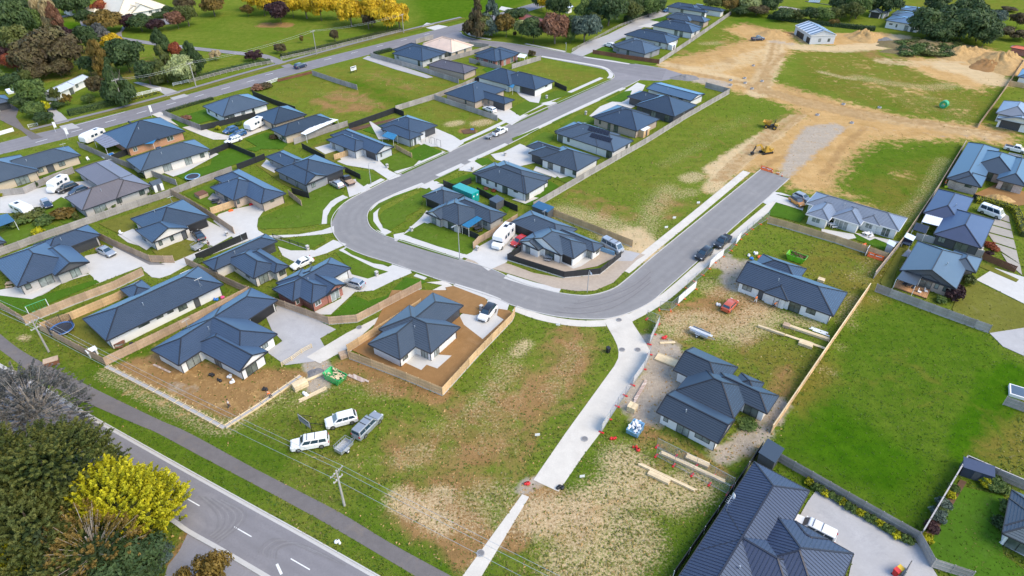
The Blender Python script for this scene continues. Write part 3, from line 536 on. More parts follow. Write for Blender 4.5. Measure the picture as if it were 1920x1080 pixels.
# concrete access lane and path
sheet('access_lane',P,[(1132,600),(1140,615),(1150,632),(1157,647),(1160,660),(1159,672),(1152,686),(1062,810),(1000,900),(1047,922),(1095,852),(1127,810),(1207,687),(1216,671),(1218,657),(1210,642),(1187,607),(1180,588)],'concrete_raw')
sheet('path',P,[(979,927),(992,932),(902,1082),(866,1082)],'concrete_raw')
# footpaths of the crescent
def fpath(pts,w,mat='concrete',k=P,side=1):
    W=smooth(pts2(k,pts),5); ribbon('footpath',W,-w/2,w/2,mat,nz(),0.05)
fpath([(1128,146),(1030,190),(960,222)],1.4); fpath([(955,224),(905,248),(850,272)],1.4); fpath([(832,284),(742,324)],1.4)
fpath([(718,336),(690,350)],1.4,); fpath([(648,368),(625,380),(611,398),(606,420)],1.9)
fpath([(642,466),(665,480),(700,495),(730,508)],1.7); fpath([(780,514),(800,521)],1.6)
fpath([(1170,165),(1095,199),(1030,230),(975,256)],1.4); fpath([(950,270),(880,302)],1.4); fpath([(868,308),(820,330)],1.4)
fpath([(795,345),(745,365),(715,380),(702,395),(702,412),(712,428),(728,438)],1.8); fpath([(752,444),(800,460),(870,482)],1.7)
fpath([(948,518),(1000,534),(1050,545)],1.6); fpath([(1400,322),(1300,405),(1222,468),(1185,499),(1172,509)],1.9,'concrete_raw')
fpath([(965,578),(1010,594),(1060,604),(1100,607),(1135,606)],1.7,'concrete_raw'); fpath([(1178,598),(1215,578),(1255,551),(1320,494),(1395,428),(1455,377),(1462,368)],1.9,'concrete_raw')
fpath([(850,536),(905,553),(935,565)],1.6); fpath([(875,60),(885,67),(920,74)],1.5); fpath([(985,82),(1060,97)],1.3); fpath([(1095,107),(1180,120)],1.3); fpath([(1015,106),(1110,122),(1136,129),(1146,140),(1142,147)],1.5)
# gravel apron around the corner house
sheet('gravel_bed',P,[(870,490),(885,478),(960,497),(1000,512),(1055,522),(1100,518),(1135,508),(1165,478),(1180,470),(1210,478),(1195,487),(1170,510),(1150,530),(1115,545),(1080,546),(1040,540),(960,515),(930,506)],'gravel')
sheet('gravel_bed',P,[(900,498),(918,490),(930,493),(912,505)],'gravel')
# shared lane and driveways (concrete)
def drive(pts,mat='concrete',k=P,name='driveway'): return sheet(name,k,pts,mat)
drive([(484,432),(500,442),(560,440),(604,432),(626,424),(627,436),(600,440),(540,445),(500,447),(470,450),(390,480),(350,498),(320,515),(300,522),(285,520),(270,508),(268,498),(310,493),(350,480),(400,462),(440,448),(400,415),(410,402),(440,392),(475,385),(497,392),(484,410),(482,425)])
drive([(210,470),(160,480),(150,500),(175,520),(180,533),(265,500),(270,505),(300,495),(240,470),(215,458)]); drive([(182,447),(195,445),(240,470),(310,497),(280,497)],'gravel_grey')
drive([(0,558),(45,548),(60,560),(95,545),(50,569)]) ; drive([(220,440),(255,428),(280,455),(300,460),(275,465),(240,455)])
drive([(355,420),(385,412),(440,440),(400,462),(380,455),(350,450)])
drive([(515,450),(545,462),(590,470),(625,450),(650,458),(612,475),(585,483),(550,510),(560,495),(530,480)])
drive([(640,505),(660,500),(690,520),(730,500),(735,496),(770,507),(772,512),(735,528),(700,545),(665,548),(620,590),(600,590),(590,585),(640,560)]); drive([(755,440),(790,408),(800,395),(830,410),(800,420),(780,430),(770,448),(740,452),(738,440),(758,436)])
drive([(635,315),(610,330),(650,350),(655,370),(695,355),(690,345),(670,335),(650,340)]); drive([(625,300),(680,285),(712,302),(730,320),(752,330),(730,338),(700,318),(650,310)])
drive([(795,275),(770,262),(815,240),(850,255),(870,268),(845,285),(820,275)]); drive([(905,198),(935,185),(960,200),(968,215),(990,215),(960,235),(945,228),(915,210)])
drive([(968,172),(985,160),(1015,172),(1013,190),(1045,192),(1030,198),(1000,195),(975,180)])
drive([(1170,190),(1185,180),(1200,190),(1190,200),(1165,212),(1120,230),(1100,222),(1125,200),(1150,190)]); drive([(1195,155),(1210,160),(1205,170),(1190,180),(1170,172),(1185,162)])
drive([(975,270),(1000,280),(1020,290),(1005,305),(975,312),(930,300),(920,290),(945,285)]); drive([(1005,312),(1060,330),(1045,335),(1000,320)])
drive([(1225,325),(1330,270),(1415,312),(1330,350)],'concrete','C6'); drive([(1500,197),(1660,115),(1745,150),(1625,210)],'concrete','C6')
drive([(890,490),(862,480),(885,470),(930,445),(960,435),(985,450),(960,470),(950,492),(915,508)]); drive([(1140,478),(1165,468),(1200,476),(1185,490),(1160,490)],'concrete_old')
drive([(865,590),(900,575),(925,556),(955,570),(950,585),(945,600),(905,637),(865,625),(850,610)])
drive([(495,585),(530,570),(630,618),(600,635),(615,660),(590,678),(535,685),(500,660),(530,640),(510,620)],'concrete_old')
drive([(600,682),(575,670),(650,625),(700,600),(830,535),(800,530),(835,527),(850,537),(700,610),(655,650),(650,655)],'concrete_raw')
drive([(1450,360),(1465,362),(1490,370),(1510,378),(1505,395),(1490,390),(1450,378),(1440,385),(1430,380)])
drive([(0,370),(50,358),(80,352),(110,345),(160,340),(175,350),(130,365),(115,380),(100,395),(80,395),(60,388),(20,400),(0,400)]); 
drive([(285,215),(300,222),(380,255),(400,262),(450,262),(480,250),(510,240),(500,230),(480,240),(430,255),(400,248),(340,225),(300,210)],'concrete_raw')
drive([(680,110),(690,105),(740,120),(800,140),(812,145),(800,147),(740,130)],'concrete_old')
drive([(1070,100),(1092,106),(1150,80),(1200,55),(1255,25),(1245,18),(1200,35),(1140,65),(1100,80)],'concrete_old'); drive([(1195,50),(1230,40),(1250,45),(1220,52)]); drive([(1160,62),(1175,60),(1180,70),(1160,72)],'concrete_old')
drive([(1515,940),(1495,975),(1600,1040),(1590,1085),(1760,1085),(1720,1020),(1530,920)],'concrete_old')
drive([(1855,625),(1920,615),(1920,668),(1880,650)],'concrete_old'); drive([(1865,503),(1830,525),(1920,570),(1920,520)],'concrete')
drive([(1690,480),(1735,490),(1700,465)],'concrete_old')
drive([(20,195),(0,200),(0,225),(40,245),(60,262),(80,258),(45,240),(30,220),(35,205)],'chip_path'); drive([(85,200),(95,192),(130,228),(150,240),(120,245),(105,232)],'concrete_old')
drive([(250,155),(260,154),(320,167),(355,180),(325,188),(300,172)],'concrete_old'); 
stw=smooth(pts2(P,[(115,32),(150,28),(165,52),(200,67),(260,78),(330,87),(400,95),(465,102),(500,107),(545,127)]),5); ribbon('park_drive',stw,-1.7,1.7,'asphalt_old',nz())
sheet('park_drive',P,[(205,68),(225,60),(230,50),(238,48),(228,62),(230,74)],'asphalt_old'); sheet('park_drive',P,[(280,35),(320,35),(325,45),(290,48)],'asphalt_old')
drive([(790,50),(800,43),(840,50),(815,57)],'concrete'); drive([(940,12),(960,16),(980,20),(960,24),(935,18)],'concrete')
fpw=smooth(pts2(P,[(60,247),(150,225),(250,200),(345,174),(480,135),(600,102),(760,60),(870,34)]),4); ribbon('roadside_path',offs(fpw,1.2),0,1.6,'asphalt_old',nz()); ribbon('verge',fpw,-1.2,0.9,'lawn_dry',nz())
# lawns
def lawn(pts,mat='lawn',k=P): return sheet('lawn',k,pts,mat)
lawn([(110,600),(170,580),(185,600),(200,640),(205,652),(150,650)],'lawn_dry'); lawn([(0,540),(60,560),(180,525),(187,530),(45,590),(0,575)],'lawn_lush')
lawn([(485,410),(530,390),(560,380),(590,355),(620,345),(645,362),(620,378),(606,395),(603,420),(560,427),(490,430),(483,425)]); lawn([(655,374),(636,390),(628,405),(620,420),(613,422),(614,405),(622,390),(645,374)],'lawn')
lawn([(510,455),(600,440),(612,452),(600,458),(580,470),(545,470),(520,462)]); lawn([(650,465),(690,485),(735,497),(733,499),(700,494),(660,478),(645,468)]); lawn([(630,475),(640,472),(700,502),(728,510),(690,523),(660,515),(655,505)],'lawn')
lawn([(725,555),(760,520),(790,525),(800,528),(740,565),(660,592),(620,592),(625,588),(665,555),(690,565)],'lawn_lush'); lawn([(770,510),(780,509),(808,520),(805,522)])
lawn([(712,405),(720,395),(760,375),(805,352),(810,358),(795,372),(785,395),(762,405),(760,415),(732,432),(718,428)],'lawn'); lawn([(690,410),(693,398),(710,382),(740,368),(785,352),(780,356),(745,370),(718,385),(700,400),(700,415),(715,435),(700,428)])
lawn([(757,440),(795,418),(820,425),(900,450),(885,473),(875,478),(820,462)],'lawn'); lawn([(748,449),(800,465),(862,485),(860,487),(800,470),(745,453)])
lawn([(712,302),(750,285),(785,302),(775,312),(738,322)],'lawn'); lawn([(765,285),(795,270),(830,285),(790,302),(775,298)],'lawn_lush'); lawn([(668,340),(665,318),(690,322),(715,333),(690,345),(682,350)]); lawn([(840,285),(842,287),(755,327),(752,325)],'lawn')
lawn([(1010,195),(1015,180),(1045,170),(1075,175),(1030,190)],'lawn'); lawn([(955,205),(985,190),(1018,195),(975,218)],'lawn'); lawn([(960,235),(985,222),(1027,202),(1028,205),(990,222)]); lawn([(1042,192),(1145,148),(1146,150),(1046,195)])
lawn([(1170,172),(1185,170),(1178,185),(1165,192),(1135,190)],'lawn_lush'); lawn([(1125,187),(1160,170),(1162,172),(1128,189)]); lawn([(1065,228),(1085,215),(1115,220),(1120,230),(1090,235),(1050,237)],'lawn'); lawn([(1035,230),(1072,212),(1074,214),(1040,232)])
lawn([(1000,260),(1020,248),(1040,252),(1035,265),(1000,280),(985,275)],'lawn'); lawn([(960,260),(1010,240),(1012,243),(962,265)]); lawn([(885,325),(905,318),(912,328),(880,342),(855,345),(820,345),(840,340)],'lawn_lush')
lawn([(890,303),(895,297),(915,297),(925,305),(905,312)],'lawn_lush'); lawn([(812,338),(860,316),(862,318),(815,341)])
lawn([(1440,400),(1455,380),(1500,395),(1510,405),(1500,418),(1470,410),(1445,405)],'lawn_lush'); lawn([(1455,365),(1490,370),(1488,375),(1460,365)],'lawn_lush')
lawn([(1600,440),(1665,455),(1660,470),(1645,465),(1600,448)],'lawn_lush'); lawn([(1650,530),(1690,460),(1705,465),(1690,480),(1670,540),(1655,538)],'lawn_dry')
lawn([(1800,545),(1830,530),(1920,572),(1920,615),(1855,625),(1790,590),(1785,580)],'lawn_dry'); lawn([(1835,500),(1850,497),(1910,525),(1905,530)],'lawn_dry')
lawn([(1740,1015),(1785,905),(1810,915),(1880,930),(1890,965),(1875,1000),(1880,1040),(1920,1070),(1920,1090),(1790,1090),(1745,1040)],'lawn_lush')
lawn([(310,320),(350,340),(380,330),(480,295),(440,278),(400,290),(395,310),(345,325)],'lawn_lush'); lawn([(345,365),(430,330),(410,340),(395,352),(425,375),(420,390),(400,395)],'lawn'); lawn([(185,420),(280,390),(320,372),(345,375),(250,415),(255,430),(235,440),(225,440)],'lawn_dry')
lawn([(285,470),(350,450),(370,455),(365,475),(330,490),(312,490),(300,485)],'lawn_dry'); lawn([(75,395),(115,370),(125,375),(160,400),(160,415),(120,420),(90,405)],'lawn')
lawn([(0,345),(0,350),(60,340),(120,320),(190,298),(180,290),(150,302),(60,335)],'lawn'); lawn([(0,440),(30,420),(90,420),(120,430),(85,455),(20,468)],'lawn')
lawn([(320,225),(385,205),(420,220),(375,232),(340,240)],'lawn_lush'); lawn([(460,262),(500,248),(545,265),(530,280),(490,280)],'lawn_lush'); lawn([(460,280),(520,268),(500,275),(480,285)],'lawn_lush')
lawn([(480,310),(500,300),(590,350),(560,360),(530,345)],'lawn_dry'); lawn([(575,280),(610,265),(640,300),(625,305)],'lawn_dry'); lawn([(680,245),(720,225),(745,240),(720,258)],'lawn_lush')
lawn([(1112,97),(1130,88),(1152,93),(1150,103),(1120,100)],'lawn_lush'); lawn([(1095,105),(1115,98),(1235,118),(1230,122),(1185,120)],'lawn'); lawn([(1218,38),(1250,30),(1252,38),(1240,42)],'lawn_lush')
lawn([(905,130),(920,125),(930,130),(915,138)],'lawn_lush'); lawn([(905,155),(925,145),(935,150),(920,160)],'lawn_lush'); lawn([(105,205),(130,195),(180,200),(200,195),(215,190),(190,185),(230,185),(225,195),(128,218),(110,210)],'lawn')
lawn([(1000,385),(1030,340),(1048,350),(1010,375)],'lawn_lush'); lawn([(1040,335),(1060,320),(1088,330),(1065,345)],'lawn'); lawn([(985,385),(960,372),(985,375),(1010,365),(1030,372),(1003,388)],'lawn_lush')
lawn([(880,348),(900,345),(960,385),(950,400),(930,380)],'lawn_lush'); lawn([(250,560),(410,510),(420,535),(425,548),(270,600),(240,630),(220,640)],'lawn')
# soil plots
sheet('soil_bed',P,[(655,655),(690,635),(735,545),(860,545),(905,560),(860,590),(870,610),(905,637),(945,600),(962,590),(958,600),(830,737)],'soil'); sheet('soil_bed',P,[(835,540),(850,537),(910,560),(918,575),(905,588),(890,592),(865,588)],'soil'); sheet('soil_bed',P,[(945,600),(932,592),(935,580),(955,583),(963,590),(955,597)],'soil')
sheet('soil_bed',P,[(975,458),(1060,470),(1140,465),(1155,478),(1150,485),(1120,500),(1058,512),(1000,500),(965,480)],'gravel')
sheet('soil_bed',P,[(1825,365),(1870,345),(1920,360),(1920,385),(1890,390),(1860,378)],'soil')
sheet('soil_bed',P,[(1735,1000),(1800,900),(1812,905),(1745,1015)],'bark'); sheet('soil_bed',P,[(865,245),(890,240),(892,250),(870,252)],'bark'); sheet('soil_bed',P,[(640,245),(740,222),(745,225),(650,250)],'bark')
# patios
for pp in ([(747,675),(770,660),(808,665),(847,668),(820,692),(800,685),(790,695)],[(195,632),(215,640),(245,622),(250,605),(230,600)],[(1040,487),(1120,480),(1090,500),(1075,505)],[(300,322),(325,332),(345,325),(410,290),(400,285),(330,300)],[(225,440),(250,430),(285,462),(275,470)],[(690,225),(720,245),(735,262),(710,262)],[(1010,305),(1050,315),(1070,330),(1050,335)],[(1540,430),(1600,440),(1605,447),(1590,450),(1540,440)],[(1600,437),(1690,455),(1670,460),(1640,448),(1630,452)],[(1872,1018),(1890,1005),(1930,1025),(1930,1050)],[(500,300),(520,312),(515,325),(490,312)],[(960,375),(985,368),(1010,372),(985,383)],[(870,405),(900,410),(895,425),(865,430)],[(170,515),(120,530),(90,548),(60,562),(0,555),(0,545),(110,520)],[(590,278),(620,270),(640,280),(610,290)]):
    sheet('patio',P,pp,'concrete')
# ---------------------------------------------------------------- houses
KO.update({'Z1':(280,530,5.685),'Z2':(1210,640,4.907),'Z3':(1370,465,7.2),'Z4':(1260,850,4.694),'Z5':(940,380,7.2),'Z6':(780,340,7.716),'Z7':(370,430,6.353),'Z8':(1670,260,3.6)})
def px(k, x, y):
    o = KO[k]
    if o is None: return (x, y)
    s = o[2] if len(o)>2 else 4.0
    return (o[0]+x/s, o[1]+y/s)
GAUGE=0.38
RIBS=None
def roof_wing(mb, caps, a0,a1,b0,b1,ez,pitch,e0,e1,mp,step=True):
    tn=math.tan(pitch); hw=(b1-b0)/2; bm=(b0+b1)/2; L=a1-a0
    dm0=hw
    if e0=='h' and e1=='h': dm0=min(hw,L/2)
    g=GAUGE*math.cos(pitch); lift=0.055 if step else 0.0
    cen=Vector(mp((a0+a1)/2,bm,ez-50.0))
    def Q(a,b,c,d):
        a,b,c,d=Vector(a),Vector(b),Vector(c),Vector(d); n=(b-a).cross(c-a)
        if n.length<1e-9: n=(c-a).cross(d-a)
        if n.dot((a+b+c+d)/4-cen)<0 if abs(n.z)>1e-6 else n.dot(Vector(((a+b).x/2-cen.x,(a+b).y/2-cen.y,0)))<0: mb.quad(d,c,b,a)
        else: mb.quad(a,b,c,d)
    def courses(dmax):
        n=max(1,int(math.ceil(dmax/g))) if step else 1
        return [dmax*i/n for i in range(n+1)]
    ds=courses(dm0)
    for s in (-1,1):
        base=b0 if s<0 else b1
        for d0,d1 in zip(ds[:-1],ds[1:]):
            l0=a0+(d0 if e0=='h' else 0); l1=a0+(d1 if e0=='h' else 0); r0=a1-(d0 if e1=='h' else 0); r1=a1-(d1 if e1=='h' else 0)
            y0=base-s*d0; y1=base-s*d1; z0=ez+d0*tn; z1=ez+d1*tn
            Q(mp(l0,y0,z0+lift),mp(r0,y0,z0+lift),mp(r1,y1,z1),mp(l1,y1,z1))
            if step: Q(mp(l0,y0,z0),mp(r0,y0,z0),mp(r0,y0,z0+lift),mp(l0,y0,z0+lift))
    for e,s in ((e0,1),(e1,-1)):
        base=a0 if s>0 else a1
        if e=='h':
            for d0,d1 in zip(ds[:-1],ds[1:]):
                x0=base+s*d0; x1=base+s*d1; z0=ez+d0*tn; z1=ez+d1*tn
                Q(mp(x0,b0+d0,z0+lift),mp(x0,b1-d0,z0+lift),mp(x1,b1-d1,z1),mp(x1,b0+d1,z1))
                if step: Q(mp(x0,b0+d0,z0),mp(x0,b1-d0,z0),mp(x0,b1-d0,z0+lift),mp(x0,b0+d0,z0+lift))
    if RIBS is not None:
        for s in (-1,1):
            base=b0 if s<0 else b1
            for x in np.arange(a0+.2,a1-.1,.45):
                d=min(hw,x-a0 if e0=='h' else hw,a1-x if e1=='h' else hw)
                if d>.3: RIBS.bar(mp(x,base,ez+.03),mp(x,base-s*d,ez+d*tn+.03),.07,.06)
        for e,s in ((e0,1),(e1,-1)):
            base=a0 if s>0 else a1
            if e=='h':
                for y in np.arange(b0+.2,b1-.1,.45):
                    d=min(hw,y-b0,b1-y)
                    if d>.3: RIBS.bar(mp(base,y,ez+.03),mp(base+s*d,y,ez+d*tn+.03),.07,.06)
    rz=ez+dm0*tn+0.05
    p0=mp(a0+(dm0 if e0=='h' else 0),bm,rz); p1=mp(a1-(dm0 if e1=='h' else 0),bm,rz)
    if (Vector(p0)-Vector(p1)).length>0.05: caps.bar(p0,p1,0.22,0.10)
    for e,x,pp in ((e0,a0,p0),(e1,a1,p1)):
        if e=='h':
            for b in (b0,b1): caps.bar(mp(x,b,ez+0.06),pp,0.20,0.08)
        else:
            for b in (b0,b1): caps.bar(mp(x,b,ez+0.02),pp,0.16,0.16)
    return hw*tn
HOUSES=[]
def house(label,k,angle,wings,wall='brick_grey',roof='roof_navy',openings=(),ez=2.4,pitch=24,fascia='fascia_dark',frame='frame_black',ov=0.55,name='house',auto=0,group=None,step=True,extras=(),gmat='garage_dark',gable='white_wall',vents=True,cat='house',antenna=None):
    th=angle if not isinstance(angle,tuple) else ang(k,*angle,z=ez)
    cs,sn=math.cos(R(th)),math.sin(R(th)); ux=Vector((cs,sn)); vy=Vector((-sn,cs))
    rects=[]
    for w in wings:
        A=G(k,*w[0],ez); B=G(k,*w[1],ez)
        a=(A.x*cs+A.y*sn, -A.x*sn+A.y*cs); b=(B.x*cs+B.y*sn,-B.x*sn+B.y*cs)
        rects.append([min(a[0],b[0]),max(a[0],b[0]),min(a[1],b[1]),max(a[1],b[1])]+list(w[2:]))
    cx=sum((r[0]+r[1])/2 for r in rects)/len(rects); cy=sum((r[2]+r[3])/2 for r in rects)/len(rects)
    wc=ux*cx+vy*cy
    t=thing(name,label,cat,(wc.x,wc.y,0),th,group)
    rf=MB(); caps=MB(); fa=MB(); wl=MB(); gb=MB(); sf=MB()
    walls=[]; RW=[]
    for i,r in enumerate(rects):
        e=0.006*i; x0,x1,y0,y1=r[0]-cx-e,r[1]-cx+e,r[2]-cy-e,r[3]-cy+e
        ax=r[4] if len(r)>4 else 'a'; ends=r[5] if len(r)>5 else 'hh'; dz=r[6] if len(r)>6 else 0
        if ax=='a': ax='u' if (x1-x0)>=(y1-y0) else 'v'
        if ends=='hh': ax='u' if (x1-x0)>=(y1-y0) else 'v'
        z=ez+0.007*i+dz
        if ax=='u': mp=lambda a,b,c:(a,b,c); a0,a1,b0,b1=x0,x1,y0,y1
        else: mp=lambda a,b,c:(b,-a,c); a0,a1,b0,b1=-y1,-y0,x0,x1     # a runs along v (down-right)
        rise=roof_wing(rf,caps,a0,a1,b0,b1,z,R(pitch),ends[0],ends[1],mp,step)
        RW.append((a0,a1,b0,b1,z,ax,ends))
        fh=0.2
        for (p,q_) in (((x0,y0),(x1,y0)),((x1,y0),(x1,y1)),((x1,y1),(x0,y1)),((x0,y1),(x0,y0))):
            dx,dy=q_[0]-p[0],q_[1]-p[1]; l=math.hypot(dx,dy); nx_,ny_=dy/l*0.06,-dx/l*0.06
            fa.bar((p[0]+nx_*.5,p[1]+ny_*.5,z-0.07),(q_[0]+nx_*.5,q_[1]+ny_*.5,z-0.07),0.11,fh)
        sf.quad((x0,y0,z-0.15-0.004*i),(x1,y0,z-0.15-0.004*i),(x1,y1,z-0.15-0.004*i),(x0,y1,z-0.15-0.004*i))
        o=ov+0.008*i; wx0,wx1,wy0,wy1=x0+o,x1-o,y0+o,y1-o
        if wx1-wx0<0.6 or wy1-wy0<0.6: continue
        wl.box(wx0,wy0,-0.05,wx1,wy1,z-0.1)
        W4=[('y0',wx0,wx1,wy0),('y1',wx0,wx1,wy1),('x0',wy0,wy1,wx0),('x1',wy0,wy1,wx1)]
        walls.append((W4,(wx0,wx1,wy0,wy1)))
        for en,a,s in ((ends[0],a0,1),(ends[1],a1,-1)):
            if en=='g':
                bm_=(b0+b1)/2; aa=a+s*(0.3); hh=rise
                gb.add([mp(aa,b0+0.1,z-0.12),mp(aa,b1-0.1,z-0.12),mp(aa,bm_,z+rise-0.08),mp(aa+s*.3,b0+0.1,z-0.12),mp(aa+s*.3,b1-0.1,z-0.12),mp(aa+s*.3,bm_,z+rise-0.08)],[(0,1,2),(3,5,4),(0,3,4,1)])
    if vents:
        for W4,b_ in walls[:2]:
            for x_,y_ in ((b_[0],b_[2]),(b_[1],b_[2])): MB().box(x_-.07,y_-.07,0,x_+.03,y_+.03,ez-.08).obj('downpipe',M[fascia],t)
    for r in rects:
        HARD.append([tuple(ux*x_+vy*y_) for x_,y_ in ((r[0]+.4,r[2]+.4),(r[1]-.4,r[2]+.4),(r[1]-.4,r[3]-.4),(r[0]+.4,r[3]-.4))])
    wo=wl.obj('wall',M[wall],t)
    ro=rf.obj('roof',M[roof],t); caps.obj('ridge_cap',M[roof+'_cap'],ro); fa.obj('gutter',M[fascia],t); sf.obj('soffit',M['soffit'],t)
    if gb.f: gb.obj('gable',M[gable],t)
    # openings: cast the photo ray on to the walls
    def place(kind,axis,al,c0,w):
        sill,hgt={'w':(0.85,1.2),'s':(0.02,2.1),'d':(0.02,2.05),'g':(0.02,2.12),'b':(1.45,0.6),'c':(0.02,2.1),'o':(0.0,2.15)}[kind[0]]
        fr=MB(); pn=MB(); sgn=-1 if axis[1]=='0' else 1
        def mpw(a,d,z): return (a,c0+sgn*d,z) if axis[0]=='y' else (c0+sgn*d,a,z)
        def bx(m,a0,a1,d0,d1,z0,z1):
            p=mpw(a0,d0,z0); q_=mpw(a1,d1,z1); m.box(min(p[0],q_[0]),min(p[1],q_[1]),z0,max(p[0],q_[0]),max(p[1],q_[1]),z1)
        a0,a1=al-w/2,al+w/2; z0,z1=sill,sill+hgt
        if kind[0]=='g':
            for j in range(4): bx(pn,a0,a1,-0.05,0.03+0.012*(j%2),z0+hgt*j/4+0.01,z0+hgt*(j+1)/4)
            pn.obj('garage_door',M[gmat],t); return
        if kind[0]=='o':
            bx(pn,a0,a1,-0.05,0.015,z0,z1); pn.obj('opening_shade',M['trim_black'],t); return  # flat black panel on the wall, painted as the shaded inside of an opening
        ft=0.07
        bx(fr,a0,a1,-0.05,0.06,z0,z0+ft); bx(fr,a0,a1,-0.05,0.06,z1-ft,z1); bx(fr,a0,a0+ft,-0.05,0.057,z0+ft,z1-ft); bx(fr,a1-ft,a1,-0.05,0.057,z0+ft,z1-ft)
        nm=1 if w<2.6 else (2 if w<3.6 else 3)
        if kind[0]=='d': nm=0
        if w<1.0: nm=0
        for j in range(nm):
            c_=a0+w*(j+1)/(nm+1); bx(fr,c_-.035,c_+.035,-0.05,0.054,z0+ft,z1-ft)
        f_=fr.obj('door' if kind[0]=='d' else 'window',M[frame],t)
        bx(pn,a0+ft,a1-ft,-0.05,0.02,z0+ft,z1-ft)
        pn.obj('pane',M['curtain_glass' if kind[0]=='c' or (kind[0] in 'sw' and rng.random()<.4) else ('dark_wall' if kind[0]=='d' else 'glass')],f_)
    camL=Vector((0,0,CAMH)); 
    def toloc(p): x=p.x*cs+p.y*sn-cx; y=-p.x*sn+p.y*cs-cy; return Vector((x,y,p.z))
    o_l=toloc(camL)
    for op in openings:
        d=ray(*px(k,op[1],op[2])); dl=Vector((d.x*cs+d.y*sn,-d.x*sn+d.y*cs,d.z)); best=None
        for W4,bb in walls:
            for axn,lo,hi,c0 in W4:
                den=dl.y if axn[0]=='y' else dl.x
                if abs(den)<1e-6: continue
                tt=(c0-(o_l.y if axn[0]=='y' else o_l.x))/den
                if tt<=0: continue
                h=o_l+dl*tt; al=h.x if axn[0]=='y' else h.y
                if lo-0.4<=al<=hi+0.4 and -0.8<h.z<3.2:
                    if (axn[1]=='0' and den<0) or (axn[1]=='1' and den>0): continue
                    if best is None or tt<best[0]: best=(tt,axn,al,c0,lo,hi)
        if best:
            _,axn,al,c0,lo,hi=best; w=min(op[3]*(0.8 if op[0] in 'swcb' else 1),hi-lo-0.6); al=max(lo+w/2+0.1,min(hi-w/2-0.1,al)); place(op[0],axn,al,c0,w)
    if auto:
        rr=random.Random(hash(label)%9999 if False else len(label)*31+len(wings))
        for W4,bb in walls:
            for axn,lo,hi,c0 in W4:
                if axn[1]!='0' : continue
                n=int((hi-lo)//3.6)
                for j in range(n):
                    al=lo+(hi-lo)*(j+0.5)/n; q_=(al,c0) if axn[0]=='y' else (c0,al); 
                    if any(b[0]-.1<q_[0]<b[1]+.1 and b[2]-.1<q_[1]<b[3]+.1 for _,b in walls if b is not bb): continue
                    place(rr.choice(['w','w','s','w','c']),axn,al,c0,rr.choice([1.2,1.6,2.0]))
    if vents:
        a0,a1,b0,b1,z,ax,ends=RW[0]; vp=MB()
        a=a0+(a1-a0)*0.38; b=b0+(b1-b0)*0.32; hz=z+(b-b0)*math.tan(R(pitch)); q_=(a,b) if ax=='u' else (b,-a)
        vp.cyl(q_,0.07,hz-0.1,hz+0.5,6); vp.cyl(q_,0.11,hz+0.5,hz+0.56,6); vp.obj('vent_pipe',M['galv'],ro)
    if antenna:
        # television aerial standing on the roof under the given photo point
        A=G(k,*antenna,ez+1.0); q_=toloc(A); an=MB(); an.tube([(q_.x,q_.y,ez+0.2),(q_.x,q_.y,ez+2.6)],0.035,5); an.tube([(q_.x-.7,q_.y,ez+2.4),(q_.x+.7,q_.y,ez+2.4)],0.025,4)
        for j in range(5): an.tube([(q_.x-.6+.3*j,q_.y-.35,ez+2.4),(q_.x-.6+.3*j,q_.y+.35,ez+2.4)],0.018,4)
        an.tube([(q_.x+.5,q_.y+.1,ez+.3),(q_.x,q_.y,ez+1.6)],0.03,4); an.obj('antenna',M['galv'],ro)
    HOUSES.append(t); t['_info']=0; del t['_info']
    return t,cs,sn,cx,cy
H=house
# --- foreground and middle
H('white rendered new house with blue-grey tile roof on bare brown soil plot','Z1',58.2,[((20,715),(1370,185)),((753,477),(965,950),(0) and 'v' or 'v','hg'),((760,255),(960,830),'v','hh')],'white_wall','roof_navy',
  [('s',470,835,3.0),('s',740,870,2.0),('b',890,925,2.0),('s',1090,915,2.6),('w',1230,660,1.4),('o',1200,310,5.0)],antenna=(410,470))
H('white house with open paved terrace inside new timber fenced brown soil section','D2',57,[((840,420),(1555,130)),((1150,130),(1310,490),'v','hh')],'white_wall','roof_slate',
  [('w',1115,485,1.5),('s',1265,500,1.8),('s',1355,480,1.6),('b',1450,365,1.6),('g',1485,215,4.4)])
H('long white house with a trampoline lawn beside it and pink toys by its wall','D1',50,[((620,230),(1675,-28)),((1000,100),(990,295),'v','hh'),((1060,-60),(1000,90),'v','hh')],'white_wall','roof_navy',
  [('s',885,290,3.2),('b',1075,262,2.4),('b',1200,220,1.5),('b',1280,185,1.4),('w',1370,145,2.0),('d',1478,110,1.0)],antenna=(1500,-20))
H('pale house with navy tile roof between black fence and white sedan drive','Z7',50,[((65,390),(955,140)),((640,220),(670,585),'v','hh'),((740,225),(925,522),'v','hh')],'brick_pale','roof_navy',
  [('s',785,560,2.4),('w',1020,480,2.0),('w',480,550,0.8),('w',610,590,1.6),('g',865,230,4.0)],antenna=(530,130))
H('red brick house with navy tile roof and silver hatchback on its drive','Z7',52,[((895,710),(1830,460)),((1250,470),(1360,885),'v','hh'),((1370,440),(1540,788),'v','hg')],'brick_red','roof_navy',
  [('w',1190,845,0.9),('w',1440,890,1.6),('s',1635,750,2.4),('g',1720,540,4.2)],frame='frame_white',gmat='garage_white',gable='brick_red',antenna=(1340,420))
H('grey brick house with wide double garage and silver sedan on white concrete yard','C5',50,[((250,755),(755,682)),((-60,880),(600,885)),((240,830),(670,885),'v','hg'),((60,900),(215,1040),'v','hh')],'brick_grey','roof_navy',
  [('g',630,755,5.0),('c',560,950,2.2),('s',340,1010,3.0),('w',190,1030,1.2),('b',75,1010,1.6)],gable='dark_wall')
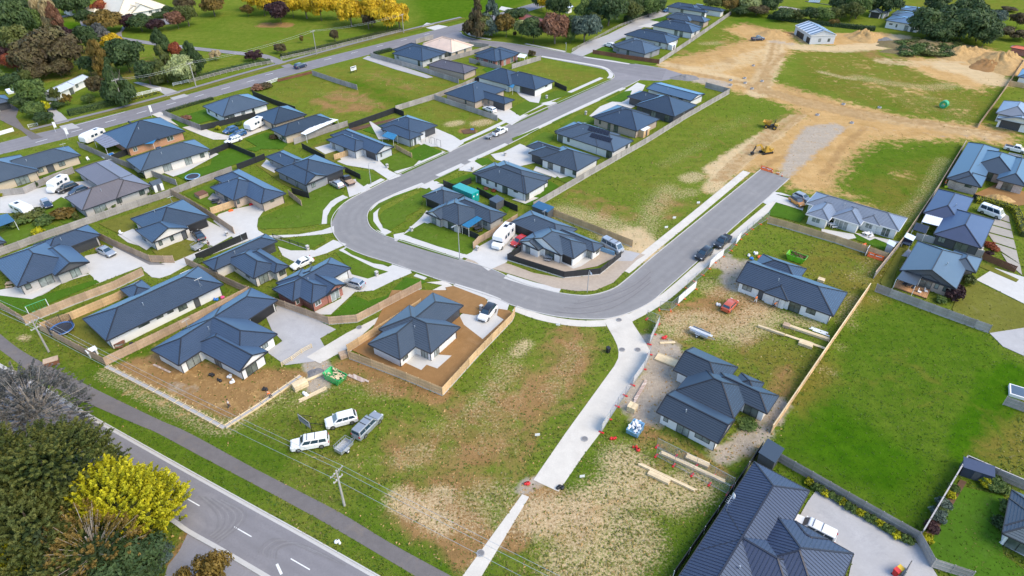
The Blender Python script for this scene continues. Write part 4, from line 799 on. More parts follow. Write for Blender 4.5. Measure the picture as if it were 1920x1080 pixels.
H('beige brick house with open carport and dark sedan parked under its gable','C5',49,[((980,560),(1570,545)),((1015,645),(1415,632),'v','hg')],'brick_pale','roof_navy',
  [('w',1205,745,0.9),('w',1290,710,0.9),('o',1490,600,4.0),('s',1070,715,2.0),('d',1385,670,0.9)],gable='brick_pale',antenna=(1290,440))
H('house with hot tub deck and timber screen fence beside white concrete yard','P',50,[((394,351),(505,349)),((447,317),(490,382),'v','hh')],'brick_tan','roof_navy',[('s',424,372,2.0),('w',408,365,1.2),('b',510,374,1.2),('w',445,373,0.9)])
H('white and grey house with silver hatchback and flatdeck truck on its drive','C6',50,[((70,95),(410,140)),((140,195),(670,180)),((140,195),(540,240),'v','hg')],'grey_wall','roof_navy',
  [('w',165,235,0.7),('w',235,265,0.7),('w',428,295,1.3),('g',600,235,4.5),('s',300,270,1.0),('w',120,150,1.6)],gable='grey_wall')
H('grey gabled house with dark garage door and wide white drive','P',50,[((652,241),(706,289),'v','hg'),((612,262),(700,270))],'grey_light_wall','roof_navy',[('g',695,287,3.8),('w',715,294,0.6),('s',626,276,1.6),('s',648,284,1.6)],gable='grey_light_wall')
H('navy roofed house with blue patio awning behind black steel fence','P',50,[((710,236),(820,235)),((740,232),(768,262),'v','hh')],'grey_light_wall','roof_navy',[('w',716,244,1.2),('g',806,246,3.6),('s',768,264,1.0),('s',778,261,0.8),('w',790,258,0.8)])
H('tan brick house with dark roof and white station wagon on its drive','P',51,[((893,152),(890,192)),((880,176),(965,187))],'brick_tan','roof_charcoal',[('g',939,192,4.2),('w',905,196,0.8),('w',916,192,0.8),('w',873,187,0.8)])
H('navy roofed house with long garage wing beside black steel fence corner','P',52,[((932,150),(1040,152)),((935,128),(955,160),'v','hh')],'white_wall','roof_charcoal',[('g',1004,164,5.0),('b',1024,166,1.5),('s',978,158,1.6)])
H('taupe roofed tan brick house behind long grey paling fence','P',55,[((802,122),(896,127)),((826,112),(870,138),'v','hh')],'brick_tan','roof_taupe',auto=1)
H('navy roofed house with hedge along its frontage','P',52,[((735,100),(832,101)),((772,82),(802,110),'v','hh')],'grey_light_wall','roof_charcoal',[('w',746,108,1.4),('s',785,112,1.4),('w',808,114,1.6),('w',825,106,1.4)])
H('cream house with pale peach hipped roof on the street corner','P',50,[((792,84),(885,86)),((830,70),(852,96),'v','hh')],'brick_beige','roof_peach',[('s',843,98,1.6),('w',856,100,1.4),('w',872,97,1.4),('w',826,94,1.2)],fascia='fascia_white')
H('navy roofed red brick house with white garden pergola','P',50,[((889,105),(975,99)),((920,90),(940,113),'v','hh')],'brick_red','roof_charcoal',auto=1,frame='frame_white')
# row above the long paling fence
H('white house with broad blue low pitched roof at the end of the row','P',47,[((1212,166),(1322,176),'v','gg')],'white_wall','roof_blue',[('w',1259,176,0.7),('s',1277,180,1.8),('w',1293,181,1.6),('w',1305,175,0.9)],pitch=10,step=False,gable='white_wall')
H('charcoal roofed house with black walls and dark garage','P',47,[((1176,181),(1270,190)),((1190,197),(1307,197)),((1225,180),(1267,209),'v','hh')],'dark_wall','roof_charcoal',[('g',1184,188,4.2),('s',1226,209,2.0),('s',1252,213,2.0),('s',1282,210,1.6),('w',1203,202,1.0)],gable='dark_wall')
H('brown brick house with charcoal roof and small pale timber shed behind','P',48,[((1117,222),(1237,223)),((1157,197),(1172,238),'v','hh')],'brick_tan','roof_charcoal',[('w',1125,229,0.9),('s',1142,236,1.2),('s',1155,240,1.8),('w',1190,236,1.2)])
H('red brick and white house carrying two rows of solar panels','P',49,[((1040,246),(1186,262)),((1085,228),(1120,275),'v','hh'),((1110,240),(1150,285),'v','hh')],'white_wall','roof_slate',[('s',1049,258,2.0),('w',1066,262,1.0),('s',1150,283,2.2),('w',1175,275,1.4)],antenna=(1095,240))
H('white house with dark garage and timber backed patio by the paling fence','P',50,[((987,274),(1072,285)),((1012,297),(1125,296)),((1020,272),(1067,313),'v','hh')],'white_wall','roof_slate',[('g',1004,284,4.2),('s',1032,308,2.0),('s',1055,316,1.6),('w',1081,316,1.2)])
H('white house with navy tile roof and potted plants along its wall','P',50,[((886,325),(1027,341)),((945,301),(982,362),'v','hh')],'white_wall','roof_slate',[('s',898,339,2.0),('w',914,344,0.8),('w',930,348,0.7),('s',947,355,2.0),('b',967,363,1.6),('s',989,362,1.4)],antenna=(953,312))
H('grey brick house with white gable and blue patio awning on the crescent','Z6',50,[((90,215),(690,200)),((140,455),(660,385),'u','gh'),((560,240),(620,640),'v','hh'),((700,220),(1080,605),'v','hh')],'brick_grey','roof_slate',
  [('o',240,320,4.0),('c',260,560,1.6),('s',505,640,2.2),('w',990,600,1.8),('w',1255,545,0.7)])
H('white corner house with big gable and black fence around gravel garden','Z5',50,[((125,265),(1025,355)),((295,494),(1125,492),'u','gh'),((240,525),(690,515),'u','gh',-0.05),((700,360),(975,755),'v','hh'),((800,330),(1250,668),'v','hh')],'white_wall','roof_slate',
  [('c',360,610,1.4),('s',655,690,2.8),('o',880,790,2.4),('s',1185,700,1.4),('w',1300,660,1.4),('g',310,360,5.0)],antenna=(580,190))
# right side
H('grey tiled long house with orange car beside new timber fence','C8',51,[((285,445),(1045,555)),((380,420),(455,578),'u','hh'),((560,450),(692,612),'u','hh'),((740,500),(838,616),'u','hh')],'white_wall','roof_grey',
  [('w',360,570,2.2),('s',545,610,3.4),('w',755,620,1.8),('s',890,640,2.0)],frame='frame_white',fascia='fascia_white')
H('white new house with charcoal roof on churned site between timber stacks','Z2',(( 80,635),(670,940)),[((270,450),(670,940),'u','gg'),((260,262),(850,238),'u','gh'),((285,450),(990,420)),((650,240),(1120,665)),((885,293),(1010,480))],'white_wall','roof_charcoal',
  []) if False else None
_a=ang('Z2',(80,635),(670,940),2.4)+90
H('white new house with charcoal roof on churned site between timber stacks','Z2',_a,[((270,450),(670,940),'v','gg'),((260,262),(850,238),'v','gh'),((285,450),(1010,430),'u','hh'),((650,240),(1120,665),'v','hh'),((885,293),(1010,500),'u','hh')],'white_wall','roof_charcoal',
  [('w',185,740,0.9),('s',345,815,2.4),('w',525,890,2.8),('s',970,640,2.6)])
H('white new house with charcoal roof and green skip bin standing behind it','Z3',52.5,[((75,445),(1575,600),'v','gh'),((285,265),(1025,280),'v','hh'),((640,330),(770,715),'u','hh')],'white_wall','roof_charcoal',
  [('w',220,550,2.2),('d',400,640,0.9),('d',615,720,0.9),('s',860,800,2.5),('w',1080,865,2.0),('g',510,680,3.4)],gmat='garage_white')
RIBS=MB()
_big=H('large house with ribbed navy metal roof beside wide old concrete yard','Z4',50.5,[((-160,1420),(1210,330)),((470,490),(1080,1400),'u','hh'),((560,1000),(1597,885),'v','hh'),((1000,760),(1370,757),'u','hh')],'brick_tan','roof_zinc',
  [('w',1120,1040,1.4)],step=False,antenna=(490,470))
tag(RIBS.obj('roof_ribs',M['roof_zinc'],[o for o in _big[0].children if o.name.startswith('roof')][0]),kind='stuff'); RIBS=None
H('unfinished house with pale brick walls and dark plain roof beyond site fence','Z8',51,[((378,268),(735,70)),((520,190),(905,140)),((715,276),(980,160)),((470,215),(610,330),'u','hh')],'brick_mix','roof_charcoal',[('b',525,315,1.8),('s',655,250,2.6),('s',785,325,2.6)],step=False)
H('dark hipped house with white patio roof and slab paved drive','Z8',50.5,[((220,502),(560,402)),((290,645),(700,548)),((480,500),(640,640),'u','hh')],'dark_wall','roof_zinc',[('s',480,720,3.0),('w',345,680,1.6),('g',660,580,3.5)],step=False)
H('blue-grey house with dark front gable and timber deck','Z8',50.5,[((62,890),(545,800),'u','gh'),((430,750),(575,905),'v','hh'),((200,880),(330,972),'u','gh')],'brick_tan','roof_slate',[('s',240,965,2.6),('w',315,985,0.9),('w',375,1000,0.9)],step=False,gable='dark_wall')
H('white garage house with grey gable roof at the earthworks edge','C4',50,[((1730,870),(2050,960),'u','gh'),((1770,755),(1960,900),'u','hh')],'white_wall','roof_grey',[('g',1825,915,4.8)],step=False)
H('white house with bright blue roof behind new timber fence','C4',50,[((1870,575),(2050,540))],'white_wall','roof_blue',[],step=False)
H('house corner with slate roof and terrace by bark garden','E4',52,[((1760,760),(2400,760)),((1830,435),(2200,900))],'white_wall','roof_slate',[('s',1880,850,3.0)])
# left side
H('beige brick house with slate roof along the old road','C5',48,[((510,15),(10,258)),((150,80),(-150,330))],'brick_beige','roof_slate',[('s',155,245,3.6),('w',300,190,1.6),('d',380,185,1.6),('w',460,140,1.8)],antenna=(485,40))
H('brown roofed house with campervans parked on its drive','C5',50,[((485,400),(1135,315)),((560,195),(1135,315),'v','hh')],'brick_grey','roof_brown',[('s',750,480,3.2),('w',890,415,1.4),('w',1065,365,1.6),('w',640,240,1.4)],antenna=(830,160))
H('pale brick house with recessed patio and round blue trampoline lawn','P',46,[((236,299),(395,281)),((300,275),(322,298),'v','hh')],'brick_pale','roof_slate',[('s',312,308,2.6),('w',250,308,0.9),('s',352,298,2.2),('w',379,291,1.4)])
H('dark roofed orange brick house with glazed lean-to by the road','P',48,[((193,250),(347,246)),((240,228),(300,262))],'brick_orange','roof_charcoal',[('w',317,253,2.2),('w',250,270,1.4)],frame='frame_white')
H('white house with slate roof and clipped lawn by the old road','P',47,[((380,199),(504,194))],'white_wall','roof_slate',[('w',391,206,1.2),('w',405,212,1.0),('s',433,217,2.6),('w',455,208,1.4),('w',474,203,0.9),('b',418,220,1.4)])
H('navy roofed house with white translucent patio roof in leafy garden','P',46,[((507,242),(628,226)),((478,215),(575,215))],'brick_beige','roof_charcoal',[('w',530,252,2.0),('d',510,232,1.0)])
H('brick house corner with grey roof and old shed beside leafy yard','C5',50,[((-250,760),(45,735))],'brick_tan','roof_slate',[])
H('white cottage with pale blue-white iron roof among trees','C1',80,[((305,700),(670,580),'u','gg'),((330,690),(560,640),'u','hg')],'white_wall','roof_ice',[('w',360,715,1.0),('s',555,715,2.0),('w',595,690,1.4),('w',430,735,1.2)],fascia='fascia_white',step=False,pitch=20)
H('white garage with low grey roof off the tarred drive','C1',45,[((-200,760),(85,757))],'white_wall','roof_slate',[('g',40,790,3.0)],step=False)
H('sprawling cream roofed homestead among round shrubs','C1',50,[((680,48),(1265,48)),((820,60),(1090,75),'v','hg'),((940,0),(985,100),'v','hg'),((700,90),(830,30),'v','hh')],'white_wall','roof_cream',[('s',1060,100,2.0),('w',1130,95,2.0),('w',1180,85,2.0),('w',920,115,1.4)],fascia='fascia_white',pitch=30,frame='frame_white',antenna=None)
H('small white shed with cream roof at the end of the park drive','C1',50,[((455,62),(550,77),'u','gg')],'white_wall','roof_cream',[('d',480,100,1.0)],fascia='fascia_white',name='shed',cat='shed',vents=False,ez=2.2)
# far row at the top
H('navy house with rooftop solar at the end of the lane','C3',52,[((1160,48),(1430,60)),((1240,62),(1475,85),'v','hh'),((1330,50),(1600,75))],'white_wall','roof_navy',[('w',1275,80,1.6),('s',1440,98,1.6)])
H('grey roofed brick house with wide garage on the lane','C3',52,[((1160,120),(1490,145)),((1200,110),(1330,160))],'brick_tan','roof_slate',[('g',1220,145,5.0),('w',1440,180,2.0)])
H('charcoal roofed house with white posts on the lane','C3',50,[((1048,190),(1425,215)),((1180,155),(1330,240))],'white_wall','roof_charcoal',[('s',1230,240,1.8),('s',1270,250,1.8),('w',1375,240,1.6)],antenna=(1180,180))
H('charcoal roofed house showing its plain white end wall','C3',48,[((842,258),(1250,292)),((980,220),(1180,310))],'white_wall','roof_charcoal',[('w',1170,325,1.4),('w',1110,315,1.0)])
H('grey house with red-brown street fence and white car by the door','C3',46,[((770,350),(1125,358)),((890,288),(930,382),'v','hh')],'grey_wall','roof_slate',[('w',795,375,1.4),('s',870,388,1.4),('w',975,372,1.4),('s',1045,385,1.6)])
H('old house with rust red iron roof and white end wall','C3',40,[((50,140),(350,190),'v','gh'),((400,130),(510,170))],'white_wall','roof_red',[('w',90,170,1.4)],pitch=32,step=False)
H('white house with grey roof behind tall garden trees','C3',50,[((530,10),(660,10))],'white_wall','roof_slate',[('w',600,50,1.6)],step=False)
H('small white shed with pale iron roof by the red roofed house','C3',50,[((390,55),(462,50),'u','gg')],'white_wall','roof_ice',[('w',420,75,1.0)],step=False,name='shed',cat='shed',vents=False)
H('white modern house with three stepped slate roofs','C4',50,[((880,152),(1195,148)),((925,108),(1225,112)),((985,68),(1258,72))],'white_wall','roof_slate',[('s',1040,200,1.8),('w',965,190,0.8),('b',925,170,1.6),('s',1090,190,1.4)],pitch=8,step=False,ez=3.0)
H('double garage with twin gables facing the grey tarred court','C4',47,[((775,75),(850,100),'u','gg'),((850,95),(930,75),'u','gg')],'white_wall','roof_slate',[('g',825,120,5.0)],step=False,name='garage',cat='garage',vents=False)
H('bungalow with beige low roof among hedges','C4',50,[((70,60),(245,70))],'white_wall','roof_beige',[('w',110,75,2.0)],pitch=16,step=False)
H('white house with solar panels and wide glazing behind hedges','C4',50,[((280,10),(485,40))],'brick_beige','roof_beige',[('s',345,50,2.0),('s',385,50,2.0),('s',420,48,2.0)],pitch=18,step=False,frame='frame_white')
H('small building with bright orange-red roof at the field edge','C4',45,[((1815,355),(2050,380))],'brick_red','roof_orange',[],step=False,vents=False,name='shed',cat='shed')
# ---------------------------------------------------------------- fences
def panel_mesh(style):
    mb=MB(); rr=random.Random(3)
    if style=='paling':
        n=16
        for i in range(n):
            x=i*2.4/n; d=0.012*(i%2)+rr.uniform(-.004,.004); mb.box(x+.006,-.012+d,0.03,x+2.4/n-.006,.010+d,1.0-rr.uniform(0,.012))
        for z in (0.14,0.5,0.86): mb.box(0,-0.06,z-.028,2.4,-0.014,z+.028); mb.box(0,0.026,z-.028,2.4,0.068,z+.028)
        mb.box(0,-0.09,-0.06,2.4,0.09,0.06) if False else None
    elif style=='steel':
        for i in range(8): x=i*.3; mb.box(x,-.012+.016*(i%2),0.05,x+.3,.012+.016*(i%2),0.97)
        mb.box(0,-.03,0.02,2.4,.03,0.06); mb.box(0,-.035,0.955,2.4,.035,1.0)
    elif style=='rail':
        for z in (0.3,0.62,0.94): mb.box(0,-.02,z-.06,2.4,.02,z+.06)
    elif style=='picket':
        for i in range(16): mb.box(i*.15+.06,-.01,.08,i*.15+.085,.01,.95)
        mb.box(0,-.02,.92,2.4,.02,1.0); mb.box(0,-.02,.06,2.4,.02,.11)
    elif style=='mesh':
        for i in range(12): x=i*.2; mb.box(x,-.004,.08,x+.010,.004,1.0)
        for z in np.linspace(.1,.98,12): mb.box(0,-.004,z,2.4,.004,z+.006)
        mb.box(0,-.02,.06,2.4,.02,.085); mb.box(0,-.02,.98,2.4,.02,1.0); mb.box(0,-.02,.06,.03,.02,1.0); mb.box(2.37,-.02,.06,2.4,.02,1.0)
    elif style=='wall': mb.box(0,-.1,0,2.4,.1,1.0)
    me=bpy.data.meshes.new('panel'); me.from_pydata(mb.v,[],mb.f); me.materials.append(M['wood_grey']); return me
PM={s:panel_mesh(s) for s in ('paling','steel','rail','picket','mesh','wall')}
_pb=MB().box(-.055,-.055,0,.055,.055,1.0); PMESH=bpy.data.meshes.new('post'); PMESH.from_pydata(_pb.v,[],_pb.f); PMESH.materials.append(M['wood_grey'])
_fb=MB().box(-.4,-.12,0,.4,.12,.14); FOOT=bpy.data.meshes.new('foot'); FOOT.from_pydata(_fb.v,[],_fb.f); FOOT.materials.append(M['plastic_orange'])
def setmat(o,m):
    o.material_slots[0].link='OBJECT'; o.material_slots[0].material=M[m]
def fence(label,k,pts,mat='wood_grey',h=1.75,style='paling',post=None,z=0.0,name='fence',cat='fence',bay=2.4,cap=None,plinth=None,feet=None,postw=1.0,posth=1.03,group=None,banners=()):
    W=[G(k,*p,z) for p in pts]; c=sum(W,Vector())/len(W); c.z=0
    t=thing(name,label,cat,c,0,group); post=post or mat
    def link(me,nm,loc,rz,sc,m,par=t):
        o=bpy.data.objects.new(nm,me); COL.objects.link(o); o.parent=par; o.location=loc; o.rotation_euler=(0,0,rz); o.scale=sc; setmat(o,m); return o
    first=True; pi_=0
    for a,b in zip(W[:-1],W[1:]):
        d=b-a; L=math.hypot(d.x,d.y); n=max(1,round(L/bay)); rz=math.atan2(d.y,d.x)
        for i in range(n+1):
            if i==0 and not first: continue
            p=a+d*(i/n)-c; p.z=0; link(PMESH,'post',p,rz,(postw,postw,h*posth),post)
            if feet: link(FOOT,'foot',p,rz+math.pi/2,(1,1,1),feet)
        first=False
        for i in range(n):
            p=a+d*(i/n)-c; p.z=0.0; o=link(PM[style],'panel',p,rz,(L/n/2.4,1,h),mat)
            if pi_ in banners:
                bn=MB().box(0.05,-.035,.12*h,L/n-.05,-.028,.95*h); q=bn.obj('banner',M['plastic_white'],t); q.location=p; q.rotation_euler=(0,0,rz)
            pi_+=1
        mid=(a+b)/2-c
        if cap:
            mb=MB().bar(a-c+Vector((0,0,h+.03-z)),b-c+Vector((0,0,h+.03-z)),.16,.045); mb.obj('capping',M[cap],t)
        if plinth:
            mb=MB().bar(a-c+Vector((0,0,.06-z)),b-c+Vector((0,0,.06-z)),.14,.26); mb.obj('plinth',M[plinth],t)
    return t
fence('long grey paling fence edging the vacant middle field','P',[(1000,392),(1105,330),(1210,270),(1290,220),(1367,176),(1322,164)],plinth='fence_grey_rail')
fence('new orange timber fence behind the white corner house','C7',[(310,540),(600,655),(900,775)],'wood_new',plinth='concrete_raw')
fence('low black steel fence wrapping the corner house gravel garden','Z5',[(265,670),(85,778),(850,1018),(1330,972),(1608,745)],'fence_black',1.5,'steel',plinth='kerb_mat')
fence('timber fence between white motorhome and the crescent lawn','Z6',[(830,985),(905,905),(1090,800),(1466,570)],'wood_mid')
fence('black fence panel screening the blue awning patio','Z6',[(655,742),(905,855)],'fence_black',1.5,'steel')
fence('black fence behind the teal container and clothes line','Z6',[(400,70),(560,135),(800,30)],'fence_black',1.6,'steel')
fence('black fence between teal container and white patio house','Z6',[(885,175),(1130,300),(1466,440)],'fence_black',1.6,'steel')
fence('new timber fence round the brown soil section','D2',[(1240,140),(690,485),(700,530),(1050,662),(1400,808),(1660,520),(1920,250),(1940,205)],'wood_new',plinth='kerb_mat')
fence('timber fence between red brick house and old concrete yard','D2',[(-60,40),(150,130),(550,275),(760,258),(1240,5)],'wood_mid',plinth='kerb_mat')
fence('timber fence between the white soil plot house and toy strewn terrace','D1',[(800,582),(1160,408),(1640,168),(1880,45)],'wood_mid')
fence('timber fence at the roadside in front of the trampoline lawn','D1',[(310,322),(560,455),(800,582)],'wood_mid')
fence('new timber fence running behind the trampoline','D1',[(330,320),(560,235),(890,95),(1060,0)],'wood_new')
fence('weathered timber fence beside the swing set lawn','D1',[(200,272),(560,125),(860,12),(1080,-95)],'wood_mid',plinth='kerb_mat')
fence('timber fence at the roadside end of the swing set lawn','D1',[(0,145),(200,272)],'wood_mid')
fence('timber fence stepping down beside the dark gravel strip','C5',[(650,665),(900,785),(1135,888),(1240,892),(1310,892)],'wood_mid')
fence('long grey double paling fence behind the brown roofed house','C5',[(-20,850),(330,720),(640,612),(960,500),(1280,392),(1510,300),(1745,215)])
fence('timber fence between carport house and white concrete yard','C5',[(1290,385),(1440,465),(1570,545),(1760,675)],'wood_mid')
fence('grey paling fence between beige house and brown roofed house','C5',[(600,28),(830,130),(1080,220),(1330,315)])
fence('grey paling fence curving behind the campervan','C5',[(0,395),(190,375),(350,302),(560,218)])
fence('short pale timber screen beside the hot tub deck','C5',[(1590,530),(1770,470)],'wood_new')
fence('black fence beside the small blue pool tray','C5',[(850,125),(1080,32)],'fence_black',1.6,'steel')
fence('black fence at the top corner of the trampoline lawn','C5',[(1580,90),(1720,28),(1920,115)],'fence_black',1.6,'steel')
fence('black fence panel at the lower corner of the trampoline lawn','C5',[(1785,195),(1990,115)],'fence_black',1.6,'steel')
fence('black fence behind the white and grey house','C6',[(350,35),(520,125)],'fence_black',1.6,'steel')
fence('black fence panel beside the grey gable','C6',[(275,372),(400,410)],'fence_black',1.6,'steel'); fence('black stepped fence beside the flatdeck truck','C6',[(670,210),(785,268)],'fence_black',1.5,'steel')
fence('weathered timber fence end beside the crescent lawn','C6',[(250,390),(345,468)],'wood_mid',1.6); fence('pale timber gate screen beside the grey gabled house','C6',[(590,122),(740,72)],'wood_new',1.6)
fence('short new timber fence at the grey gabled house corner','C6',[(1050,40),(1170,105)],'wood_new',1.4)
fence('low black picket fence on white plinth by the crescent','Z7',[(905,100),(1310,240)],'fence_black',1.0,'picket',plinth='fence_white' if False else 'kerb_mat')
fence('tall black fence along the shared concrete drive','Z7',[(0,375),(300,245),(600,115)],'fence_black',1.6,'steel')
fence('timber fence between pale house and white soil plot house','C5',[(1400,905),(1700,1050),(1920,1150),(2010,1190)],'wood_mid')
fence('short grey paling fence standing alone between the weedy lots','C2',[(425,565),(600,625),(760,675)]); fence('long grey paling fence beside the taupe roofed house','C2',[(860,430),(1200,525),(1520,628)])
fence('grey paling fence across the back of the mown lot','C2',[(1050,835),(1340,745),(1545,665),(1640,622)]); fence('grey paling fence between vacant lot and white station wagon','C2',[(1340,750),(1580,830),(1810,908)])
fence('black steel fence with garden bed behind the blue awning house','C2',[(700,970),(1040,848),(1110,875)],'fence_black',1.7,'steel'); fence('grey paling fence below the white patio roof','C2',[(290,1085),(500,1010),(690,948)])
fence('black fence along the weedy lot boundary','C2',[(-20,720),(150,790),(300,840)],'fence_black',1.7,'steel')
fence('low red-brown fence along the weedy lot frontage','C2',[(165,615),(420,552)],'wood_red',0.9); fence('white barred gate at the weedy lot','C2',[(65,645),(165,610)],'white_paint',1.2,'rail',name='gate',cat='gate')
fence('grey paling fence below the peach roofed house','C2',[(1410,470),(1750,378)]); fence('grey paling fence beside the red brick house lawn','C2',[(1600,470),(1840,530)]); fence('dark fence beside the small green lawn','C2',[(1640,618),(1800,575)],'fence_black',1.6,'steel')
fence('grey paling fence on the old road corner','C2',[(1200,330),(1330,292)]); fence('grey paling fence behind the peach roofed house','C2',[(1600,345),(1745,365)])
fence('grey paling fence beside the triangular vacant lawn','C3',[(0,518),(215,452)]); fence('black stepped fence at the triangular vacant lawn','C3',[(320,645),(408,685)],'fence_black',1.5,'steel')
fence('red-brown stained timber street fence','C3',[(605,405),(850,445),(1100,480)],'wood_red',1.6); fence('grey paling fence behind the far row of houses','C3',[(1103,480),(1370,300),(1640,112)])
fence('dark wire fence along the lane','C3',[(450,388),(620,300),(800,205),(1120,92)],'wood_grey',1.1,'rail')
fence('timber fence at the right end of the earthworks','C4',[(1570,958),(1720,755),(1800,640),(1920,460)],'wood_mid',1.6); fence('new timber fence before the bright blue roofed house','C4',[(1800,640),(1960,672)],'wood_new',1.6)
fence('dark paling fence between earthworks and slab drive house','C8',[(790,1010),(1000,748),(1270,345),(1470,15)],'wood_grey',1.6,cap='wood_mid')
fence('new timber fence along the grey tiled long house','C8',[(-5,595),(130,632),(500,742),(880,872)],'wood_new',plinth='kerb_mat')
fence('new timber boundary fence with pale capping beside the green paddock','D4',[(20,1090),(380,560),(750,20)],'wood_new',1.7,cap='wood_pale')
fence('weathered grey rail backed fence at the top of the green paddock','D4',[(800,25),(1230,185),(1650,338)],plinth='fence_grey_rail')
fence('black fence with white posts beside the ribbed navy roof','E3',[(1205,1095),(1540,610),(1870,125)],'fence_black',1.5,'steel',post='white_paint',posth=1.02,postw=.7,bay=4.5)
fence('grey rail backed fence between paddock and old concrete yard','E4',[(60,215),(580,515),(1110,815),(1220,1015),(1510,1110)])
fence('grey capped fence beside the bark garden strip','E4',[(1130,800),(1460,245)],cap='fence_grey_rail'); fence('grey fence behind the garden shed','E4',[(1462,240),(1700,345),(1920,440)],cap='fence_grey_rail')
fence('grey rail fence at the right paddock edge','D4',[(1760,875),(1950,945)]); fence('grey rail fence curving beside the wheelie bins','E4',[(1040,1030),(1000,1110)])
fence('black wall edging the hedge of the slab paved drive','C8',[(1530,412),(1860,502),(1925,665)],'fence_black',1.3,'steel'); fence('red stained timber fence by the slab paved drive','C8',[(1600,865),(1845,965)],'wood_red',1.5)
fence('grey concrete panel wall between the two right hand houses','C8',[(1100,712),(1350,775),(1600,848)],'concrete_old',1.5,'wall',name='wall',cat='wall')
fence('white rail fence above the clipped hedge','C1',[(930,752),(1070,715),(1210,682)],'white_paint',1.1,'rail'); fence('white rail fence at the pale green tree','C1',[(1300,645),(1420,618)],'white_paint',1.0,'rail')
fence('dark post and rail fence with roses along the parkland','C2',[(190,452),(450,395),(800,310),(1090,243)],'wood_grey',1.2,'rail'); fence('dark post and rail fence beside the park drive entrance','C1',[(1420,625),(1700,550),(1920,498),(2050,478)],'wood_grey',1.2,'rail')
fence('grey paling fence around the slate roofed house by the old road','C1',[(1228,865),(1370,925),(1510,978)]); fence('black fence below the slate roofed house','C1',[(1512,980),(1700,935),(1920,878)],'fence_black',1.6,'steel')
fence('white paling fence at the tarred drive','C1',[(0,1015),(105,985)],'white_paint',1.1); fence('low white picket by the round green shrubs','C1',[(215,955),(285,940)],'white_paint',.8,'picket')
# temporary site fences
fence('steel mesh site fence with white banners along the upper site','C7',[(1310,1085),(1430,985),(1520,890),(1640,800),(1710,715),(1800,640),(1920,565)],'galv',2.0,'mesh',post='galv',feet='plastic_orange',bay=2.9,postw=.5,banners=(3,4,7))
fence('steel mesh site fence with white banner at the lane mouth','D3',[(1105,165),(1190,172),(1290,82),(1375,8)],'galv',2.0,'mesh',post='galv',feet='plastic_orange',bay=2.9,postw=.5,banners=(2,3))
fence('angled steel mesh site gate with blue-white banner','D3',[(1010,235),(1100,275),(1030,425)],'galv',2.0,'mesh',post='galv',feet='plastic_red',bay=3.2,postw=.5,banners=(1,2))
fence('steel mesh site fence along the concrete access lane','D3',[(1035,500),(990,610),(905,730),(790,890),(670,1085)],'galv',2.0,'mesh',post='galv',feet='plastic_red',bay=2.9,postw=.5,banners=(0,1,5,6))
fence('steel mesh site fence beside the long timber beams','E3',[(1085,112),(1380,260),(1655,412)],'galv',1.8,'mesh',post='galv',feet='plastic_red',bay=3.2,postw=.5)
fence('second steel mesh site fence on the straw covered plot','E3',[(1080,182),(1350,325),(1615,468)],'galv',1.8,'mesh',post='galv',feet='plastic_red',bay=3.2,postw=.5)
fence('temporary timber posts along the old concrete yard','D2',[(195,590),(270,545),(345,490),(420,450)],'wood_pale',.9,'rail',post='wood_pale',bay=3,name='barrier',cat='barrier')
# ---------------------------------------------------------------- trees, shrubs, hedges
def leaf_mat(name, cols, spread=0.5):
    m,nt,bs=_m('leaf_'+name)
    at=nt.nodes.new('ShaderNodeAttribute'); at.attribute_name='tint'
    gi=nt.nodes.new('ShaderNodeNewGeometry'); nz_=nt.nodes.new('ShaderNodeTexNoise'); nz_.inputs['Scale'].default_value=0.5; nz_.inputs['Detail'].default_value=3
    nt.links.new(gi.outputs['Position'],nz_.inputs['Vector'])
    mm=nt.nodes.new('ShaderNodeMath'); mm.operation='MULTIPLY_ADD'; nt.links.new(nz_.outputs[0],mm.inputs[0]); mm.inputs[1].default_value=0.8
    ad=nt.nodes.new('ShaderNodeMath'); ad.operation='MULTIPLY_ADD'; nt.links.new(at.outputs['Fac'],ad.inputs[0]); ad.inputs[1].default_value=0.75; ad.inputs[2].default_value=-0.28
    nt.links.new(ad.outputs[0],mm.inputs[2])
    r=nt.nodes.new('ShaderNodeValToRGB'); e=r.color_ramp.elements
    while len(e)<len(cols): e.new(0.5)
    for i,c in enumerate(cols): e[i].position=0.1+0.8*i/(len(cols)-1); e[i].color=(*c,1)
    nt.links.new(mm.outputs[0],r.inputs[0]); nt.links.new(r.outputs[0],bs.inputs['Base Color'])
    bs.inputs['Roughness'].default_value=0.6; bs.inputs['Specular IOR Level'].default_value=0.25
    tr=nt.nodes.new('ShaderNodeBsdfTranslucent'); mx=nt.nodes.new('ShaderNodeMixShader'); mx.inputs[0].default_value=0.22
    nt.links.new(r.outputs[0],tr.inputs['Color']); out=nt.nodes['Material Output']; nt.links.new(bs.outputs[0],mx.inputs[1]); nt.links.new(tr.outputs[0],mx.inputs[2]); nt.links.new(mx.outputs[0],out.inputs['Surface'])
    M['leaf_'+name]=m
leaf_mat('dark',[(0.022,0.042,0.014),(0.046,0.08,0.025),(0.085,0.125,0.036)])
leaf_mat('mid',[(0.042,0.075,0.018),(0.085,0.135,0.03),(0.14,0.19,0.045)])
leaf_mat('olive',[(0.04,0.055,0.014),(0.085,0.105,0.024),(0.15,0.16,0.04)])
leaf_mat('moss',[(0.028,0.042,0.012),(0.068,0.092,0.018),(0.15,0.15,0.03)])
leaf_mat('yellow',[(0.26,0.16,0.008),(0.52,0.34,0.012),(0.70,0.50,0.03)])
leaf_mat('golden',[(0.075,0.10,0.005),(0.31,0.31,0.008),(0.60,0.54,0.02)])
leaf_mat('brown',[(0.045,0.032,0.016),(0.09,0.068,0.03),(0.13,0.115,0.045)])
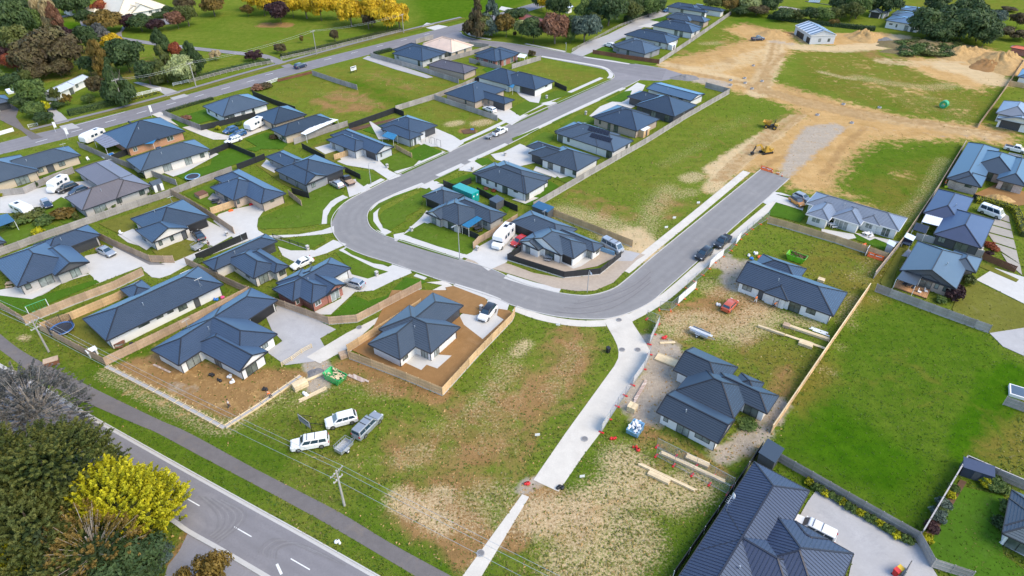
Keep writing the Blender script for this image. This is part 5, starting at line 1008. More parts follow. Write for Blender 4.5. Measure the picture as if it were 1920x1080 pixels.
leaf_mat('purple',[(0.022,0.010,0.012),(0.045,0.02,0.022),(0.07,0.032,0.032)])
leaf_mat('copper',[(0.10,0.045,0.028),(0.19,0.09,0.05),(0.27,0.14,0.085)])
leaf_mat('red',[(0.10,0.02,0.015),(0.25,0.06,0.03),(0.42,0.14,0.04)])
leaf_mat('bluegreen',[(0.035,0.055,0.045),(0.075,0.11,0.085),(0.13,0.17,0.13)])
leaf_mat('gum',[(0.05,0.055,0.05),(0.115,0.12,0.115),(0.21,0.18,0.16)])
leaf_mat('pale',[(0.14,0.17,0.05),(0.27,0.31,0.12),(0.42,0.46,0.22)])
leaf_mat('autumn',[(0.055,0.05,0.012),(0.15,0.10,0.02),(0.26,0.17,0.04)])
leaf_mat('straw',[(0.28,0.20,0.09),(0.42,0.33,0.17),(0.52,0.42,0.25)])
wood_mat('trunk',(0.13,0.105,0.085),0.25); wood_mat('trunk_pale',(0.36,0.31,0.26),0.2)
def leaf_mesh(name, pos, nrm, size, tint, rs, aspect=1.7):
    n=len(pos); a=rs.normal(size=(n,3)); a-= (a*nrm).sum(1,keepdims=True)*nrm; a/=np.linalg.norm(a,axis=1,keepdims=True)+1e-9; b=np.cross(nrm,a)
    s=size[:,None]; h=0.5
    v=np.stack([pos-a*s*aspect*h, pos+b*s*h*0.8+nrm*s*.10, pos+a*s*aspect*h, pos-b*s*h*0.8+nrm*s*.10],1).reshape(-1,3)
    me=bpy.data.meshes.new(name); me.vertices.add(4*n); me.loops.add(4*n); me.polygons.add(n)
    me.vertices.foreach_set('co',v.ravel()); me.loops.foreach_set('vertex_index',np.arange(4*n,dtype=np.int32)); me.polygons.foreach_set('loop_start',np.arange(0,4*n,4,dtype=np.int32))
    me.update(); at=me.attributes.new('tint','FLOAT','POINT'); at.data.foreach_set('value',np.repeat(tint,4).astype(np.float32)); me.materials.append(M['leaf_mid']); return me
def crown_pts(rs, n, shape, lobes=26):
    # unit crown: radius about 1, height from 0 to about 1
    P_=[];N_=[];T_=[]
    if shape=='round': c=rs.normal(size=(lobes,3)); c/=np.linalg.norm(c,axis=1,keepdims=True); c*=rs.uniform(.35,.72,(lobes,1)); c[:,2]=c[:,2]*.48+.52; rad=rs.uniform(.24,.42,lobes); c=np.vstack([c,[[0,0,.5]]]); rad=np.append(rad,.5)
    elif shape=='cone':
        z=rs.uniform(0,1,lobes)**1.25; a=rs.uniform(0,6.28,lobes); r=(1-z)*rs.uniform(.5,.8,lobes); c=np.stack([np.cos(a)*r,np.sin(a)*r,.06+z*.9],1); rad=.30*(1-z)+.10
    elif shape=='column':
        z=rs.uniform(.05,.95,lobes); a=rs.uniform(0,6.28,lobes); w=np.sin(np.pi*np.clip(z*.82+.14,0,1)); r=w*rs.uniform(.3,.65,lobes); c=np.stack([np.cos(a)*r,np.sin(a)*r,z],1); rad=.38*w+.08
    elif shape=='spread':
        a=rs.uniform(0,6.28,lobes); r=np.sqrt(rs.uniform(0,1,lobes))*.8; c=np.stack([np.cos(a)*r,np.sin(a)*r,rs.uniform(.35,.85,lobes)*(1-.35*r)],1); rad=rs.uniform(.18,.36,lobes)
    per=np.maximum(8,(n*rad**2/np.sum(rad**2)).astype(int))
    zs={'round':.55,'cone':.42,'column':.30,'spread':.5}[shape]
    for ci,ri,k in zip(c,rad,per):
        d=rs.normal(size=(k,3)); d/=np.linalg.norm(d,axis=1,keepdims=True); d[:,2]=np.where(d[:,2]<-.45,-d[:,2],d[:,2])
        rr=ri*rs.uniform(.62,1.08,(k,1)); q=d*rr*np.array([1,1,zs]); P_.append(ci+q); N_.append(d); T_.append(np.clip(.5+rs.normal(0,.16)+rs.normal(0,.14,k),0,1))
    P_=np.vstack(P_);N_=np.vstack(N_);T_=np.concatenate(T_)
    N_=N_+rs.normal(0,.45,N_.shape)+np.array([0,0,.25]); N_/=np.linalg.norm(N_,axis=1,keepdims=True)
    return P_,N_,T_
PROTO={}
def proto(shape,var,n,leaf,gap=0.0):
    key=(shape,var,n,leaf)
    if key not in PROTO:
        rs=np.random.RandomState(var*17+len(shape)); P_,N_,T_=crown_pts(rs,n,shape)
        PROTO[key]=leaf_mesh('crown',P_,N_,rs.uniform(.7,1.35,len(P_))*leaf,T_,rs)
    return PROTO[key]
def trunk_mesh(h,r,limbs,seed,spread=.5):
    rr=random.Random(seed); mb=MB(); mb.tube([(0,0,-.2),(rr.uniform(-.05,.05)*h,rr.uniform(-.05,.05)*h,h*.45),(0,0,h*.9)],r,7,0,True,r*.3)
    for i in range(limbs):
        a=rr.uniform(0,6.28); z0=h*rr.uniform(.25,.6); L=h*rr.uniform(.3,.5); d=Vector((math.cos(a)*spread,math.sin(a)*spread,.8)); p0=Vector((0,0,z0)); p1=p0+d*L*.5; p2=p1+Vector((d.x*.7,d.y*.7,1.0))*L*.4
        mb.tube([p0,p1,p2],r*.45,5,0,True,r*.1)
    me=bpy.data.meshes.new('trunk'); me.from_pydata(mb.v,[],mb.f); me.materials.append(M['trunk']); return me
TR=[trunk_mesh(1.0,.035,6,s) for s in range(3)]
_tc=[0]
def tree(label,k,p,h,r,shape='round',leaf='mid',name='tree',cat='tree',group=None,var=None,n=5200,ls=.085,base=None,trunk=True,tm='trunk',squash=1.0):
    _tc[0]+=1; i=_tc[0]; w=G(k,*p); rr=random.Random(i*5+1)
    t=thing(name,label,cat,(w.x,w.y,0),rr.uniform(0,360),group)
    b=h*.12 if base is None else base
    if trunk:
        o=bpy.data.objects.new('trunk',TR[i%3]); COL.objects.link(o); o.parent=t; o.scale=(h*.9,h*.9,h*.8); o.material_slots[0].link='OBJECT'; o.material_slots[0].material=M[tm]
    me=proto(shape,(i%3) if var is None else var,n,ls); c=bpy.data.objects.new('crown',me); COL.objects.link(c); c.parent=t; c.location=(0,0,b); c.scale=(r,r*squash,(h-b)); setmat(c,'leaf_'+leaf)
    return t
def tree_top(label,k,ptop,h,r,*a,**kw):      # placed by the photo point of its middle, at half its height
    w=U(*px(k,*ptop),h*.5); d=w; KO['_w']=None
    return tree_world(label,(w.x,w.y),h,r,*a,**kw)
def tree_world(label,xy,h,r,*a,**kw):
    global G
    g0=G
    def G_(k,x,y,z=0.0): return Vector((xy[0],xy[1],0))
    globals()['G']=G_
    try: return tree(label,'P',(0,0),h,r,*a,**kw)
    finally: globals()['G']=g0
T=tree_top
# --- wooded corner at the top left (points are mid crown)
GW='woodland trees at the top left'
for q,h,r,sh,lf,lb in [((20,20),18,7,'cone','dark','tall dark conifer at the wood edge'),((8,45),16,7,'round','dark','dark broad tree filling the wood corner'),((38,40),15,6,'round','dark','dark dense tree behind the pale poplar'),((45,12),16,6,'cone','dark','dark conifer behind the bare poplars'),
    ((62,45),12,4,'round','mid','deep green tree left of the pale poplar'),((72,20),17,3.2,'column','straw','tall pale poplar nearly bare of leaves'),((92,28),17,3.4,'column','straw','tall fawn poplar with thin upright twigs'),((103,38),14,2.8,'column','copper','reddish bare poplar nearest the shed'),
    ((115,8),11,6,'round','dark','dark round tree beside the small white shed'),((140,8),10,6,'round','dark','dark bushy tree behind the small white shed'),((150,3),9,5,'round','mid','green tree behind the homestead shed'),
    ((85,92),14,11,'round','brown','huge brown-olive tree in the wood'),((60,110),11,8,'round','brown','brown leafed tree behind the white cottage'),((120,105),11,7,'round','brown','russet tree right of the huge brown tree'),((35,80),12,7,'round','olive','olive tree left of the huge brown tree'),((130,75),10,5,'round','purple','dark purple-brown tree at the wood edge'),
    ((160,75),10,5,'round','dark','dark tree by the park drive bend'),((188,65),9,3.5,'column','gum','grey-green upright tree by the park drive'),((210,82),8,4.2,'round','yellow','bright yellow tree at the wood edge'),((235,105),11,7.5,'round','dark','big dark green tree behind the conifer'),((212,108),10,5,'round','dark','dark green tree below the yellow tree'),((185,112),13,3.4,'column','autumn','tall olive-gold tree behind the bare tree'),
    ((165,125),7,4,'round','dark','dark shrubby tree behind the white cottage roof'),((215,152),14,5.5,'cone','dark','dark triangular conifer by the hedge'),((182,160),7.5,3.0,'spread','brown','half bare brown tree in front of the cottage'),((300,85),12,3.3,'column','dark','dark upright tree in the park'),((305,120),12,5.5,'cone','olive','broad olive conifer beside the orange tree'),
    ((275,135),8,5,'round','dark','dark bush at the gravel entrance'),((330,98),7,3,'round','red','orange-red tree behind the pale green tree'),((337,132),9,5.4,'round','pale','pale yellow-green rounded tree by the power pole'),((358,112),12,3.0,'column','dark','dark columnar tree behind the power pole'),((372,118),8,2.4,'column','dark','narrow dark tree beside the columnar tree'),
    ((0,105),8,5,'round','purple','purple shrub at the wood corner'),((25,115),7,4,'round','red','small red-brown tree in the wood corner'),((28,110),6,3,'round','pale','small pale yellow tree in the wood corner'),((110,128),6,5,'round','brown','low brown thicket behind the cottage'),((70,135),6,5,'round','brown','brown shrub thicket left of the cottage'),
    ((55,175),8,5.5,'round','mid','big round green tree beside the cottage drive'),((40,190),5,3.5,'round','dark','dark round bush at the tarred drive'),((65,205),5,4,'round','mid','green round bush on the drive corner'),((82,222),3.5,3,'round','dark','dark clipped bush at the drive corner'),((78,202),3.5,2.5,'round','golden','yellow-green bush at the drive corner'),((25,150),5,5,'round','dark','dark shrubs behind the garage'),((0,145),6,3,'spread','mid','palm-like tree at the frame edge'),
    ((45,145),6,2.2,'spread','olive','feathery palm left of the cottage'),((103,176),5,1.6,'spread','olive','palm in front of the cottage wall'),((124,186),4,1.7,'spread','autumn','rusty palm in front of the cottage'),((68,165),3,2.2,'round','golden','yellow leafy shrub behind the round green tree'),((165,185),3,2.2,'round','mid','green shrub at the cottage corner'),((105,198),2,2.6,'round','dark','low round hedge bush by the cottage drive')]:
    T(lb,'P',q,h,r,sh,lf,group=GW)
# --- homestead garden and park
for q,h,r,sh,lf,lb in [((186,14),6,4,'round','red','red-orange tree against the cream roof'),((195,40),9,8,'round','autumn','broad rounded olive-green tree on the lawn'),((160,35),7,4.5,'round','dark','dark tree left of the broad olive tree'),((238,42),6,5,'round','purple','red-brown shrub before the homestead'),((262,42),7,5.5,'round','dark','dark green shrub before the homestead'),((292,48),5,4.5,'round','purple','low brown-purple shrub on the lawn edge'),((283,50),4,3,'round','mid','green shrub among the brown shrubs'),
    ((348,28),9,5,'round','olive','olive tree right of the homestead'),((330,38),7,5,'round','copper','red-brown bushes right of the homestead'),((345,8),8,5,'round','brown','brown tree at the homestead end'),((398,10),9,6,'round','autumn','yellow-green tree alone on the lawn'),((463,20),5,3,'round','autumn','small golden tree on the lawn'),((315,18),3,3,'round','dark','dark clipped shrub by the homestead wall'),((300,28),3,4,'round','dark','dark low hedge by the homestead wall'),
    ((523,24),9,6.2,'round','purple','round dark purple tree on the lawn'),((525,90),4,2.5,'spread','brown','small bare brown tree inside the park fence'),((627,66),5,2.2,'round','brown','small brown-green tree inside the park fence'),((565,73),3,1.0,'round','autumn','tiny sapling on the park lawn'),((403,103),4,2.2,'spread','straw','small pale bare tree on the park lawn'),((476,103),4,3.5,'spread','purple','purple shrub at the park entrance')]:
    T(lb,'P',q,h,r,sh,lf,group='park and homestead trees')
for j,(q,h,r) in enumerate([((492,5),11,6),((545,8),11,6),((572,10),11,5.5),((600,14),11,6),((630,12),11,5),((655,22),12,7),((695,22),12,6.5),((725,30),12,7),((748,28),11,5.5),((510,0),11,6),((470,-2),10,5)]):
    T('bright yellow autumn tree in the row above the park','P',q,h,r,'round','yellow',group='row of yellow autumn trees',n=6500,ls=.075)
T('brown leafless tree within the yellow row','P',(690,38),7,3,'spread','brown'); T('thin brown tree behind the yellow row','P',(722,10),9,4,'spread','brown')
# --- trees round the junction and far top
for q,h,r,sh,lf,lb in [((893,30),16,6,'cone','brown','tall brown-green conifer on the junction corner'),((922,30),15,6,'cone','bluegreen','grey-green conifer on the junction corner'),((948,48),9,5,'round','autumn','yellowing tree beside the junction conifers'),((905,50),8,5,'round','olive','low olive tree at the foot of the junction conifers'),((968,28),6,6,'round','dark','dark hedge tree behind the junction'),((1024,8),8,4,'round','yellow','yellow tree behind the red roof'),((1015,0),9,5,'round','dark','dark tree beside the yellow tree'),((1048,10),11,6,'round','dark','dark tree behind the red roofed house'),
    ((978,55),7,4.5,'round','pale','yellow-green tree before the red roofed house'),((1000,58),9,6,'round','dark','dark green tree before the red roofed house'),((1042,52),12,7.5,'round','copper','large copper coloured tree before the red roofed house'),((1070,68),5,3,'round','mid','small green tree beside the copper tree'),((1073,48),7,5,'round','dark','dark tree between copper and blue-green trees'),((1098,52),11,6.5,'round','bluegreen','rounded blue-green conifer by the lane'),((1113,38),6,4,'round','olive','olive tree behind the blue-green conifer'),
    ((1100,22),9,6,'round','mid','green tree behind the lane hedge'),((1142,18),13,9,'round','dark','large dark green tree by the lane'),((1180,22),9,6,'round','olive','olive green tree by the lane'),((1195,12),9,6,'round','dark','dark tree at the head of the lane'),((1218,12),9,6,'round','mid','green tree at the head of the lane'),((1235,8),8,5,'round','dark','dark tree beside the solar roofed house'),((1345,3),8,7,'round','olive','yellow-green tree behind the lane end'),((1370,8),7,6,'round','autumn','autumn coloured shrub behind the lane end'),((1400,8),8,6,'round','pale','pale round tree behind the far hedge'),((1388,20),4,5,'round','dark','dark hedge bush beyond the grey fence'),((1420,18),5,6,'round','brown','brown hedge bush beyond the grey fence'),((1442,8),8,6,'round','dark','dark tree behind the bungalow'),
    ((1470,28),5,5,'round','dark','dark hedge below the bungalow'),((1495,28),5,5,'round','olive','olive hedge below the bungalow'),((1520,28),6,5,'round','dark','dark hedge below the glazed house'),((1545,28),6,5,'round','mid','green hedge tree below the glazed house'),((1570,25),6,5,'round','olive','olive bush by the pale rimmed tree'),((1597,22),8,5,'round','olive','rounded tree with pale yellow rim'),((1580,8),9,6,'round','dark','dark tree behind the pale rimmed tree'),((1610,12),10,6,'round','mid','tall green tree behind the twin garage'),((1640,5),10,6,'round','dark','dark tree behind the twin garage roofs'),((1670,8),10,6,'round','dark','dark tree left of the modern house'),((1565,42),3,2.5,'round','autumn','small yellow shrub beside the barn'),
    ((1752,8),8,7,'round','dark','dark tree behind the modern house'),((1745,45),11,9,'round','dark','dense dark evergreen beside the modern house'),((1775,40),12,10,'round','dark','dense dark evergreen in the middle of the clump'),((1810,50),12,10,'round','dark','dense dark evergreen at the front of the clump'),((1840,50),11,8,'round','dark','dense dark evergreen at the right of the clump'),((1815,20),11,8,'round','dark','dark evergreen at the back of the clump'),((1850,68),8,6,'round','dark','dark evergreen spilling to the paddock strip'),((1760,62),8,7,'round','dark','dark evergreen at the foot of the clump'),((1865,32),7,5,'round','bluegreen','grey-green round tree right of the clump'),((1910,38),6,4,'round','brown','brown shrub at the field edge'),((1905,62),5,6,'spread','brown','sprawling brown shrub on the bank'),((1892,17),2,4,'round','brown','dark brown bush alone in the field')]:
    T(lb,'P',q,h,r,sh,lf,group='far trees and hedges')
# weedy bank beside the earthworks
for j in range(64):
    T('low weedy bush on the earthworks bank','P',(rng.uniform(1690,1800),rng.uniform(74,102)),rng.uniform(1.2,2.6),rng.uniform(2.0,4.0),'round',rng.choice(['mid','olive','mid','straw','dark']),name='bush',cat='bush',group='bushes on the earthworks bank',n=500,ls=.16,trunk=False,base=0)
# --- big near trees at the bottom left


T('yellow-green round bush in the bottom corner','P',(20,1055),6,4,'round','golden',n=9000,ls=.05,var=11)
T('autumn tree tip at the bottom edge','P',(388,1082),8,3.0,'spread','autumn',n=5000,ls=.06,var=13); T('dark green bush at the bottom edge','P',(230,1080),6,5,'round','dark',n=9000,ls=.06,var=14)
T('dark flax clump beside the yellow cypress','P',(287,1045),2.2,2.4,'spread','bluegreen',n=2500,ls=.12,var=15,trunk=False,base=0,name='flax_bush',cat='bush')
# trees built of feathery sprays on radiating limbs
def spray_tree(label,q,zc,rx,ry,h,leaf,inner,sprays=900,L0=1.0,L1=2.0,up=.75,lean=(.35,.15),ls=(.13,.26),m_=46,name='tree',seed=5,z0=1.6,rough=.1,twigs=0,tm='trunk'):
    w=U(*q,zc); t=thing(name,label,'tree',(w.x,w.y,0),0); rs=np.random.RandomState(seed)
    mb=MB(); mb.tube([(0,0,-.2),(.1,.1,h*.5),(.2,0,h*.85)],.32,8,0,True,.08); mb.obj('trunk',M[tm],t)
    lob=rs.normal(size=(14,3)); lob/=np.linalg.norm(lob,axis=1,keepdims=True); pos=[];nr=[];sz=[];ti=[]; tw=MB()
    for s in range(sprays):
        a=rs.uniform(0,6.28); el=rs.uniform(.0,1)**.8; rad=math.sqrt(max(0,1-el**2)); dn=np.array([math.cos(a)*rad,math.sin(a)*rad,el]); bulge=1+rough*1.6*max(-.6,np.max(lob@dn)-.72)*3-rough
        d=np.array([dn[0]*rx,dn[1]*ry,z0+el*(h-z0)])*rs.uniform(.80,1.05)*bulge; d[2]=max(d[2],.4)
        out=np.array([dn[0]*.9+lean[0],dn[1]*.9+lean[1],up+el*.5]); out/=np.linalg.norm(out); L=rs.uniform(L0,L1); side=np.cross(out,[0,0,1]); side/=np.linalg.norm(side)+1e-9; upv=np.cross(side,out)
        tt=rs.uniform(0,1,m_); wd=.38*(1-tt)**.7*L*.55+.03
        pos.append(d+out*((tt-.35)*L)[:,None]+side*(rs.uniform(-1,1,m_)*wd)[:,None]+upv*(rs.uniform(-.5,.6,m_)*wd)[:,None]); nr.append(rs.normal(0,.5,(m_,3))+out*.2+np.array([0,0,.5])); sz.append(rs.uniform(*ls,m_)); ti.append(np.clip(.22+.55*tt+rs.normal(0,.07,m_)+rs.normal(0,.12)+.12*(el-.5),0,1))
        if s<twigs: p=d+out*L*.7; b0=np.array([.1,0,h*.35]); mid=(b0+p)/2+np.array([0,0,.4]); tw.tube([tuple(b0+(p-b0)*.15),tuple(mid),tuple(p)],.07,5,0,True,.015)
    nr=np.vstack(nr); nr/=np.linalg.norm(nr,axis=1,keepdims=True); me=leaf_mesh('crown',np.vstack(pos),nr,np.concatenate(sz),np.concatenate(ti),rs,2.2); me.materials[0]=M['leaf_'+leaf]; c=bpy.data.objects.new('crown',me); COL.objects.link(c); c.parent=t
    if twigs: tw.obj('branches',M[tm],t)
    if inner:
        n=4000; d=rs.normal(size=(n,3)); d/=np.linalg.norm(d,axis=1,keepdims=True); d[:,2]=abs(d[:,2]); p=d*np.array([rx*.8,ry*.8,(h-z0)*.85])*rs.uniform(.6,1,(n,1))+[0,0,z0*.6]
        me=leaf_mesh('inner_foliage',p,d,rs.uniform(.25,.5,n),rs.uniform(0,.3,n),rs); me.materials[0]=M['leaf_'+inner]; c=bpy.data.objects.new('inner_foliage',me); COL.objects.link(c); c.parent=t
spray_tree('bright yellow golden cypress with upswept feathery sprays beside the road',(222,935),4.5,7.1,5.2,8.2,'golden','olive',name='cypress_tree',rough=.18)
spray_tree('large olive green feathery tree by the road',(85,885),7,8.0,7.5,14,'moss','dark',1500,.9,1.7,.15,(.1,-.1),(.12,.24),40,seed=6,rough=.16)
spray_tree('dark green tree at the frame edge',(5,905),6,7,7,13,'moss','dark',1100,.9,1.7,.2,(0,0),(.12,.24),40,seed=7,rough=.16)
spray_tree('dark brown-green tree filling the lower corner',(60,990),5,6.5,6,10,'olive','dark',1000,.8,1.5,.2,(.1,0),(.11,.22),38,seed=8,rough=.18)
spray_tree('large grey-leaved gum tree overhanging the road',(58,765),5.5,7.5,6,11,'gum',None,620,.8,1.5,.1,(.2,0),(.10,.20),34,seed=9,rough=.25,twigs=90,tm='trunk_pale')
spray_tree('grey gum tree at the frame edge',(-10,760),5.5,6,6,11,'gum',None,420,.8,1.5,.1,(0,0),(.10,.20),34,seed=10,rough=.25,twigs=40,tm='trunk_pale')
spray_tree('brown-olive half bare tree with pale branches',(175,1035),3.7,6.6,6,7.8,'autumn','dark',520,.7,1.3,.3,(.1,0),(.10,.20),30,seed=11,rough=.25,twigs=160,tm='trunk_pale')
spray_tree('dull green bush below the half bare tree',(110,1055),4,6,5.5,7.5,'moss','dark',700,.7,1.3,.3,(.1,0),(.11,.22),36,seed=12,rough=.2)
# --- hedges: boxes of leaves
def hedge(label,k,pts,w,h,leaf='mid',dens=90,ls=.16,name='hedge',top=1.0,group=None,z=0.0):
    W=[G(k,*p,z) for p in pts]; c=sum(W,Vector())/len(W); c.z=0; rs=np.random.RandomState(len(label)); pos=[];nr=[]
    core=MB()
    for a,b in zip(W[:-1],W[1:]):
        d=b-a; L=d.length; d=np.array(d/L); n=int(L*dens*(w+2*h)/3); sd=np.array([-d[1],d[0],0]); o=np.array(a-c); o[2]=0
        s=rs.uniform(0,L,n); f=rs.uniform(0,1,n); ar=np.array([h,w,h]); ar/=ar.sum()
        u=np.where(f<ar[0],-w/2,np.where(f<ar[0]+ar[1],rs.uniform(-w/2,w/2,n),w/2)); zz=np.where((f>=ar[0])&(f<ar[0]+ar[1]),h,rs.uniform(0,h,n)); 
        j=rs.normal(0,.10,(n,3)); p=o+np.outer(s,d)+np.outer(u,sd); p[:,2]=zz; p+=j; p[:,2]=np.abs(p[:,2]); pos.append(p)
        nn=np.outer(np.sign(u)*(np.abs(u)>w/2-.01),sd); nn[:,2]+=np.where(zz>=h-.01,1,.25); nr.append(nn+rs.normal(0,.4,(n,3)))
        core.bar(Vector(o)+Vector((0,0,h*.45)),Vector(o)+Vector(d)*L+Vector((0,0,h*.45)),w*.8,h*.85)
    pos=np.vstack(pos); nr=np.vstack(nr); nr/=np.linalg.norm(nr,axis=1,keepdims=True)+1e-9
    t=thing(name,label,'hedge',c,0,group); me=leaf_mesh('foliage',pos,nr,rs.uniform(.7,1.4,len(pos))*ls,rs.uniform(.2,.9,len(pos)),rs); me.materials[0]=M['leaf_'+leaf]; o=bpy.data.objects.new('foliage',me); COL.objects.link(o); o.parent=t
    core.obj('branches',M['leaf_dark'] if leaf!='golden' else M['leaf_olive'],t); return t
hedge('clipped yellow-green box hedge along the old road','C1',[(520,868),(700,825),(905,770)],2.2,1.7,'mid'); hedge('dark clipped hedge in front of the navy house','C2',[(890,412),(1015,380)],1.8,1.1,'dark',60)
hedge('flowering rose hedge along the park rail fence','C2',[(190,430),(450,375),(800,290),(1090,228)],2.0,1.1,'olive',40,.22); hedge('rose hedge beside the park drive entrance','C1',[(1440,600),(1700,535),(1920,482),(2030,465)],2.0,1.1,'mid',40,.22)
hedge('lush clipped hedge round the slab paved drive','C8',[(1550,435),(1650,450),(1820,495),(1860,530),(1915,700)],1.6,1.3,'golden',60); hedge('low yellow flower border by the white rail fence','C1',[(940,770),(1200,695)],1.2,.5,'golden',40)
hedge('low rose border at the slate roofed house frontage','C1',[(1240,850),(1400,800),(1600,745)],1.2,.8,'olive',40); hedge('dark boundary hedge below the far garden','C4',[(0,135),(200,165),(420,190),(640,215),(800,230)],2.5,1.6,'dark',20,.3)
hedge('tall dark hedge along the lane top','C3',[(850,175),(1000,120),(1130,75)],2.5,3.0,'dark',20,.3)
for j,(x,y) in enumerate([(300,390),(350,425),(390,445),(420,470),(465,490),(515,515),(550,540),(590,570),(635,590),(685,620),(735,650),(785,675),(830,700),(870,730),(910,750),(955,785),(1010,810),(1050,830)]):
    tree('small clipped green shrub in the row along the concrete yard','E4',(x,y),.9,.75,'round','mid' if j%3 else 'golden',name='shrub',cat='shrub',group='shrub row along the concrete yard',n=500,ls=.22,trunk=False,base=0)
# --- garden shrubs
for k,q,h,r,lf,lb in [('C5',(205,360),1.6,.35,'dark','slim dark conifer on the campervan drive'),('C5',(285,330),1.8,.4,'dark','slim dark conifer by the campervan'),('C5',(345,290),1.5,.35,'dark','slim dark conifer behind the campervan'),('C5',(240,560),2,3.5,'olive','sprawling olive bush below the caravan'),('C5',(330,600),1.6,2.5,'mid','green garden bush below the caravan'),('C5',(480,540),1.5,3,'autumn','autumn tinted garden bush by the brown roof'),('C5',(300,690),2,1.5,'golden','spiky yellow-green plant by the grey fence'),('C5',(160,600),1.5,3,'mid','green bush by the blue roofed gazebo'),('C5',(1120,380),1.4,1.2,'mid','round green shrub beside the garden shed'),('C5',(1075,250),1.4,1.2,'dark','dark shrub at the brown roof corner'),('C5',(860,475),1.2,1.2,'mid','round shrub at the patio corner'),('C5',(790,500),1,1,'mid','small shrub below the patio corner'),('C5',(580,570),2,.8,'olive','conical bush by the grey fence end'),('C5',(0,395),1,1,'golden','yellow flowering shrub at the drive edge'),('C5',(1490,890),.9,1.2,'mid','weedy shrub by the black fence end'),('C5',(680,535),1,1,'dark','dark shrub below the brown roof hip'),
    ('D4',(1380,85),2.4,1.9,'purple','dark red shrub at the paddock fence'),('D4',(1400,40),2.0,1.6,'purple','dark red shrub beside the deck lawn'),('D4',(1290,105),1.2,1.2,'mid','green shrub on the deck lawn'),('C8',(1490,1050),2,1.4,'olive','olive shrub at the small dormer'),('C8',(1660,770),1,1.4,'red','red flowering plant on the gravel bed'),('C8',(1700,800),.8,1,'red','small red plant on the gravel bed'),('C8',(1650,830),.8,1,'purple','dark red plant on the gravel bed'),
    ('E4',(1680,410),1.5,1.6,'mid','green leafy shrub beside the grey shed'),('E4',(1730,440),1.3,1.2,'mid','glossy shrub at the timber edging'),('E4',(1630,395),1.2,1.2,'golden','bright shrub in front of the grey shed'),('E4',(1380,440),1,.9,'mid','small green plant in the bark strip'),('E4',(1310,560),1,1.2,'bluegreen','grey-green plant in the bark strip'),('E4',(1260,640),1,1.3,'bluegreen','silvery plant in the bark strip'),('E4',(1360,480),.8,.8,'golden','yellow plant in the bark strip'),('E4',(1180,820),1.2,.9,'golden','yellow shrub at the fence corner'),('E4',(1775,590),1.2,1.3,'mid','shrub against the slate roofed house'),('E4',(1740,700),1,1.3,'dark','dark shrub against the slate roofed house'),('E4',(1225,720),.8,1.1,'purple','dark plant low in the bark strip'),('E4',(1290,610),.8,1.0,'mid','green tuft in the bark strip'),
    ('C2',(140,1040),1.2,1.5,'brown','brown garden bush below the patio roof'),('C2',(220,1050),1.2,1.5,'olive','olive garden bush below the patio roof'),('C2',(580,960),1.5,1.5,'dark','dark garden bush by the patio roof end'),('C2',(60,660),1.5,3,'brown','brown hedge at the weedy lot corner'),('C2',(20,670),1.5,3,'copper','reddish hedge at the weedy lot corner'),('C2',(1670,490),1,1,'mid','green shrub by the red brick house'),('C2',(1780,470),1,1.2,'red','red flowering shrub by the red brick house'),('C1',(1400,895),1.2,1.8,'copper','red-brown bush on the clipped lawn'),('C1',(1640,975),1.2,1,'golden','bright yellow bush at the caravan drive'),('C1',(1790,940),1,1.2,'mid','small green shrub by the caravan'),
    ('Z6',(1010,120),.6,.8,'copper','brown potted shrub by the white wall'),('Z6',(1120,150),.6,.8,'red','reddish potted shrub by the white wall'),('D3',(1760,1030),.8,1.7,'mid','weed clump beside the new white house'),('E1',(1150,960),1.6,1.4,'dark','dark bush under the half bare tree'),('Z8',(515,975),1.8,1.2,'olive','olive shrub at the concrete drive'),('C3',(150,420),2,1.6,'brown','brown shrub by the white pergola'),('C3',(20,270),2,.9,'brown','slim brown tree beside the red roofed house')]:
    tree(lb,k,q,h,r,'round',lf,name='shrub',cat='shrub',group=None,n=800,ls=.2,trunk=False,base=0)
# ---------------------------------------------------------------- vehicles
def loft(mb, secs, mi=0, cap=True):
    n=len(secs[0]); vs_=[p for s in secs for p in s]; fs=[]
    for i in range(len(secs)-1):
        for j in range(n): fs.append((i*n+j,i*n+(j+1)%n,(i+1)*n+(j+1)%n,(i+1)*n+j))
    if cap: fs+=[tuple(range(n))[::-1],tuple(range((len(secs)-1)*n,len(secs)*n))]
    mb.add(vs_,fs,mi)
def sec(x,w,zb,zt,r=.12): return [(x,-w,zb+r),(x,-w,zt-r*1.4),(x,-w*.95,zt-r*.5),(x,-w*.86,zt),(x,w*.86,zt),(x,w*.95,zt-r*.5),(x,w,zt-r*1.4),(x,w,zb+r),(x,w*.9,zb),(x,-w*.9,zb)]
def bvl(o,w):
    b=o.modifiers.new('bevel','BEVEL'); b.width=w; b.segments=2; b.limit_method='ANGLE'; b.angle_limit=R(20); b.harden_normals=True; return o
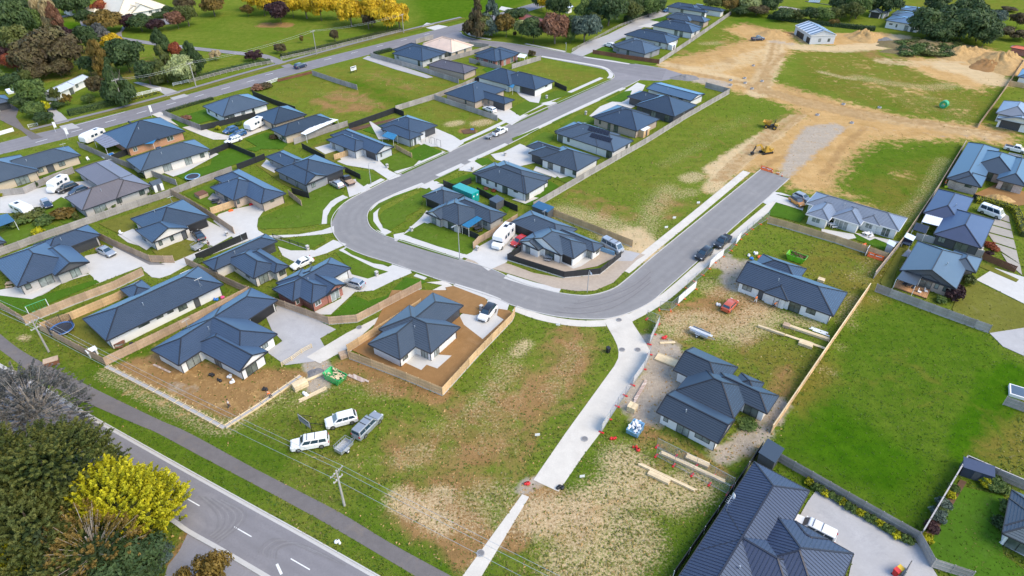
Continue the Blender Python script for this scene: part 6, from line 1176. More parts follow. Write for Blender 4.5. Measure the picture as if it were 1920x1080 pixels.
CARS={ # L, W, hull stations (x/L, top), cabin base x0,x1, roof x0,x1, z belt, z roof
 'sedan':(4.75,1.82,[(.5,.62),(.44,.78),(.20,.95),(-.28,.98),(-.44,.96),(-.5,.72)],(.24,-.38),(.06,-.20),.93,1.45),
 'hatch':(4.2,1.76,[(.5,.64),(.44,.80),(.24,.98),(-.40,1.0),(-.48,.92),(-.5,.6)],(.27,-.475),(.08,-.36),.97,1.50),
 'wagon':(4.7,1.80,[(.5,.64),(.44,.80),(.22,.97),(-.40,1.0),(-.48,.92),(-.5,.6)],(.25,-.485),(.08,-.42),.96,1.50),
 'suv':(4.65,1.88,[(.5,.74),(.45,.94),(.25,1.08),(-.40,1.12),(-.48,1.05),(-.5,.7)],(.27,-.48),(.10,-.38),1.08,1.70),
 'ute':(5.3,1.88,[(.5,.78),(.46,1.0),(.24,1.10),(-.10,1.12),(-.48,1.12),(-.5,.8)],(.26,-.13),(.13,-.08),1.10,1.80),
 'utecanopy':(5.3,1.88,[(.5,.78),(.46,1.0),(.24,1.10),(-.10,1.12),(-.48,1.12),(-.5,.8)],(.26,-.485),(.13,-.46),1.10,1.82),
 'van':(5.0,1.9,[(.5,.8),(.48,1.05),(.40,1.15),(-.4,1.2),(-.49,1.15),(-.5,.7)],(.44,-.495),(.30,-.47),1.12,2.15)}
def car(label,kind,paint,k,c,rear,front,name='car',group=None,cat='car',roof=None):
    L,W,hull,cb,cr,zb,zr=CARS[kind]; w=W/2
    A=G(k,*rear); B=G(k,*front); a=math.degrees(math.atan2(B.y-A.y,B.x-A.x)); p=G(k,*c,0.8 if c is not None else 0)
    t=thing(name,label,cat,(p.x,p.y,0.1),a,group); pm=M['paint_'+paint]
    mb=MB(); st=[]
    for i,(x,z) in enumerate(hull):
        ww=w*(.80 if i in (0,len(hull)-1) else (.95 if i in (1,len(hull)-2) else 1)); st.append(sec(x*L,ww,.22 if i not in (0,len(hull)-1) else .32,z,.10))
    loft(mb,st); 
    if kind=='ute': pass
    bvl(mb.obj('body',pm,t,True),.07)
    x0,x1=cb[0]*L,cb[1]*L; r0,r1=cr[0]*L,cr[1]*L; wb,wr=w*.90,w*.74
    cab=MB(); lo=[(x0,-wb,zb-.06),(x0,wb,zb-.06),(x1,wb,zb-.06),(x1,-wb,zb-.06)]; hi=[(r0,-wr,zr-.04),(r0,wr,zr-.04),(r1,wr,zr-.04),(r1,-wr,zr-.04)]
    top=[(r0-.12,-wr*.86,zr),(r0-.12,wr*.86,zr),(r1+.12,wr*.86,zr),(r1+.12,-wr*.86,zr)]
    cab.add(lo+hi+top,[(0,1,5,4),(1,2,6,5),(2,3,7,6),(3,0,4,7),(4,5,9,8),(5,6,10,9),(6,7,11,10),(7,4,8,11),(8,9,10,11)]); bvl(cab.obj('cabin',pm if roof is None else M['paint_'+roof],t,True),.05)
    def pane(nm,q,f0=.10,f1=.88,g0=.07,g1=.93,off=.012):
        q=[Vector(v) for v in q]; n=(q[1]-q[0]).cross(q[3]-q[0]).normalized()
        def bi(s,tt): return (q[0].lerp(q[1],s)).lerp(q[3].lerp(q[2],s),tt)+n*off
        m=MB(); m.quad(bi(g0,f0),bi(g1,f0),bi(g1,f1),bi(g0,f1)); m.quad(bi(g0,f0)-n*.03,bi(g1,f0)-n*.03,bi(g1,f1)-n*.03,bi(g0,f1)-n*.03); m.obj(nm,M['car_glass'],t)
    pane('windscreen',[lo[0],lo[1],hi[1],hi[0]]); pane('rear_window',[lo[2],lo[3],hi[3],hi[2]],.25,.88)
    for s,(a_,b_,c_,d_) in ((1,(lo[1],lo[2],hi[2],hi[1])),(-1,(lo[3],lo[0],hi[0],hi[3]))):
        if s<0: q=[a_,b_,c_,d_]
        else: q=[a_,b_,c_,d_]
        n=2 if kind in('ute','sedan','hatch') else 3
        for j in range(n): pane('side_window',q,.16,.86,.05+j*.9/n+.015,.05+(j+1)*.9/n-.015)
    wr_=.33 if kind in('sedan','hatch','wagon') else .38
    for sx in (.30,-.29):
        for s in (-1,1):
            m=MB().wheel((sx*L,s*(w-.10),wr_),wr_,.22,12); o=m.obj('wheel',M['tyre'],t); MB().wheel((sx*L,s*(w-.09),wr_),wr_*.6,.225,10).obj('rim',M['rim'],o)
    for s in (-1,1):
        z=hull[1][1]-.16; MB().box(L*.455,min(s*w*.52,s*w*.86),z-.08,L*.492,max(s*w*.52,s*w*.86),z+.08).obj('headlight',M['lamp_clear'],t)
        z=hull[-2][1]-.18; MB().box(-L*.497,min(s*w*.66,s*w*.92),z-.12,-L*.46,max(s*w*.66,s*w*.92),z+.12).obj('tail_light',M['lamp_red'],t)
        MB().box(x0-.35,min(s*w*.95,s*w*1.10),zb-.02,x0-.18,max(s*w*.95,s*w*1.10),zb+.14).obj('mirror',pm,t)
    MB().box(L*.47,-w*.7,.30,L*.505,w*.7,.48).obj('bumper',M['trim_black'],t)
    if kind=='ute':
        MB().box(-L*.47,-w*.82,1.07,-L*.13,w*.82,1.135).obj('tray_cover',M['trim_black'],t)
    if kind in('utecanopy','wagon','van'):
        for x in (r0-.5,(r0+r1)/2): MB().box(x,-wr*.9,zr+.03,x+.06,wr*.9,zr+.09).obj('roof_rail',M['trim_black'],t)
    return t
car('white SUV parked on grass beside the billboard','suv','white','D2',(640,985),(735,960),(545,1010))
car('grey pickup with canopy hitched to a cage trailer','utecanopy','grey','P',(689,797),(671,817),(705,783),name='pickup',cat='pickup')
car('white pickup with canopy and roof bars nearest the power lines','utecanopy','white','P',(581,829),(600,836),(559,843),name='pickup',cat='pickup')
car('white SUV with dark roof on the soil section drive','suv','white','P',(914,585),(929,577),(912.5,597),roof='black')
car('silver hatchback beside the red brick garage','hatch','silver','P',(664,530),(680,536),(648,527))
car('white sedan on the drive by the low picket fence','sedan','white','P',(566,492),(582,484),(548,500))
car('silver hatchback beside the flatdeck truck','hatch','silver','P',(631,344),(643,350),(620,337))
car('white station wagon on the drive by the paling fence','wagon','white','P',(918,204),(930,208),(906,199))
car('white pickup parked at the kerb of the new street','ute','white','P',(937,246),(925,251),(949,240),name='pickup',cat='pickup')
car('dark SUV driving along the old road','suv','navy','P',(563,123),(553,126),(573,120))
car('dark blue car beside the caravan','hatch','blue','P',(432,243),(440,240),(423,246)); car('blue station wagon in front of the caravan','wagon','blue','P',(446,251),(455,248),(436,254))
car('white car behind the black fence below the blue cars','wagon','white','P',(437,262),(446,259),(428,265))
car('black four wheel drive beside the campervan','suv','black','P',(126,352),(144,345),(108,358)); car('navy car with pale bonnet beside the black four wheel drive','hatch','navy','P',(146,357),(158,352),(134,361)); car('navy hatchback alone on the campervan drive','hatch','navy','P',(87,381),(80,373),(94,389),roof='silver')
car('silver sedan on the white concrete yard','sedan','silver','P',(198,470),(184,464),(212,477)); car('dark grey sedan in front of the beige gable','sedan','black','P',(372,440),(378,447),(364,431)); car('white car half hidden behind the long navy roof','hatch','white','P',(346,520),(356,516),(336,525))
car('red hatchback behind the white motorhome','hatch','red','P',(973,451),(985,444),(961,458)); car('silver minibus van beside the new timber fence','van','silver','P',(1148,462),(1130,453),(1166,472),name='van',cat='van')
car('black SUV at the kerb nearer the white new house','suv','black','P',(1320,475),(1330,467),(1308,484)); car('black pickup with tray cover parked behind the black SUV','ute','black','P',(1355,452),(1366,443),(1343,463),name='pickup',cat='pickup')
car('orange hatchback with black roof on the white drive','hatch','orange','P',(1495,377),(1486,370),(1508,385),roof='black'); car('dark car behind the orange hatchback','hatch','grey','P',(1504,369),(1495,365),(1513,373))
car('white station wagon with roof rack beside the hedge','van','white','P',(1859,398),(1845,393),(1875,404)); car('white pickup beside the excavation trailer at the site edge','ute','white','P',(1905,279),(1888,276),(1922,284),name='pickup',cat='pickup'); car('navy pickup on the far clay track','ute','navy','P',(1421,72),(1412,72),(1430,71),name='pickup',cat='pickup')
car('white SUV beside the grey house with red fence','suv','white','P',(1143,84),(1151,86),(1135,82)); car('dark car by the solar roofed house','hatch','blue','P',(1250,19),(1256,17),(1244,21)); car('orange-red hatchback with open tailgate on churned grass','hatch','redorange','P',(1369,571),(1361,579),(1377,562))
car('white pickup partly under the ribbed navy eave','utecanopy','white','P',(1525,992),(1555,1005),(1495,975),name='pickup',cat='pickup')
def boxveh(label,name,cat,k,c,rear,front,L,W,H,kind,paint='white',zb=.45):
    A=G(k,*rear); B=G(k,*front); a=math.degrees(math.atan2(B.y-A.y,B.x-A.x)); p=G(k,*c,1.2); t=thing(name,label,cat,(p.x,p.y,.1),a); w=W/2; pm=M['paint_'+paint]
    mb=MB()
    if kind=='caravan':
        loft(mb,[[(x,-w,zb+b),(x,-w,zt-.12),(x,-w*.9,zt),(x,w*.9,zt),(x,w,zt-.12),(x,w,zb+b)] for x,b,zt in ((L*.5,.35,H*.78),(L*.44,.08,H*.95),(L*.3,0,H),(-L*.4,0,H),(-L*.48,.1,H*.93),(-L*.5,.4,H*.75))]); mb.obj('body',pm,t)
        m=MB(); m.bar((L*.5,-w*.4,.5),(L*.5+1.2,0,.5),.08,.1); m.bar((L*.5,w*.4,.5),(L*.5+1.2,0,.5),.08,.1); m.obj('tow_bar',M['galv'],t); wx=[-.1]
        MB().quad((L*.487,-w*.6,H*.62),(L*.487,w*.6,H*.62),(L*.452,w*.6,H*.88),(L*.452,-w*.6,H*.88)).obj('window',M['car_glass'],t)
    else:
        loft(mb,[[(x,-w,zb+b),(x,-w,zt-.15),(x,-w*.88,zt),(x,w*.88,zt),(x,w,zt-.15),(x,w,zb+b)] for x,b,zt in ((L*.36,1.35 if kind=='motorhome' else .1,H*.86),(L*.30,1.2 if kind=='motorhome' else 0,H*.97),(L*.16,0,H),(-L*.46,0,H),(-L*.5,.1,H*.95))]); mb.obj('body',pm,t)
        m=MB(); loft(m,[sec(L*.5,w*.78,.4,1.0),sec(L*.46,w*.92,.3,1.25),sec(L*.36,w*.95,.3,1.42),sec(L*.15,w*.95,.3,1.45)]); m.obj('cab',pm,t)
        m=MB(); loft(m,[[(L*.37,-w*.86,1.35),(L*.37,w*.86,1.35),(L*.22,w*.74,2.12),(L*.22,-w*.74,2.12)],[(L*.1,-w*.9,1.35),(L*.1,w*.9,1.35),(L*.1,w*.76,2.12),(L*.1,-w*.76,2.12)]]); m.obj('windscreen',M['car_glass'],t); wx=[.36,-.27]
        for s in (-1,1): MB().box(L*.475,min(s*w*.5,s*w*.8),.75,L*.497,max(s*w*.5,s*w*.8),.95).obj('headlight',M['lamp_clear'],t)
    for s in (-1,1):
        for fx in (-.32,-.05,.12): MB().box(fx*L-.4,s*w-.02,H*.55,fx*L+.4,s*w+.02,H*.78).obj('window',M['car_glass'],t)
        for x in wx:
            o=MB().wheel((x*L,s*(w-.12),.36),.36,.22,12).obj('wheel',M['tyre'],t); MB().wheel((x*L,s*(w-.11),.36),.2,.225,8).obj('rim',M['rim'],o)
    MB().box(-.3*L,-w*.4,H+.0,-.3*L+1.0,w*.3,H+.05).obj('solar_panel',M['solar_glass'],t); MB().box(-.02*L,-.3,H,-.02*L+.5,.25,H+.07).obj('roof_hatch',M['plastic_white'],t)
    if kind=='motorhome': MB().box(-.44*L,.1,H,-.44*L+.8,.8,H+.05).obj('solar_panel',M['solar_glass'],t)
    return t
boxveh('white motorhome with rooftop solar beside the corner house','motorhome','motorhome','P',(943,446),(958,430),(928,462),7.0,2.3,3.1,'motorhome')
boxveh('white high roof campervan by the curved grey fence','campervan','van','P',(108,346),(124,336),(90,357),5.6,2.0,2.6,'campervan')
boxveh('white caravan on the gravel drive corner','caravan','caravan','P',(42,393),(25,386),(62,402),5.6,2.3,2.5,'caravan'); boxveh('white caravan beside the navy patio roof house','caravan','caravan','P',(478,233),(495,226),(462,243),6.2,2.3,2.6,'caravan'); boxveh('white caravan parked beside the dark roofed orange brick house','caravan','caravan','P',(174,256),(192,249),(157,264),6.5,2.3,2.6,'caravan')
def trailer(label,k,c,rear,front,L=2.4,W=1.4,cage=True,load=None):
    A=G(k,*rear); B=G(k,*front); a=math.degrees(math.atan2(B.y-A.y,B.x-A.x)); p=G(k,*c,.5); t=thing('trailer',label,'trailer',(p.x,p.y,.08),a); w=W/2; h=1.05 if cage else .85
    MB().box(-L/2,-w,.50,L/2,w,.56).obj('deck',M['galv'],t)
    for q in ((-L/2,-w,L/2,-w+.04),(-L/2,w-.04,L/2,w),(-L/2,-w+.04,-L/2+.04,w-.04),(L/2-.04,-w+.04,L/2,w-.04)): MB().box(q[0],q[1],.565,q[2],q[3],h).obj('side',M['galv'],t)
    if cage:
        m=MB()
        for x in np.linspace(-L/2,L/2,7):
            for s in (-1,1): m.box(x-.015,s*w-.015,h,x+.015,s*w+.015,h+.5)
        for s in (-1,1): m.box(-L/2,s*w-.02,h+.48,L/2,s*w+.02,h+.52)
        for x in (-L/2,L/2): m.box(x-.02,-w,h+.483,x+.02,w,h+.517)
        m.obj('cage',M['galv'],t)
    m=MB(); m.bar((L/2,-w*.6,.5),(L/2+1.1,0,.48),.07,.08); m.bar((L/2,w*.6,.5),(L/2+1.1,0,.48),.07,.08); m.obj('tow_bar',M['galv'],t)
    for s in (-1,1):
        o=MB().wheel((-.1,s*(w+.12),.32),.32,.18,12).obj('wheel',M['tyre'],t); MB().wheel((-.1,s*(w+.125),.32),.17,.19,8).obj('rim',M['plastic_white'],o); MB().box(-.5,min(s*(w+.0),s*(w+.26)),.68,.3,max(s*(w+.0),s*(w+.26)),.72).obj('mudguard',M['galv'],t)
    if load: 
        for j in range(3): MB().bar((-L*.6,-w*.5+j*.2,.95+.06*(j%2)),(L*.7,-w*.4+j*.19,1.02),.10,.08).obj('timber_load' if load=='wood' else 'gutter_load',M['wood_pale' if load=='wood' else 'plastic_white'],t)
    return t
trailer('galvanised cage trailer hitched behind the grey pickup','P',(645,840),(636,852),(666,824),2.3,1.4); trailer('small galvanised trailer beside the walking person','P',(370,465),(362,470),(380,460),2.0,1.2); trailer('small trailer standing behind the kerbside white pickup','P',(916,257),(908,261),(925,252),1.8,1.2,False); trailer('galvanised trailer loaded with long white lengths','P',(1312,625),(1298,618),(1330,632),3.2,1.5,False,'pipe'); trailer('equipment trailer beside the white pickup at the site edge','P',(1903,293),(1888,290),(1920,297),3.0,1.5,False)
# flatdeck truck
def flatdeck():
    A=G('P',660,345); B=G('P',640,330); a=math.degrees(math.atan2(B.y-A.y,B.x-A.x)); p=G('P',652,338,.8); t=thing('flatdeck_truck','dark flatdeck truck beside the silver hatchback','truck',(p.x,p.y,.1),a)
    m=MB(); loft(m,[sec(2.6,.75,.35,.85),sec(2.4,.9,.3,1.05),sec(1.4,.92,.3,1.15),sec(-.2,.92,.3,1.15)]); m.obj('body',M['paint_black'],t)
    m=MB(); m.add([(1.35,-.85,1.1),(1.35,.85,1.1),(-.2,.85,1.1),(-.2,-.85,1.1),(.7,-.7,1.78),(.7,.7,1.78),(-.15,.7,1.78),(-.15,-.7,1.78)],[(0,1,5,4),(1,2,6,5),(2,3,7,6),(3,0,4,7),(4,5,6,7)]); m.obj('cabin',M['paint_black'],t); MB().quad((1.28,-.7,1.2),(1.28,.7,1.2),(.76,.6,1.72),(.76,-.6,1.72)).obj('windscreen',M['car_glass'],t)
    MB().box(-2.6,-.95,.85,-.3,.95,.95).obj('deck',M['wood_red'],t)
    for j in range(5): MB().box(-2.55,-.9+j*.37,.951,-.35,-.9+j*.37+.33,.975).obj('plank',M['wood_mid'],t)
    MB().box(-.32,-.9,.95,-.26,.9,1.6).obj('headboard',M['black_metal'],t)
    for sx in (1.7,-1.5):
        for s in (-1,1): o=MB().wheel((sx,s*.82,.36),.36,.22,12).obj('wheel',M['tyre'],t); MB().wheel((sx,s*.825,.36),.2,.225,8).obj('rim',M['rim'],o)
flatdeck()
# earthmoving machines
def excavator():
    p=G('P',1436,287); t=thing('excavator','yellow excavator with outstretched black arm on the clay','excavator',(p.x,p.y,0),200); t.scale=(.85,.85,.85)
    for s in (-1,1):
        m=MB(); m.prism([(-1.5,s*.9-.25),(1.5,s*.9-.25),(1.5,s*.9+.25),(-1.5,s*.9+.25)],.12,.62); m.obj('track',M['trim_black'],t)
        for x in (-1.5,1.5): MB().wheel((x,s*.9,.37),.36,.5,12).obj('sprocket',M['trim_black'],t)
    MB().box(-1.3,-1.1,.75,1.2,1.1,1.25).obj('slew_deck',M['site_yellow'],t); MB().box(-1.7,-1.1,1.0,-.5,1.1,1.8).obj('counterweight',M['site_yellow'],t)
    m=MB(); m.add([(.0,.2,1.25),(1.2,.2,1.25),(1.2,1.1,1.25),(.0,1.1,1.25),(.1,.25,2.7),(.95,.25,2.7),(.95,1.05,2.7),(.1,1.05,2.7)],[(0,1,5,4),(1,2,6,5),(2,3,7,6),(3,0,4,7),(4,5,6,7)]); c=m.obj('cab',M['site_yellow'],t); MB().box(.15,.19,1.6,1.0,.25,2.5).obj('window',M['car_glass'],c)
    m=MB(); m.bar((1.0,-.2,1.2),(2.6,-.2,3.1),.35,.5); m.bar((2.6,-.2,3.1),(4.2,-.2,2.9),.3,.4); m.obj('boom',M['site_yellow'],t); MB().bar((4.1,-.2,3.0),(5.0,-.2,1.0),.25,.3).obj('arm',M['trim_black'],t)
    m=MB(); m.prism([(4.6,-.7),(5.4,-.7),(5.4,.3),(4.6,.3)],.3,1.0); m.obj('bucket',M['trim_black'],t)
def dumper():
    p=G('P',1444,240); t=thing('site_dumper','yellow site dumper with tipping skip on the grass edge','dumper',(p.x,p.y,0),150)
    MB().box(-1.8,-.7,.5,1.4,.7,.95).obj('chassis',M['trim_black'],t); m=MB(); m.add([(.1,-.8,1.0),(1.5,-.8,1.0),(1.5,.8,1.0),(.1,.8,1.0),(-.2,-1.1,1.9),(2.2,-1.1,1.8),(2.2,1.1,1.8),(-.2,1.1,1.9)],[(3,2,1,0),(0,1,5,4),(1,2,6,5),(2,3,7,6),(3,0,4,7)]); m.obj('skip',M['site_yellow'],t)
    MB().box(-2.0,-.6,.95,-1.0,.6,1.5).obj('engine_cover',M['site_yellow'],t); MB().box(-.9,-.3,.95,-.4,.3,1.3).obj('seat',M['trim_black'],t)
    m=MB(); [m.tube([(x,y,.95),(x,y,2.6)],.04,5) for x in (-1.0,-.9) for y in (-.6,.6)]; m.bar((-1,-.6,2.6),(-1,.6,2.6),.08,.08); m.obj('roll_bar',M['black_metal'],t)
    for x in (1.0,-1.3):
        for s in (-1,1): o=MB().wheel((x,s*.95,.55),.55,.45,14).obj('wheel',M['tyre'],t); MB().wheel((x,s*.96,.55),.28,.455,10).obj('rim',M['site_yellow'],o)
excavator(); dumper()
# skip bins, container
def skipbin(label,p,a,L,W,H,paint,load):
    w=G('P',*p); t=thing('skip_bin',label,'skip bin',(w.x,w.y,0),a); l,b=L/2,W/2; m=MB()
    o_=[(-l*.72,-b),(l*.72,-b),(l*.72,b),(-l*.72,b)]; u=[(-l,-b),(l,-b),(l,b),(-l,b)]; m.add([(x,y,.1) for x,y in o_]+[(x,y,H) for x,y in u]+[(x*.94,y*.92,H) for x,y in u]+[(x*.8,y*.92,.4) for x,y in o_],[(3,2,1,0)]+[(i,(i+1)%4,4+(i+1)%4,4+i) for i in range(4)]+[(4+i,4+(i+1)%4,8+(i+1)%4,8+i) for i in range(4)]+[(8+i,8+(i+1)%4,12+(i+1)%4,12+i) for i in range(4)]+[(12,13,14,15)]); m.obj('body',M['paint_'+paint],t)
    for x in (-.5,0,.5):
        for s in (-1,1): MB().box(x*L*.7-.05,min(s*(b-.02),s*(b+.06)),.15,x*L*.7+.05,max(s*(b-.02),s*(b+.06)),H-.02).obj('rib',M['paint_'+paint],t)
    rs=random.Random(4)
    if load:
        m=MB()
        for i in range(40): x=rs.uniform(-l*.8,l*.8); y=rs.uniform(-b*.8,b*.8); m.bar((x,y,H-.25),(x+rs.uniform(-.6,.6),y+rs.uniform(-.5,.5),H-.1+rs.uniform(0,.2)),rs.uniform(.08,.3),rs.uniform(.04,.12))
        tag(m.obj('rubble',M[load],t),kind='stuff')
    return t
skipbin('bright green skip bin full of offcuts by the soil plot',(630,712),-32,3.6,1.9,1.3,'green','wood_pale'); skipbin('lime green skip bin of brown soil behind the white new house',(1492,488),-38,3.8,1.9,1.3,'lime','bark'); skipbin('pale blue waste cage full of white scraps on the churned site',(1190,810),55,2.6,1.7,1.2,'skyblue','plastic_white')
def container():
    c=G('P',874,372); t=thing('shipping_container','teal shipping container behind the grey brick house','container',(c.x,c.y,0),-40); L,W,H=6.06,2.44,2.6; m=MB()
    for s in (-1,1):
        n=24
        for i in range(n):
            x=-L/2+i*L/n; d=.035*(i%2); m.box(x,min(s*(W/2-.08),s*(W/2-d)),.15,x+L/n,max(s*(W/2-.08),s*(W/2-d)),H-.12)
    m.box(-L/2,-W/2,.05,L/2,W/2,.15); m.box(-L/2,-W/2,H-.12,L/2,W/2,H); m.obj('body',M['paint_teal'],t)
    for s in (-1,1): MB().box(L/2-.06,min(s*.03,s*(W/2-.06)),.15,L/2+.02,max(s*.03,s*(W/2-.06)),H-.12).obj('door',M['paint_teal'],t)
    MB().box(-L/2-.02,-W/2+.02,.15,-L/2+.06,W/2-.02,H-.12).obj('end_wall',M['paint_teal'],t)
    for s in (-1,1): MB().box(L/2+.021,s*.6-.18,1.6,L/2+.03,s*.6+.18,1.95).obj('label_plate',M['plastic_white'],t)
container()
# ---------------------------------------------------------------- poles, lamps, wires
def hfrom(base,top):
    b=U(*base); d=ray(*top); t=(b.y)/d.y; return CAMH+d.z*t
def power_pole(label,base,top,arms=1,rz=0,steel=False):
    b=U(*base); h=hfrom(base,top); t=thing('power_pole',label,'power pole',(b.x,b.y,0),rz); MB().tube([(0,0,-.2),(0,0,h)],.17,8,0,True,.11).obj('pole',M['pole_wood'],t)
    for a in range(arms):
        z=h-.35-a*1.3; w=1.1 if a==0 else .8; MB().box(-w,-.06,z-.06,w,.06,z+.06).obj('cross_arm',M['pole_wood'],t)
        for x in (-w*.9,-w*.35,w*.35,w*.9): MB().cyl((x,0),.045,z+.06,z+.24,6).obj('insulator',M['plastic_white'],t)
    if arms>1: m=MB(); m.bar((-.7,.0,h-.35),(0,0,h-1.2),.05,.05); m.bar((.7,0,h-.35),(0,0,h-1.2),.05,.05); m.obj('brace',M['galv'],t)
    return b,h
p1,h1=power_pole('near timber power pole with doubled cross arms on the verge',(646,948),(631,882),2,59-90+90); p2,h2=power_pole('leaning power pole at the timber fence corner',(92,660),(62,600),2,59)
pd=(p1-p2); p3=p1+pd*1.1; h3=h1
tt_=thing('power_pole','power pole beyond the bottom of the straw plot','power pole',(p3.x,p3.y,0),59); MB().tube([(0,0,-.2),(0,0,h3)],.17,8,0,True,.11).obj('pole',M['pole_wood'],tt_); MB().box(-1.1,-.06,h3-.41,1.1,.06,h3-.29).obj('cross_arm',M['pole_wood'],tt_)
def wires(label,a,ha,b,hb,offs_,sag=.7,r=.022):
    d=(b-a).normalized(); n=Vector((-d.y,d.x,0))
    for i,o in enumerate(offs_):
        pts=[a.lerp(b,s)+n*o[0]+Vector((0,0,ha+(hb-ha)*s+o[1]-4*sag*s*(1-s))) for s in np.linspace(0,1,17)]; tag(MB().tube(pts,r,4).obj('power_line',M['galv']),label,'cable','overhead power lines')
wo=[(-1.0,-.1),(.38,-.1),(1.0,-.1)]
p0=p2-pd*.6
wires('overhead wire between the leaning pole and the near pole',p2,h2,p1,h1,wo); wires('overhead wire running from the near pole past the straw plot',p1,h1,p3,h3,wo); wires('overhead wire running left from the leaning pole',p2,h2,p0,h2,wo)
a1,b1=power_pole('power pole by the clipped hedge',(233,199),(219,148),1,60); a2,b2=power_pole('power pole by the pale green tree',(368,163),(357,117),1,60); a3,b3=power_pole('power pole at the rose hedge',(594,103),(588,57),1,60); a4,b4=power_pole('power pole at the end of the yellow trees',(757,62),(755,26),1,60)
for (x,hx,y,hy,lb) in ((a1,b1,a2,b2,'roadside wire between hedge pole and pale tree pole'),(a2,b2,a3,b3,'roadside wire between pale tree pole and rose hedge pole'),(a3,b3,a4,b4,'roadside wire between rose hedge pole and yellow tree pole')): wires(lb,x,hx,y,hy,[(-.9,-.1),(.9,-.1)],1.0,.02)
def lamp(label,base,top,rz,arm=1.2):
    b=U(*base); h=hfrom(base,top); t=thing('street_lamp',label,'street lamp',(b.x,b.y,0),rz); m=MB(); m.tube([(0,0,0),(0,0,h-.5)],.09,8,0,True,.06); m.tube([(0,0,h-.5),(.15,0,h-.15),(.5,0,h),(arm,0,h)],.045,6); m.obj('pole',M['steel_pole'],t)
    MB().box(arm-.1,-.13,h-.05,arm+.55,.13,h+.06).obj('lamp_head',M['galv'],t)
lamp('tall street lamp on the crescent lawn opposite the picket fence',(862,486),(862,420),-130); lamp('tall street lamp at the flatdeck truck drive',(696,346),(693,305),0); lamp('street lamp on the footpath below the corner house',(1101,548),(1101,505),-80); lamp('street lamp on the cross street verge',(1061,98),(1062,79),-100)
# flag pole banners and signs
def feather(label,base,h,cloth):
    b=U(*base); t=thing('flag',label,'flag',(b.x,b.y,0),30); MB().tube([(0,0,0),(0,0,h)],.03,5).obj('pole',M['plastic_white'],t); m=MB(); m.box(.02,-.01,h*.45,.65,.01,h*.98); m.obj('flag_cloth',M[cloth],t)
feather('white sail flag at the drive entrance on the old road',(285,220),3.6,'plastic_white'); feather('white marker post at the tarred drive mouth',(105,248),3.0,'plastic_white'); feather('thin white pole at the verge by the parked caravan',(128,262),3.4,'plastic_white')
def billboard(label,k,c,a,w,h,z0,text=True,braces=True,bm='plastic_white'):
    p=G(k,*c); t=thing('billboard',label,'sign',(p.x,p.y,0),a); MB().box(-w/2,-.03,z0,w/2,.03,z0+h).obj('board',M[bm],t)
    for x in (-w/2,0,w/2): MB().box(x-.05,.032,0,x+.05,.13,z0+h).obj('post',M['black_metal'],t)
    if braces:
        for x in (-w/2,w/2): MB().bar((x,.1,z0+h*.8),(x,2.0,.05),.07,.07).obj('brace',M['black_metal'],t)
    MB().box(-w*.42,-.036,z0+h*.62,w*.42,-.031,z0+h*.86).obj('printed_band',M['roof_slate'],t)
    for j in range(3): MB().box(-w*.4,-.036,z0+h*(.16+j*.14),w*(.1+.1*j),-.031,z0+h*(.16+j*.14)+.06).obj('printed_line',M['dark_wall'],t)
billboard('pale billboard on black braced posts beside the white SUV','D2',(375,1055),-38,2.6,1.3,.9,bm='fence_grey_rail'); billboard('white billboard standing in the mown vacant lot','C2',(735,545),50,2.4,1.4,.8,braces=False)
billboard('small white notice leaning at the lane fence foot','D1',(1080,440),60,1.4,1.0,.05,braces=False); billboard('blue and white site notice at the timber fence','C8',(735,830),50,1.6,1.7,.2,braces=False)
def peg_sign(k,c,lb):
    p=G(k,*c); t=thing('lot_sign',lb,'sign',(p.x,p.y,0),rng.uniform(-10,10),'lot signs'); MB().box(-.35,-.02,.35,.35,.02,.8).obj('board',M['plastic_white'],t); MB().box(-.03,.021,0,.03,.06,.8).obj('stake',M['wood_pale'],t)
for k,c,lb in (('D3',(345,292),'white lot sign below the crescent footpath'),('E3',(190,40),'white lot sign on grass left of the concrete lane'),('E3',(525,352),'white lot sign on the straw plot beside the lane end'),('C7',(1395,455),'white lot sign far up the new road footpath'),('C7',(1215,568),'white lot sign half way along the middle field edge'),('C7',(1155,640),'white lot sign at the dry corner of the middle field')): peg_sign(k,c,lb)
# ---------------------------------------------------------------- site clutter
def stack(label,k,c,a,L,n,m_,w=.2,h=.09,mat='wood_pale',name='timber_stack',jit=.02,cat='timber'):
    p=G(k,*c); t=thing(name,label,cat,(p.x,p.y,0),a); rr=random.Random(int(c[0]))
    for i in range(n):
        for j in range(m_):
            d=rr.uniform(-jit,jit)*L; y=(i-n/2)*(w+.012); MB().box(-L/2+d,y,.06+j*(h+.008),L/2+d,y+w,.06+j*(h+.008)+h).obj('plank',M[mat],t)
    for x in (-L*.3,L*.3): MB().box(x-.05,-n*w*.55,0,x+.05,n*w*.55,.058).obj('bearer',M['wood_mid'],t)
    return t
stack('long timber beam pair beside the site mesh fence','E3',(1345,270),-33,9.0,2,2,.25,.2); stack('stacked short timber packs by the new white house','E3',(1390,225),-32,3.2,4,3,.2,.12); stack('long thin timber length on the straw plot','E3',(1160,345),-33,8.0,2,2,.2,.15); stack('timber pack lying on the straw plot','E3',(1100,350),-33,3.0,4,3,.18,.12)
stack('timber pack beside the paddock fence','D4',(300,345),-33,6.8,3,3,.2,.14); stack('timber lengths under the packed sheets','D4',(275,405),-33,6.6,2,1,.25,.12); stack('pale sheet pack on timber lengths','D4',(280,430),-33,2.2,6,5,.2,.1); stack('timber beam half way along the upper site','D4',(20,325),-33,4.5,2,3,.2,.12)
